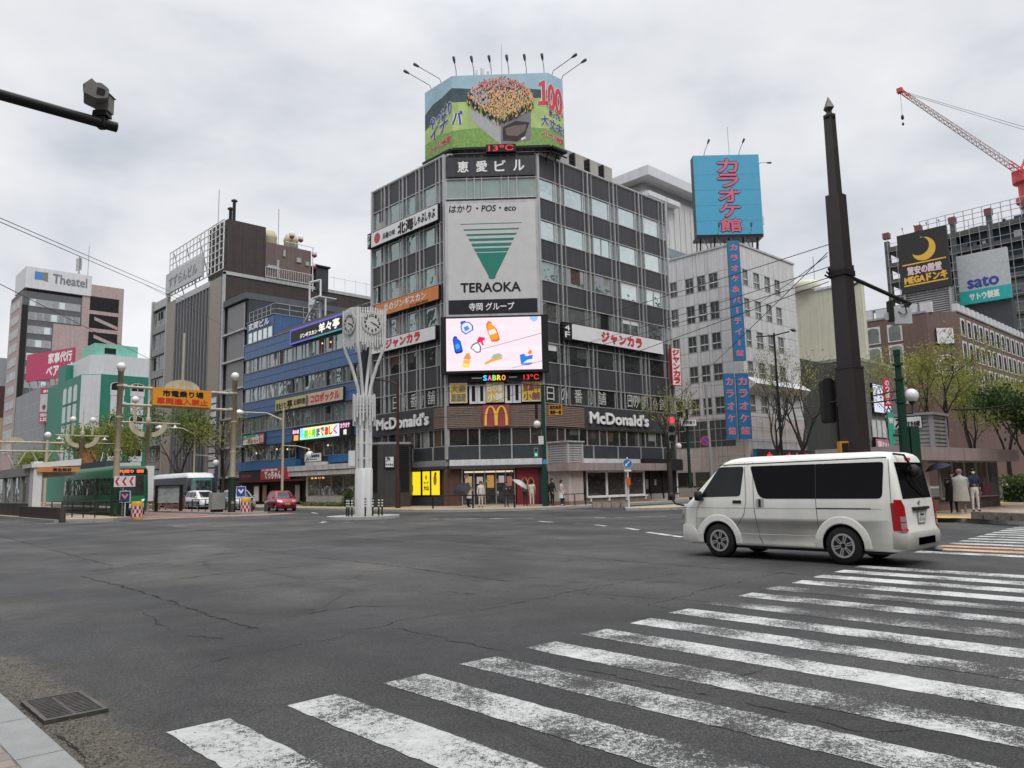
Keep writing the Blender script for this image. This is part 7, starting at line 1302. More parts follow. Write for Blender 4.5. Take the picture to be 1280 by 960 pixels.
for i in range(4):
    F = F2(tuple(corners[i]), tuple(corners[(i + 1) % 4])); w = (corners[(i + 1) % 4] - corners[i]).length; mb = MB(); n = 11
    for k in range(1, n): u = w * k / n; e = abs(k / n - .5) * 2; mb.fbox(F, u - .035, u + .035, 8.95 + .35 * e * e + .1 * (k % 2), 11.2 - .12 * e, -.02, .03, CWH)
    for z in (9.5, 10.9): mb.fbox(F, 0, w, z, z + .06, -.05, -.02, CWH)
    mb.build('slat_screen', t)
    mb = MB(); c = w / 2; z = 10.3; mb.fdisc(F, c, z, .60, .10, mat('clock_rim', (.40, .40, .39), .4), 32, d0=.03); mb.fdisc(F, c, z, .53, .105, mat('clock_face', (.52, .51, .48), .5, var=.03), 32); fc = mb.build('clock_dial', t); mb = MB()
    for h in range(1, 13):
        a = rad(90 - 30 * h); mb.text(F, str(h), c + .41 * math.cos(a) - (.05 if h < 10 else .075), c * 0 + c + .41 * math.cos(a) + (.05 if h < 10 else .075), z + .41 * math.sin(a) - .07, z + .41 * math.sin(a) + .07, .11, BLACKINK, .012)
    for ang, l, wd, dd_ in ((-20 - 90 + 90, .27, .05, .116), (-28, .42, .035, .122)):
        a = rad(ang - 0); mb.stroke(F, [(c - .08 * math.cos(a), z - .08 * math.sin(a)), (c + l * math.cos(a), z + l * math.sin(a))], wd, dd_, BLACKINK)
    mb.build('numerals_and_hands', fc)
t = thing('notice_box', 'small white control box on the side of the clock tower', 'box', (21.6, 35.3, 2.7)); mb = MB(); mb.fbox(Fr((cx, cy, 0), (.735, -.678, 0)), -.78, -.42, 2.75, 3.55, -.1, .2, CWH); mb.build('box', t)
fw_ = Vector((.688, .725)); rw_ = Vector((.725, -.688)); b0 = None; spots = [(-.78, -.5), (-.62, -.75), (-.42, -.95), (.28, -1.0), (.62, -.8), (.88, -.5), (1.02, -.3)]
for i, (r_, f_) in enumerate(spots):
    p = ctr + rw_ * r_ + fw_ * f_; lab = f'black white banded bollard at the clock tower foot, {ordinal(i, 7)} of seven'
    if b0 is None:
        b0 = thing('bollard', lab, 'bollard', (p.x, p.y, .15), 0, 'bollards round the clock tower'); mb = MB(); mb.lathe([(.045, 0), (.045, .88), (.03, .92)], (0, 0, 0), mat('bollard_brown', (.03, .02, .018), .5), 8); mb.build('post', b0); mb = MB()
        for z in (.48, .62, .76): mb.lathe([(.048, z), (.048, z + .07)], (0, 0, 0), WHITE, 8)
        mb.build('reflective_bands', b0)
    else: again(b0, (p.x, p.y, .15), 0, lab)
# orange gantry
t = thing('sign_gantry', 'cream two post gantry carrying the orange sign over the tram track', 'gantry', (18.8, 52, .12)); GY = 52; GF = FR(GY)
for x, base in ((15.05, BLACK), (22.5, GREENMETAL)):
    mb = MB(); mb.lathe([(.19, 2.0), (.17, 9.2), (.2, 9.2), (.2, 9.35)], (x, GY, 0), CREAM, 12)
    for z in (4.2, 6.3, 8.3): mb.lathe([(.22, 0), (.22, .08)], (x, GY, z), CREAM, 12)
    mb.build('post', t); mb = MB(); mb.lathe([(.27, .1), (.27, 2.35), (.3, 2.35), (.3, 2.5)], (x, GY, 0), mat('post_green', (.02, .04, .028), .5), 8, smooth=False); mb.build('post_base', t)
    mb = MB(); mb.ball((x, GY, 9.55), .28, GLOBE, 14, 10); mb.lathe([(.12, 9.25), (.16, 9.38)], (x, GY, 0), STEEL, 8); mb.build('globe_lamp', t)
mb = MB()
for z in (7.15, 8.3): mb.tube([(15.2, GY, z), (22.35, GY, z)], .09, CREAM, 8)
for x in (15.3, 22.2):
    for z in (7.15, 8.3): mb.lathe([(.16, -.12), (.16, .12)], (x, GY, z), STEEL, 8, 'x')
mb.build('beam', t); mb = MB(); pts = [(18.9 + 1.15 * math.cos(math.pi * k / 14), 8.35 + .65 * math.sin(math.pi * k / 14)) for k in range(15)]; mb.fprism(GF, pts, -.05, .05, CREAM); mb.tube([(18.9, GY, 8.9), (18.9, GY, 12.2)], .07, CREAM, 6); mb.build('arch_ornament', t)
OR = mat('sign_orange', (.62, .25, .01), .5, var=.05); t2 = sign('road_sign', 'orange hanging sign with two rows of black and red characters on the cream gantry', GF, 16.95, 20.75, 7.2, 8.35, .1, .3, OR, fr=.0, edge=OR)
mb = MB(); mb.text(GF, '市電乗り場', 17.55, 20.2, 7.8, 8.2, .31, BLACKINK, .02); mb.text(GF, '車両進入禁止', 17.2, 20.5, 7.3, 7.7, .31, mat('sign_letter_red', (.5, .03, .01), .5), .02); mb.build('lettering', t2)
# chevrons, arrow signs and barrels
def barrel(p, lab):
    t = thing('traffic_barrel', lab, 'barrel', (p[0], p[1], .0), 0, 'checkered barrels'); mb = MB(); YB = mat('barrel_yellow', (.60, .34, .02), .5)
    n = 16; RR = .33; cols = [mat('check_red', (.36, .01, .03), .5), mat('check_white', (.55, .52, .52), .5)]
    mb.lathe([(RR * .95, 0), (RR, .12)], (0, 0, .0), YB, n); mb.lathe([(RR, .78), (RR, .98), (RR * .9, 1.05)], (0, 0, 0), YB, n)
    for j in range(3):
        for k in range(n):
            a0, a1 = 2 * math.pi * k / n, 2 * math.pi * (k + 1) / n; z0, z1 = .12 + j * .22, .34 + j * .22
            mb.poly([(RR * math.cos(a0), RR * math.sin(a0), z0), (RR * math.cos(a1), RR * math.sin(a1), z0), (RR * math.cos(a1), RR * math.sin(a1), z1), (RR * math.cos(a0), RR * math.sin(a0), z1)], cols[(k + j) % 2], True)
    mb.build('drum', t)
barrel((15.75, 50.05), 'red and white checkered barrel in front of the green tram'); barrel((23.15, 51.2), 'red and white checkered barrel below the blue arrow sign on the brick island')
V1 = F2((14.7, 50.85), (15.7, 49.85)); t = thing('chevron_sign', 'three white panels with red chevrons on a post before the tram', 'road sign', (15.0, 50.5, 0)); mb = MB(); mb.tube([V1(.42, 0, -.1), V1(.42, 2.95, -.1)], .04, STEEL, 6); mb.build('post', t)
for k in range(3):
    mb = MB(); u = -.1 + k * .44; mb.fbox(V1, u, u + .42, 1.95, 2.6, -.05, 0, WHITEPANEL); mb.fpoly(V1, [(u + .06, 2.27), (u + .22, 2.02), (u + .36, 2.02), (u + .2, 2.27), (u + .36, 2.53), (u + .22, 2.53)], .006, mat('chevron_red', (.5, .01, .06), .5)); mb.build('chevron_panel', t)
def arrow_sign(F, u, z, lab, pnt, face, arrow, tilt=True):
    t = thing('arrow_sign', lab, 'road sign', F(u, 0, -.1), None, 'square arrow signs'); mb = MB(); mb.tube([F(u, 0, -.06), F(u, z + .4, -.06)], .035, WHITE, 6); mb.build('post', t); mb = MB(); mb.fbox(F, u - .33, u + .33, z - .35, z + .35, -.03, 0, WHITEPANEL); mb.fpoly(F, [(u - .3, z - .32), (u + .3, z - .32), (u + .3, z + .32), (u - .3, z + .32)], .005, face); mb.fpoly(F, [(u - .22, z + .12), (u - .12, z + .18), (u, z + .02), (u + .12, z + .18), (u + .22, z + .12), (u, z - .16)], .01, arrow); mb.build('sign_plate', t)
NB = mat('sign_navy', (.03, .04, .14), .5); SB2 = mat('sign_blue', (.015, .06, .33), .5)
arrow_sign(V1, .62, 1.35, 'navy square sign with a pale pink arrow below the red chevrons', None, NB, mat('arrow_pink', (.6, .22, .2), .5)); arrow_sign(F2((22.6, 51.6), (23.3, 50.9)), .35, 1.5, 'blue square sign with a white down arrow beside the silver minivan', None, SB2, WHITEINK)
# keep left sign on the right island
t = thing('keep_left_sign', 'round blue sign with a white diagonal arrow on a white post with an orange box', 'road sign', (35.8, 28.05, .14)); KF = Fr((35.8, 28.05, 0), (.725, -.688, 0)); mb = MB(); mb.tube([(35.8, 28.05, .1), (35.8, 28.05, 3.05)], .045, WHITE, 8); mb.build('post', t); mb = MB(); mb.fdisc(KF, 0, 2.68, .28, .08, WHITEPANEL, 24, d0=.04); mb.fdisc(KF, 0, 2.68, .26, .085, mat('sign_sky_blue', (.02, .17, .40), .5)); mb.fpoly(KF, [(-.16, 2.52), (-.02, 2.54), (-.06, 2.60), (.15, 2.80), (.11, 2.84), (-.09, 2.64), (-.14, 2.68)], .09, WHITEINK); mb.build('disc', t); mb = MB(); mb.fbox(KF, -.12, .12, 1.42, 1.88, .03, .16, mat('box_red_orange', (.5, .10, .02), .5)); mb.build('reflector_box', t); mb = MB(); mb.fbox(KF, -.2, .2, 2.22, 2.34, .03, .06, WHITEPANEL); mb.build('plate', t)
k0 = None
for i in range(4):
    p = Vector((35.3, 28.6)) + Vector((.725, -.688)) * (i - 1.9) * .55 + Vector((.69, .72)) * .9; lab = f'rough beige concrete block by the round blue sign, {ordinal(i, 4)} of four'
    if k0 is None: 
        k0 = thing('concrete_block', lab, 'concrete block', (p.x, p.y, .14), rad(-43), 'blocks by the blue round sign'); mb = MB(); mb.prism(rpoly([(-.24, -.2), (.24, -.2), (.24, .2), (-.24, .2)], .06), 0, .30, mat('weathered_concrete', (.27, .23, .19), .9, var=.3, scale=5, bump=.4)); mb.build('block', k0)
    else: again(k0, (p.x, p.y, .14), rad(-43), lab)
k0 = None
for i, p in enumerate(((28.62, 8.0), (28.34, 7.54), (28.06, 7.06), (27.8, 6.6))):
    lab = f'brown concrete block on the kerb beside the crossing, {ordinal(i, 4)} of four'; q_ = (p[0] + .55, p[1] + .1)
    if k0 is None:
        k0 = thing('kerb_block', lab, 'concrete block', (*q_, .15), rad(60), 'kerb blocks by the right crossing'); mb = MB(); mb.prism(rpoly([(-.23, -.18), (.23, -.18), (.23, .18), (-.23, .18)], .03), 0, .24, mat('brown_concrete', (.17, .145, .125), .9, var=.3, scale=6, bump=.4)); mb.build('block', k0)
    else: again(k0, (*q_, .15), rad(60), lab)
# signal poles on the corner
t = thing('signal_pole', 'dark green signal pole with a globe lamp before the corner restaurant', 'signal pole', (36.5, 35.5, .15)); qx, qy = 36.5, 35.5; QF = Fr((qx, qy, 0), (.725, -.688, 0)); mb = MB(); mb.lathe([(.2, .15), (.19, 2.6), (.15, 2.6), (.13, 8.2)], (qx, qy, 0), GREENMETAL, 8, smooth=False); mb.lathe([(.16, 2.9), (.16, 3.2)], (qx, qy, 0), mat('band_blue', (.05, .25, .5)), 8); mb.build('shaft', t)
mb = MB(); mb.ball(QF(-.42, 5.55, 0), .25, GLOBE, 12, 8); mb.build('globe', t); mb = MB(); mb.tube([QF(0, 5.2, 0), QF(-.42, 5.2, 0), QF(-.42, 5.35, 0)], .04, GREENMETAL, 5); mb.tube([QF(0, 3.6, 0), QF(-1.1, 3.6, 0)], .04, GREENMETAL, 5); mb.tube([QF(0, 8.1, 0), QF(-2.4, 8.5, 0)], .03, BLACK, 5); mb.fbox(QF, -.55, -.35, 5.9, 6.9, -.05, .05, BLACK); mb.build('arms', t)
mb = MB(); mb.fprism(QF, rpoly([(-.68, 3.35), (-.4, 3.35), (-.4, 4.0), (-.68, 4.0)], .04), -.1, .12, mat('lamp_housing', (.16, .17, .17), .5)); mb.fdisc(QF, -.54, 3.53, .09, .13, lit('walk_green', (.1, .95, .5), 1.1), 10); mb.fdisc(QF, -.54, 3.82, .09, .13, BLACK, 10); mb.build('pedestrian_signal', t); mb = MB(); mb.fbox(QF, -.36, -.02, 4.2, 4.75, .1, .2, WHITE); mb.build('control_box', t)
t2 = sign('destination_board', 'small orange board of black lettering beside the green signal pole', QF, .35, 1.3, 6.1, 6.85, -.1, .1, mat('board_orange', (.50, .22, .01), .5), fr=.02); let(t2, [('t', QF, '南四条西', .45, 1.2, 6.52, 6.78, .11, BLACKINK, .01), ('t', QF, '薄野一番', .45, 1.2, 6.18, 6.44, .11, BLACKINK, .01)])
t = thing('lamp_post', 'dark brown street lamp post in front of the louvred kiosk', 'street lamp', (31.0, 44.4, .15)); lx, ly = 31.0, 44.4; mb = MB(); mb.lathe([(.18, .15), (.17, 2), (.12, 2.2), (.09, 9.2)], (lx, ly, 0), mat('oxide_brown', (.045, .022, .02), .5), 8); mb.build('shaft', t); mb = MB(); mb.tube([(lx, ly, 8.7), (lx - .4, ly + .4, 9.0), (lx - 1.1, ly + 1.05, 9.2)], .06, mat('oxide_brown', (.045, .022, .02), .5), 6); mb.lathe([(.03, -.3), (.1, 0), (.03, .3)], (lx - 1.2, ly + 1.1, 9.2), BLACK, 8, 'x'); mb.build('lamp_arm', t)
t = thing('traffic_signal', 'traffic light showing red on an arm at the right end of the corner office', 'traffic light', (50.3, 35, 4)); RF = Fr((50.3, 34.95, 0), (.725, -.688, 0)); mb = MB(); mb.fprism(RF, rpoly([(-.28, 4.6), (.28, 4.6), (.28, 6.7), (-.28, 6.7)], .1), -.15, .15, mat('lamp_housing', (.16, .17, .17), .5)); mb.build('housing', t)
for z, m_ in ((6.35, lit('signal_red', (1, .06, .08), 1.3)), (5.65, BLACK), (4.95, BLACK)): mb = MB(); mb.fdisc(RF, 0, z, .27, .17, m_, 16); mb.lathe([(.3, 0), (.3, .02)], RF(0, z, .2), BLACK, 10, 'y'); mb.build('lens', t) if False else None; mb = MB(); mb.fdisc(RF, 0, z, .27, .17, m_, 16); mb.build('lens', t)
mb = MB(); mb.tube([(50.3, 35, 6.0), (51.4, 34.2, 6.1)], .05, GREENMETAL, 5); mb.lathe([(.14, .15), (.1, 7.2)], (51.4, 34.2, 0), GREENMETAL, 8); mb.ball(RF(.5, 4.3, 0), .26, GLOBE, 10, 8); mb.build('pole', t)
t2 = sign('street_name_sign', 'small white street name board beside the red traffic light', RF, .75, 2.0, 5.85, 6.4, -.05, .05, WHITEPANEL, fr=.02); let(t2, [('t', RF, '駅前通り', .9, 1.85, 6.0, 6.28, .06, BLACKINK, .008)])
t = thing('no_parking_sign', 'round red and blue sign on a grey pole before the karaoke building', 'road sign', (53, 34, .15)); NF = Fr((52.3, 33.4, 0), (.725, -.688, 0)); mb = MB(); mb.tube([NF(.55, .15, 0), NF(.42, 9.2, 0)], [.14, .1], STEEL, 8); mb.build('pole', t); mb = MB(); mb.fdisc(NF, .15, 4.7, .38, .1, RED, 20, d0=.06); mb.fdisc(NF, .15, 4.7, .28, .105, SB2, 20); mb.stroke(NF, [(-.08, 4.93), (.38, 4.47)], .08, .11, RED); mb.build('disc', t)
t = thing('lamp_post', 'tall thin black street lamp post in front of the karaoke building corner', 'street lamp', (58.7, 30.2, .15)); mb = MB(); mb.lathe([(.14, .15), (.12, 3), (.08, 13.6)], (58.7, 30.2, 0), BLACK, 8); mb.build('shaft', t); mb = MB(); mb.tube([(57.6, 31.2, 13.3), (58.7, 30.2, 13.4), (59.6, 29.3, 13.7)], .06, BLACK, 6); mb.lathe([(.04, -.5), (.13, 0), (.04, .5)], (59.9, 29.1, 13.8), BLACK, 8, 'x'); mb.build('lamp_arm', t)
t = thing('lamp_post', 'dark lamp post with a white globe left of the brown pillar', 'street lamp', (62, 25.5, .15)); mb = MB(); mb.lathe([(.1, .15), (.07, 4.2)], (62, 25.5, 0), BLACK, 8); mb.build('shaft', t); mb = MB(); mb.ball((61.4, 26.0, 2.9), .26, GLOBE, 10, 8); mb.build('globe', t)
# cream catenary poles and lamps on the tram line
def catenary(name, lab, x, y, h, arm_z, half, globes=None):
    t = thing(name, lab, 'tram pole', (x, y, .12), None, 'cream tram wire poles'); F = FR(y); mb = MB(); mb.lathe([(.17, .1), (.14, arm_z), (.2, arm_z), (.2, arm_z + .7), (.1, arm_z + .8), (.05, h - .8), (.005, h)], (x, y, 0), CREAM, 10); mb.build('shaft', t); mb = MB(); mb.tube([(x - half, y, arm_z + .3), (x + half, y, arm_z + .3)], .07, CREAM, 6); mb.build('cross_arm', t); mb = MB()
    for s in (-1, 1): o_ = [(x + s * (.3 + 1.25 * math.sin(math.pi / 2 * k / 8)), arm_z - .9 + 1.15 * (1 - math.cos(math.pi / 2 * k / 8))) for k in range(9)]; i_ = [(x + s * (.3 + .85 * math.sin(math.pi / 2 * k / 8)), arm_z - .5 + .75 * (1 - math.cos(math.pi / 2 * k / 8))) for k in range(9)]; mb.fprism(F, (o_ + i_[::-1])[::s], -.06, .06, CREAM)
    mb.build('curved_bracket', t)
    for s in (-1, 1): mb = MB(); mb.lathe([(.04, .3), (.1, .15), (.3, .05), (.26, 0)], (x + s * half * .85, y, arm_z - .1), GLOBE, 10); mb.build('lamp', t)
    for gx_, gz in (globes or []): mb = MB(); mb.ball((gx_, y, gz), .3, GLOBE, 12, 8); mb.lathe([(.12, arm_z + .3), (.1, gz - .25)], (gx_, y, 0), CREAM, 8); mb.build('globe', t)
catenary('tram_pole', 'cream tram wire pole with curved brackets just left of the orange sign', 22.0, 68, 11.2, 7.1, 2.6, [(20.9, 9.3)]); catenary('tram_pole', 'farther cream tram wire pole with a long spike finial and two globes', 21.3, 85, 10.4, 7.0, 2.4, [(20.4, 8.9), (22.2, 8.9)])
t = thing('tram_gantry', 'cream lattice beam over the tram line at the far left', 'gantry', (15, 80, .15)); mb = MB()
for z in (5.45, 6.25): mb.tube([(11.5, 80, z), (18.6, 80, z)], .1, CREAM, 6)
mb.build('beam', t); mb = MB()
for k in range(7): mb.tube([(12 + k, 80, 5.45 - (1.2 if k % 2 else 0)), (12.6 + k, 80, 5.45 - (0 if k % 2 else 1.2))], .08, CREAM, 5)
mb.fprism(FR(80), [(14.6 + .8 * math.cos(math.pi * k / 10), 6.3 + .4 * math.sin(math.pi * k / 10)) for k in range(11)], -.05, .05, CREAM); mb.build('bracing', t); mb = MB(); mb.lathe([(.16, .1), (.14, 6.5)], (17.2, 80, 0), CREAM, 8); mb.lathe([(.16, .1), (.14, 6.5)], (13.0, 80, 0), CREAM, 8); mb.build('post', t); mb = MB(); mb.ball((17.2, 80, 6.95), .3, GLOBE, 12, 8); mb.build('globe', t)
def cream_lamp(lab, x, y):
    t = thing('lamp_post', lab, 'street lamp', (x, y, .15), None, 'cream street lamps'); mb = MB(); mb.lathe([(.12, .15), (.09, 8.8)], (x, y, 0), CREAM, 8); mb.build('shaft', t); d = Vector((-.55, .83)); mb = MB(); mb.tube([(x, y, 7.6), (x + d.x * 1.6, y + d.y * 1.6, 8.3), (x + d.x * 4.2, y + d.y * 4.2, 8.5)], .07, CREAM, 6); mb.build('arm', t); mb = MB(); mb.lathe([(.05, .35), (.35, .2), (.5, 0), (.3, -.12)], (x + d.x * 4.4, y + d.y * 4.4, 8.4), GLOBE, 12); mb.build('lamp_head', t); mb = MB(); mb.tube([(x, y, 5.4), (x - d.x * 1.4, y - d.y * 1.4, 5.3), (x - d.x * 2.6, y - d.y * 2.6, 5.0)], .05, CREAM, 6); mb.build('lower_arm', t); mb = MB(); mb.ball((x - d.x * 2.6, y - d.y * 2.6, 4.5), .34, GLOBE, 12, 8); mb.build('globe', t)
cream_lamp('cream street lamp standing in front of the blue building', 31.5, 62.5); cream_lamp('cream street lamp among the green trees behind the coach', 31.5, 82.5)
# tram shelter, ramp rails, fences
t = thing('tram_shelter', 'grey glazed tram stop shelter with a white end frame at the far left', 'shelter', (12.4, 60, .16)); SHF = FL(12); ENDF = FR(58.2); GS = mat('shelter_grey', (.30, .29, .27), .5, streak=.1)
mb = MB(); mb.fbox(SHF, -80, -59.4, .16, 1.0, -.2, .2, mat('shelter_base', (.085, .075, .07), .7, streak=.4)); mb.fbox(SHF, -80, -59.4, 2.85, 3.45, -2.6, .15, GS)
for k in range(8): u = -79.8 + k * 2.9; mb.fbox(SHF, u, u + .3, .8, 2.9, -.15, .12, GS)
mb.fbox(SHF, -60.4, -59.5, .8, 2.9, -.15, .12, GS); mb.build('frame', t)
for k in range(7): window(SHF, -79.5 + k * 2.9, -76.9 + k * 2.9, 1.0, 2.85, glass_mat('shelter_glass', (.12, .125, .12), (.8, .85, .85), .1, .3), t, d=0, fm=GS, name='glass_panel')
mb = MB(); mb.fbox(SHF, -59.35, -58.3, .16, 3.75, -.35, .15, WHITEPANEL); mb.hexa([(11.7, 58.2, 3.35), (14.6, 58.2, 3.5), (14.6, 61, 3.5), (11.7, 61, 3.35), (11.7, 58.2, 3.6), (14.6, 58.2, 3.95), (14.6, 61, 3.95), (11.7, 61, 3.6)], WHITEPANEL); mb.build('end_frame', t); mb = MB(); mb.fbox(ENDF, 12.0, 14.5, 3.05, 3.38, 0, .1, mat('sign_apricot', (.52, .22, .06), .5)); mb.text(ENDF, '資生館前', 12.9, 14.0, 3.1, 3.3, .11, BLACKINK, .01); mb.build('stop_sign', t)
mb = MB(); mb.fbox(Fr((11.4, 54.6, 0), (0, -1, 0)), -5, 5.4, .02, .82, -.3, 0, mat('ramp_wall', (.075, .065, .06), .8, streak=.5)); o = mb.build('ramp_wall', None, (11.4, 54, 0)); tag(o, 'low dark brown wall beside the tram platform ramp', 'wall')
def rails(name, lab, a, b, h=1.0, n=5, z0=.16, m=BROWNMETAL, bars=2, group=None, r_=.028, cat='railing'):
    a, b = Vector(a), Vector(b); t = thing(name, lab, cat, (*((a + b) / 2), z0), None, group)
    for k in range(n): p = a.lerp(b, k / (n - 1)); mb = MB(); mb.tube([(p.x, p.y, z0), (p.x, p.y, z0 + h)], r_ * 1.3, m, 6); mb.build('post', t)
    for j in range(bars): mb = MB(); z = z0 + h * (1 - j / max(1, bars)); mb.tube([(a.x, a.y, z), (b.x, b.y, z)], r_, m, 6); mb.build('rail', t)
rails('railing', 'dark metal railing beside the tram ramp, left of the yellow strip', (12.6, 56.5), (13.3, 49.6), .95, 5, .16, BROWNMETAL, 3); rails('railing', 'dark metal railing beside the tram ramp, next to the green tram', (15.0, 57.0), (14.9, 49.8), .95, 5, .16, BROWNMETAL, 4)
t = thing('litter_bin', 'small dark green box standing at the end of the tram railing', 'box', (15.2, 50.9, .0)); mb = MB(); mb.box((14.75, 50.6, .3), (15.45, 51.2, 1.0), GREENMETAL); mb.box((14.85, 50.7, 0), (15.35, 51.1, .3), mat('bin_base', (.2, .2, .16))); mb.build('box', t)
t = thing('notice_board', 'black framed glass notice board behind the green tram', 'notice board', (21.5, 62, .12)); NFm = F2((20.55, 61.28), (22.05, 59.86)); w_ = 2.06; mb = MB(); [mb.fbox(NFm, u, u + .2, .1, 2.05, -.1, .1, BLACK) for u in (0, w_ - .2)]; mb.fbox(NFm, 0, w_, 2.0, 2.1, -.12, .12, BLACK); mb.build('frame', t); mb = MB(); mb.fbox(NFm, .2, w_ - .2, .75, 1.95, -.02, .0, mat('etched_glass', (.28, .30, .30), .3, var=.35, scale=1.5)); mb.build('glass', t)
t = thing('white_panel_post', 'plain white upright panel between the tram and the coach', 'panel', (20.6, 62, .1)); mb = MB(); mb.box((20.1, 62.3, .9), (20.75, 62.6, 3.6), WHITEPANEL); mb.box((20.3, 62.4, .1), (20.5, 62.5, .9), STEEL); mb.build('panel', t)
rails('fence', 'low black fence on the brick island in front of the coach', (21.9, 57.5), (24.2, 54.6), .85, 8, .12, BLACK, 2, cat='fence'); rails('fence', 'brown slatted fence panel behind the black notice board', (20.0, 66), (24.5, 66), 1.1, 10, .12, mat('fence_wood', (.14, .08, .055), .7), 6, None, .05, cat='fence')
for i, (x, y) in enumerate(((22.3, 51.4), (23.75, 51.6), (23.9, 49.75))):
    t = thing('marker_post', f'dark marker post on the brick island, {["left of the blue arrow sign", "just right of the barrel", "nearest the red hatchback"][i]}', 'marker post', (x, y, .12)); mb = MB(); mb.lathe([(.11, .12), (.1, 1.0), (.08, 1.05)], (x, y, 0), mat('marker_brown', (.06, .045, .04), .7), 8); mb.lathe([(.105, .7), (.105, .85)], (x, y, 0), STEEL, 8); mb.build('post', t)
t = thing('utility_cabinet', 'pale grey metal cabinet behind the green post base', 'cabinet', (22.2, 53.5, .12)); mb = MB(); mb.box((21.7, 53.3, .3), (22.6, 54.0, 1.45), mat('cabinet_grey', (.25, .26, .25), .5)); mb.box((21.8, 53.4, .1), (22.5, 53.9, .3), BLACK); mb.build('box', t)
rails('guard_rail', 'black and silver guard rail on the pavement before the restaurant entrance', (30.9, 40.3), (33.6, 35.4), .82, 3, .15, BLACK, 1, cat='guard rail', r_=.045); 
rails('guard_rail', 'short black guard rail at the foot of the pink subway wall', (37.0, 34.3), (39.0, 34.2), .75, 3, .15, BLACK, 1, cat='guard rail'); rails('guard_rail', 'black guard rail with a grey board right of the subway glass wall', (49.2, 34.2), (54.5, 33.9), 1.0, 3, .15, BLACK, 2, cat='guard rail', r_=.05)
t = thing('barrier_board', 'plain grey brown board fixed to the black guard rail', 'board', (51, 34, .3)); mb = MB(); mb.fbox(FR(33.9), 49.4, 51.7, .35, 1.05, 0, .06, mat('board_taupe', (.22, .19, .17), .7)); mb.build('board', t)
# ---------------------------------------------------------------- trees and plants
BARK = mat('bark', (.045, .038, .033), .9, var=.35, scale=3, bump=.6, bscale=14)
LEAFS = {k: mat('leaf_' + k, c, .6, var=.45, scale=.9) for k, c in dict(lime=(.26, .29, .055), bud=(.27, .245, .075), green=(.15, .195, .045), deep=(.05, .085, .03)).items()}
for m_ in LEAFS.values():
    nt = m_.node_tree; tr = nt.nodes.new('ShaderNodeBsdfTranslucent'); mx = nt.nodes.new('ShaderNodeMixShader'); mx.inputs[0].default_value = .45; p_ = nt.nodes['Principled BSDF']
    nt.links.new(p_.inputs['Base Color'].links[0].from_socket, tr.inputs['Color']); nt.links.new(p_.outputs[0], mx.inputs[1]); nt.links.new(tr.outputs[0], mx.inputs[2]); nt.links.new(mx.outputs[0], nt.nodes['Material Output'].inputs['Surface'])
def tree(label, x, y, h, spread, seed, leaves, nleaf, trunk_h, r0=.16, lsize=.16, lean=(0, 0), depth=5, name='street_tree', spray=.5, up=.35):
    rg = random.Random(seed); t = thing(name, label, 'tree', (x, y, .15)); mb = MB(); tips = []
    def grow(p, d, ln, r_, k):
        pts = [p]; rs = [r_]; n = 4
        for i in range(n):
            d = (d + Vector((rg.uniform(-1, 1), rg.uniform(-1, 1), rg.uniform(-.6, .9))) * .16 + Vector((0, 0, .03))).normalized(); p = p + d * ln / n; pts.append(p); rs.append(r_ * (1 - .42 * (i + 1) / n))
        mb.tube(pts, rs, BARK, max(3, 8 - k), True)
        if k >= 2: tips.extend(pts[1:] if k > 2 else pts[2:])
        if k >= depth: return
        for j in range(rg.choice([2, 3, 3] if k < 3 else [2, 2, 3])):
            a = rg.uniform(0, 6.283); tilt = rg.uniform(.35, .95) * spread; s = d.orthogonal().normalized(); q = Matrix.Rotation(a, 3, d) @ s
            nd = (d * math.cos(tilt) + q * math.sin(tilt) + Vector((0, 0, up * .4))).normalized(); grow(pts[rg.choice([3, 4, 4])], nd, ln * rg.uniform(.62, .85), rs[-1] * .8, k + 1)
    d0 = Vector((lean[0], lean[1], 1)).normalized(); base = Vector((x, y, .1)); top = base + d0 * trunk_h
    mb.tube([base - Vector((0, 0, .1)), base + d0 * .25, base + d0 * trunk_h * .5, top], [r0 * 1.5, r0 * 1.1, r0, r0 * .85], BARK, 10)
    n0 = rg.choice([3, 4])
    for j in range(n0):
        a = 6.283 * j / n0 + rg.uniform(-.5, .5); tl = rg.uniform(.25, .7) * spread; grow(top - d0 * rg.uniform(0, .25) * trunk_h, Vector((math.cos(a) * math.sin(tl), math.sin(a) * math.sin(tl), math.cos(tl))) + d0 * .2, (h - trunk_h) * rg.uniform(.28, .4), r0 * .6, 1)
    # scale the limbs to the wanted height
    zt = max(v.z for v in mb.v); f = (h - trunk_h) / max(.5, zt - trunk_h)
    def fit(v): return Vector((x + (v.x - x) * min(1.15, f) , y + (v.y - y) * min(1.15, f), v.z if v.z < trunk_h * .6 else trunk_h * .6 + (v.z - trunk_h * .6) * (h - trunk_h * .6) / (zt - trunk_h * .6)))
    mb.v = [fit(v) for v in mb.v]; tips[:] = [fit(v) for v in tips]; mb.build('trunk', t)
    lb = MB(); mats = [LEAFS[k] for k in leaves]
    for i in range(nleaf):
        c = rg.choice(tips) + Vector((rg.gauss(0, spray), rg.gauss(0, spray), rg.gauss(0, spray * .7))); s = lsize * rg.uniform(.5, 1.3)
        u = Vector((rg.uniform(-1, 1), rg.uniform(-1, 1), rg.uniform(-.6, .6))).normalized(); v = u.orthogonal().normalized(); v = Matrix.Rotation(rg.uniform(0, 6.28), 3, u) @ v; w = u.cross(v)
        lb.poly([c - v * s, c + w * s * .55, c + v * s, c - w * s * .55], mats[int(rg.random() ** 1.6 * len(mats))])
    lb.build('crown', t); return t
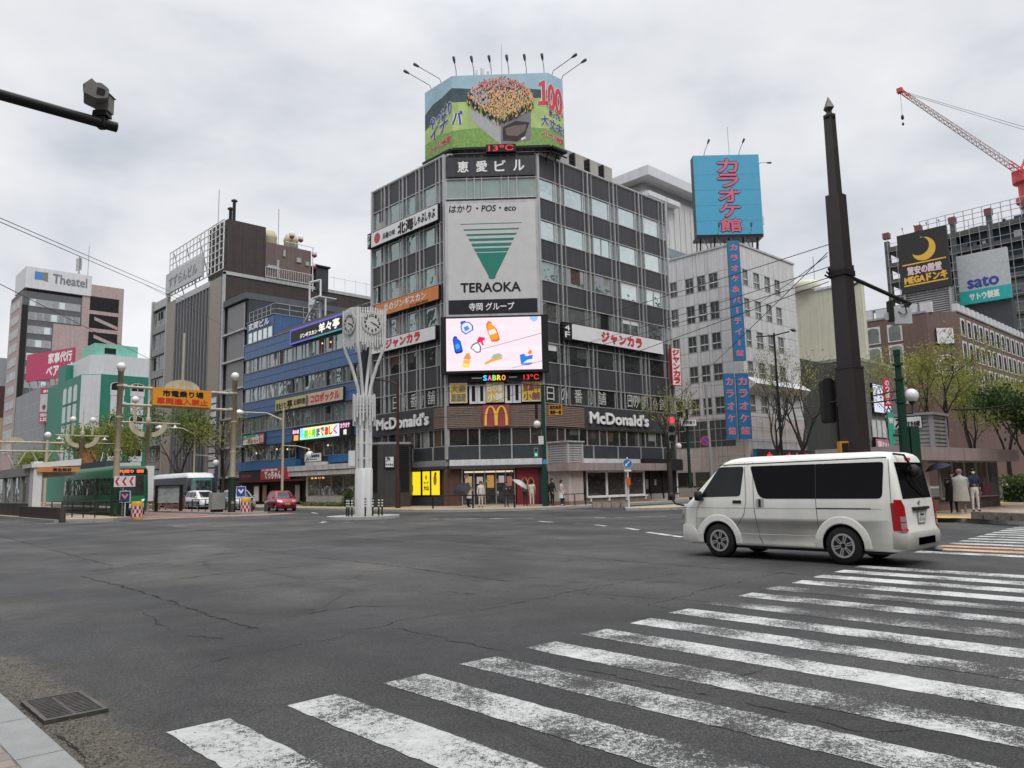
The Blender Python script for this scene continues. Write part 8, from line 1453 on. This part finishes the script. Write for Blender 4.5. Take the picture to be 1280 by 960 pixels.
tree('bare branched street tree with few buds, tall one before the karaoke building end', 71.5, 34.6, 16.5, 1.0, 11, ['bud', 'lime'], 1700, 5.0, .22, .10, spray=.35, depth=5)
tree('thin leaning bare tree close to the white globe left of the brown pillar', 66.5, 34.5, 12.5, .8, 23, ['bud'], 160, 3.8, .17, .11, (.05, .04), 4)
tree('small budding tree at the right end of the corner office, by the red light', 49.6, 34.8, 9.6, .65, 5, ['bud', 'lime'], 700, 3.5, .17, .11, spray=.3, depth=4)
tree('tall open limbed street tree with fresh leaves behind the louvred housing', 62.5, 19.2, 12.6, .95, 31, ['lime', 'bud'], 2800, 3.6, .2, .105, spray=.4, depth=5)
tree('leafy lime green street tree just right of the open limbed tree', 69.5, 19.4, 10.6, .9, 47, ['lime', 'bud', 'lime', 'green'], 3000, 3.2, .19, .11, spray=.5)
tree('broad green street tree near the right edge above the subway glass', 74.5, 18.2, 10.8, 1.0, 53, ['lime', 'bud', 'lime', 'green'], 3200, 3.0, .19, .11, spray=.5)
tree('budding street tree just right of the brown pillar', 82.0, 29.5, 15.0, 1.0, 61, ['bud', 'lime'], 2600, 4.5, .2, .12, spray=.5)
tree('dark conical evergreen at the right edge', 57.0, 12.6, 7.2, .55, 71, ['deep', 'deep', 'green'], 4200, 2.0, .2, .14, spray=.4)
tree('full green street tree beyond the orange sign, behind the coach', 30.6, 84, 11.8, .95, 83, ['green', 'lime', 'deep'], 4600, 3.4, .2, .14, spray=.6)
tree('low green street tree between the tram and the orange sign', 31.0, 104, 10.2, .95, 89, ['lime', 'green'], 4200, 3.0, .2, .16, spray=.6)
tree('green street tree behind the cream tram poles', 31.0, 118, 12.0, 1.0, 97, ['green', 'lime'], 4200, 3.2, .2, .17, spray=.6)
tree('distant green street tree above the tram shelter roof', 30.5, 150, 9.0, 1.0, 101, ['lime', 'green'], 3200, 3.0, .2, .2, spray=.7)
tree('brown twiggy street tree beside the cream gantry post', 31.3, 74.5, 9.6, .9, 103, ['bud'], 700, 3.2, .17, .12, spray=.3)
def bush(name, label, x0, x1, y0, y1, h, n, seed, leaves, cat='hedge'):
    rg = random.Random(seed); t = thing(name, label, cat, ((x0 + x1) / 2, (y0 + y1) / 2, .15)); mb = MB(); mb.box((x0 + .25, y0 + .25, .1), (x1 - .25, y1 - .25, h * .75), mat('hedge_heart', (.012, .022, .008), .9)); mb.build('dark_core', t); mb = MB()  # solid dark green box fills the inside of the leaves
    for i in range(n):
        e = rg.random(); c = Vector((rg.uniform(x0, x1), rg.uniform(y0, y1), .15 + h * (1 - rg.random() ** 2) * rg.uniform(.85, 1.1))); s = rg.uniform(.05, .12); u = Vector((rg.uniform(-1, 1), rg.uniform(-1, 1), rg.uniform(-1, 1))).normalized(); v = u.orthogonal().normalized(); w = u.cross(v); mb.poly([c - v * s, c + w * s * .6, c + v * s, c - w * s * .6], LEAFS[rg.choice(leaves)])
    mb.build('foliage', t)
bush('hedge', 'clipped dark green hedge at the right edge beyond the subway entrance', 47, 53, 10.6, 12.2, 1.3, 3000, 7, ['deep', 'green'])
bush('hedge', 'low green hedge near the front mirror of the white van', 53.5, 57, 33.8, 35.0, 1.3, 1800, 8, ['green', 'deep'])
bush('weed_strip', 'thin strip of weeds along the base of the low white restaurant', 32.2, 32.6, 53, 60.5, .3, 900, 9, ['green', 'lime'], 'weeds')
bush('shrub', 'small twiggy shrub beside the clock tower foot', 31.9, 32.7, 52.6, 53.6, 1.2, 350, 10, ['deep', 'green'], 'shrub')
# ---------------------------------------------------------------- people
SKIN = mat('skin', (.42, .26, .19), .6); HAIR = mat('hair_black', (.012, .01, .009), .6)
def cloth(n, c): return mat('cloth_' + n, c, .9, var=.15, scale=6)
def person(label, x, y, face, h, top, bottom, shoes, arms=((.1, .05), (.1, .05)), coat=None, hat=None, mask=False, stride=0., hair_long=False, skirt=None):
    """arms: (raise forward in radians at the shoulder, elbow bend) for left and right"""
    t = thing('person', label, 'person', (x, y, .15), face); k = h / 1.70
    V, E, R, Mt = [], [], [], []
    def v(p, r_, m, par=None):
        V.append(Vector(p) * k); R.append(r_ * k); Mt.append(m)
        if par is not None: E.append((par, len(V) - 1))
        return len(V) - 1
    pel = v((0, 0, .93), (.125), 'b'); bel = v((0, 0, 1.06), .118, 't', pel); ch = v((0, .01, 1.24), .135, 't', bel); sh = v((0, 0, 1.37), .115, 't', ch); nk = v((0, .005, 1.46), .052, 's', sh); jaw = v((0, .02, 1.525), .070, 's', nk); hd = v((0, .015, 1.60), .092, 's', jaw); crn = v((0, .005, 1.665), .072, 's', hd)
    for s in (-1, 1):
        hp = v((s * .085, 0, .86), .095, 'b', pel); kn = v((s * .095, .02 + s * stride * .5, .48), .062, 'b', hp); an = v((s * .10, -.01 + s * stride, .10), .045, 'b', kn); v((s * .105, .05 + s * stride, .045), .042, 'f', an); v((s * .11, .14 + s * stride, .035), .036, 'f', len(V) - 1)
        f, e = arms[0 if s < 0 else 1]; S = Vector((s * .185, 0, 1.36)); si = v(S, .058, 't', sh); d = Vector((s * .12 * math.cos(f), math.sin(f), -math.cos(f))).normalized(); Eb = S + d * .29; ei = v(Eb, .042, 't', si)
        d2 = Vector((s * .04 - s * .3 * min(1, e), math.sin(f + e), -math.cos(f + e))).normalized(); Wr = Eb + d2 * .25; wi = v(Wr, .028, 't', ei); P_ = Wr + d2 * .06; pi_ = v(P_, .034, 's', wi); q = d2.orthogonal().normalized(); q = d2.cross(Vector((1, 0, 0))).normalized() if abs(d2.x) < .9 else q
        for g, (o_, l) in enumerate(((-.027, .07), (-.009, .085), (.009, .08), (.027, .06))): a1 = P_ + q * o_ + d2 * .045; a_ = v(a1, .010, 's', pi_); v(a1 + (d2 * .8 + Vector((-s * .5, 0, 0))).normalized() * l * .7, .009, 's', a_)
        a1 = P_ + q * -.035 + d2 * .01; a_ = v(a1, .011, 's', pi_); v(a1 + (d2 * .6 - q * .6).normalized() * .045, .010, 's', a_)
    me = bpy.data.meshes.new('body'); me.from_pydata([tuple(p) for p in V], E, []); o = bpy.data.objects.new('body', me); COL.objects.link(o); o.modifiers.new('s', 'SKIN'); sk = me.skin_vertices[0].data
    for i, r_ in enumerate(R):
        wide = 1.42 if i in (pel, bel, ch, sh) else (.92 if i in (jaw, hd, crn) else 1); sk[i].radius = (r_ * wide, r_ * (.82 if i in (pel, bel, ch, sh) else 1.0)); sk[i].use_root = i == pel
    sb = o.modifiers.new('u', 'SUBSURF'); sb.levels = 1; sb.render_levels = 1; bpy.context.view_layer.update(); m2 = bpy.data.meshes.new_from_object(o.evaluated_get(bpy.context.evaluated_depsgraph_get())); bpy.data.objects.remove(o)
    mm = {'b': bottom, 't': top, 's': SKIN, 'f': shoes}; keys = list(mm); m2.materials.clear()
    for q in keys: m2.materials.append(mm[q])
    for p in m2.polygons:
        c = p.center; i = min(range(len(V)), key=lambda j: (V[j] - c).length - R[j]); p.material_index = keys.index(Mt[i]); p.use_smooth = True
    mb = MB(); mb.mesh([q.co for q in m2.vertices], [], SKIN); base = len(mb.v)
    for p in m2.polygons: mb.f.append(tuple(p.vertices)); mb.m.append(mb.mi(m2.materials[p.material_index])); mb.sm.append(True)
    for s in (-1, 1): mb.ball(Vector((s * .032, .098, 1.615)) * k, .011 * k, HAIR, 6, 4); mb.ball(Vector((s * .087, .01, 1.60)) * k, .024 * k, SKIN, 6, 4)
    mb.mesh([Vector(p) * k for p in ((-.014, .10, 1.575), (.014, .10, 1.575), (0, .13, 1.575), (0, .1, 1.625))], [(0, 2, 3), (2, 1, 3), (0, 1, 2)], SKIN); mb.poly([Vector(p) * k for p in ((-.022, .104, 1.548), (.022, .104, 1.548), (.018, .106, 1.54), (-.018, .106, 1.54))], mat('lips', (.3, .1, .09), .6)); mb.build('body', t)
    mb = MB(); hm = hat or HAIR; prof = [(.095, 1.60), (.105, 1.635), (.10, 1.675), (.075, 1.71), (.02, 1.728)]; mb.lathe([(r_ * k, z * k) for r_, z in prof], (0, -.012 * k, 0), hm, 12)
    if not hat: mb.lathe([(.088 * k, (1.36 if hair_long else 1.5) * k), (.094 * k, 1.56 * k), (.096 * k, 1.61 * k)], (0, -.035 * k, 0), hm, 10)
    mb.build('hat' if hat else 'hair', t)
    if mask: mb = MB(); mb.lathe([(.02 * k, -.05 * k), (.06 * k, -.03 * k), (.062 * k, .03 * k), (.02 * k, .045 * k)], Vector((0, .06, 1.555)) * k, WHITE, 8); mb.build('face_mask', t)
    if coat:
        mb = MB(); n = 16; vs = []; prof = [(.30, .20, .48), (.275, .185, .8), (.25, .17, 1.05), (.255, .17, 1.25), (.235, .145, 1.37), (.12, .10, 1.43), (.075, .075, 1.47)]
        for a, b, z in prof: vs += [Vector((a * math.cos(6.2832 * j / n), .01 + b * math.sin(6.2832 * j / n), z)) * k for j in range(n)]
        mb.mesh(vs, [(i * n + j, i * n + (j + 1) % n, (i + 1) * n + (j + 1) % n, (i + 1) * n + j) for i in range(len(prof) - 1) for j in range(n)], coat, True)
        for s in (-1, 1):
            f, e = arms[0 if s < 0 else 1]; S = Vector((s * .19, 0, 1.36)); d = Vector((s * .12 * math.cos(f), math.sin(f), -math.cos(f))).normalized(); Eb = S + d * .29; d2 = Vector((s * .04 - s * .3 * min(1, e), math.sin(f + e), -math.cos(f + e))).normalized(); mb.tube([S * k, Eb * k, (Eb + d2 * .23) * k], [.085 * k, .07 * k, .058 * k], coat, 8)
        mb.build('coat', t)
    if skirt: mb = MB(); mb.lathe([(.24 * k, .5 * k), (.17 * k, .98 * k)], (0, 0, 0), skirt, 12); mb.build('skirt', t)
    return t
def umbrella(label, x, y, z, r_, m, tilt, spin=0., hand=None):
    t = thing('umbrella', label, 'umbrella', (x, y, z)); mb = MB(); ax = Vector((math.sin(tilt) * math.cos(spin), math.sin(tilt) * math.sin(spin), math.cos(tilt))); u = ax.orthogonal().normalized(); v = ax.cross(u); c = Vector((x, y, z)); n = 16; top = c + ax * r_ * .42; vs = [top]; rings = [(.4, .36), (.75, .2), (1, .0)]
    for q, hh in rings: vs += [c + (u * math.cos(6.2832 * k / n) + v * math.sin(6.2832 * k / n)) * r_ * q * (1 if k % 2 == 0 else .96) + ax * r_ * hh for k in range(n)]
    fs = [(0, 1 + k, 1 + (k + 1) % n) for k in range(n)] + [(1 + j * n + k, 1 + (j + 1) * n + k, 1 + (j + 1) * n + (k + 1) % n, 1 + j * n + (k + 1) % n) for j in range(2) for k in range(n)]; mb.mesh(vs, fs, m, True); mb.build('canopy', t); mb = MB(); mb.tube([top + ax * .06, c - ax * .0, c - ax * r_ * 1.0], .012, BLACK, 5); mb.build('shaft', t)
def bag(name, label, x, y, z, w, h, m, rot, cat='bag'):
    t = thing(name, label, cat, (x, y, z), rot); mb = MB(); mb.prism(rpoly([(-w / 2, -.06), (w / 2, -.06), (w / 2, .06), (-w / 2, .06)], .04), 0, h, m); mb.build('pouch', t); mb = MB(); mb.tube([(-w * .35, 0, h), (-w * .2, 0, h + .2), (w * .2, 0, h + .2), (w * .35, 0, h)], .012, m, 5); mb.build('strap', t)
BK, NV = cloth('black', (.018, .018, .022)), cloth('navy', (.03, .035, .055)); GC = cloth('sage', (.34, .34, .31)); CRM = cloth('cream', (.50, .46, .40)); WHC = cloth('white', (.56, .55, .53)); MAR = cloth('maroon', (.07, .02, .03)); BRC = cloth('taupe', (.20, .17, .14)); GRC = cloth('grey', (.20, .20, .21)); DK = cloth('charcoal', (.04, .04, .045)); SHB = mat('shoe_black', (.015, .015, .015), .6); SHW = mat('shoe_white', (.5, .5, .48), .6)
FC = math.atan2(-.735, -.678) - math.pi / 2     # turned towards the viewer
person('person in a black coat and trousers under the dark umbrella by the subway entrance', 33.5, 10.2, FC - .6, 1.60, BK, BK, SHB, ((.2, .2), (.6, 1.5)), BK, hair_long=True)
umbrella('dark blue umbrella held by the person in black', 33.2, 10.55, 1.9, .5, mat('umbrella_navy', (.02, .021, .04), .6), .28, 2.2)
bag('handbag', 'small white bag on the hip of the person in black', 33.35, 9.95, .85, .3, .3, WHC, FC, 'handbag')
person('person in a long sage grey coat and flat cap beside the umbrella holder', 32.95, 9.75, FC + 2.4, 1.68, GC, BRC, SHW, ((.4, .9), (.4, .9)), GC, hat=cloth('cap_grey', (.16, .15, .14)))
person('person in a dark jumper, white trousers and face mask by the glass wall', 34.6, 9.75, FC - .2, 1.70, NV, WHC, SHB, ((.1, .1), (.5, .9)), mask=True)
bag('shoulder_bag', 'maroon jacket bundle over the arm of the person in white trousers', 34.75, 9.35, .8, .36, .5, MAR, FC, 'bundle')
person('person in white shirt and beige trousers standing behind the guard rail', 33.7, 38.75, FC, 1.70, WHC, CRM, SHB, ((.1, .2), (.1, .2)))
person('person stooping in black beside a dark umbrella, leftmost at the restaurant', 33.45, 39.75, FC + 1.2, 1.62, DK, BK, SHB, ((.4, .6), (.5, 1.2)), DK)
umbrella('black umbrella tipped sideways, leftmost at the restaurant entrance', 32.8, 39.6, 1.35, .62, mat('umbrella_black', (.02, .022, .025), .6), .75, 3.6)
bag('shopping_bag', 'white shopping bag beside the person with the black umbrella', 33.1, 39.25, .75, .34, .55, WHC, FC, 'bag')
person('person in dark clothes with folded arms at the middle of the guard rail', 34.3, 36.9, FC + .3, 1.62, DK, NV, SHB, ((.5, 1.5), (.5, 1.5)))
person('person in a taupe jacket and dark trousers, just right of the guard rail', 36.3, 37.2, FC + 2.8, 1.68, BRC, DK, SHB, ((.1, .1), (.1, .1)))
person('person all in cream seen from behind outside the restaurant', 36.3, 36.55, FC + 3.0, 1.70, CRM, CRM, SHW, ((.2, .4), (.2, .4)), hair_long=False)
umbrella('pale clear umbrella tipped back, beside the person all in cream', 36.0, 37.35, 1.6, .6, mat('umbrella_clear', (.40, .41, .38), .4), .6, -1.0)
person('tall person in a black suit in front of the pale umbrella', 37.0, 35.35, FC + .8, 1.80, BK, BK, SHB, ((.2, .3), (.2, .3)))
person('person in a pale pink top and dark trousers close behind the black suit', 37.7, 35.15, FC + 1.0, 1.66, cloth('blush', (.45, .36, .34)), DK, SHW, ((.2, .6), (.2, .6)), skirt=WHC)
person('lone person in a black jacket walking past the red door', 37.3, 36.1, FC - .7, 1.70, BK, DK, SHB, ((.15, .1), (-.2, .1)), stride=.1)
# ---------------------------------------------------------------- overhead wires
WIRE = mat('wire_black', (.03, .03, .032), .6, var=0)
def wire(label, a, b, sag=.3, r_=.014, group=None):
    a, b = Vector(a), Vector(b); t = MB(); t.tube([a.lerp(b, k / 14) - Vector((0, 0, sag * 4 * (k / 14) * (1 - k / 14))) for k in range(15)], r_, WIRE, 5); tag(t.build('overhead_wire', None, a), label, 'wire', group)
PT = (20.0, 8.6, 7.25)
for l, a, b, sg, r_ in [('upper of the two long wires crossing the sky at the upper left', (3.62, 37.92, 14.06), (36.37, 96.46, 25.39), 0.0, 0.022), ('lower of the two long wires crossing the sky at the upper left', (3.63, 37.91, 13.89), (36.38, 96.44, 24.87), 0.0, 0.022), ('single wire crossing in front of the white rooftop sign box', (4.82, 42.3, 12.47), (31.52, 94.17, 16.7), 0.1, 0.022), ('topmost wire running left from the brown pillar clamp', (20.06, 8.53, 7.88), (32.91, 37.7, 10.53), 0.12, 0.012), ('second wire running left from the brown pillar clamp', (20.03, 8.56, 7.26), (37.83, 35.79, 10.61), 0.12, 0.012), ('third wire running left from the brown pillar clamp', (19.98, 8.61, 6.95), (35.81, 37.7, 9.55), 0.12, 0.012), ('wire slanting down left from the pillar past the bare trees', (19.99, 8.6, 7.64), (45.36, 32.78, 6.29), 0.12, 0.012), ('short wire from the pillar to the karaoke sign corner', (19.98, 8.61, 7.55), (54.63, 30.87, 14.8), 0.12, 0.012), ('lowest wire running left from the brown pillar clamp', (19.98, 8.62, 6.84), (32.59, 40.76, 6.33), 0.12, 0.012), ('horizontal wire in front of the left facade and the brown lamp post', (25.71, 58.32, 7.39), (36.73, 34.08, 8.64), 0.1, 0.014), ('thin wire crossing the brown building to the blue one', (24.86, 79.81, 22.4), (35.99, 76.13, 16.78), 0.1, 0.014), ('horizontal wire from the green signal pole to the clock tower', (25.33, 39.38, 5.64), (36.07, 34.7, 6.43), 0.1, 0.014), ('thin wire across the pavement trees to the green pole', (50.5, 32.04, 6.77), (28.67, 10.02, 4.3), 0.1, 0.014), ('long bar like wire in front of the right hand trees', (49.76, 14.81, 5.46), (52.28, 12.42, 5.67), 0.1, 0.05)]:
    if 'upper left' in l or 'rooftop sign box' in l: a = tuple(p - .9 * (q - p) for p, q in zip(a, b))
    wire(l, a, b, sg, r_)
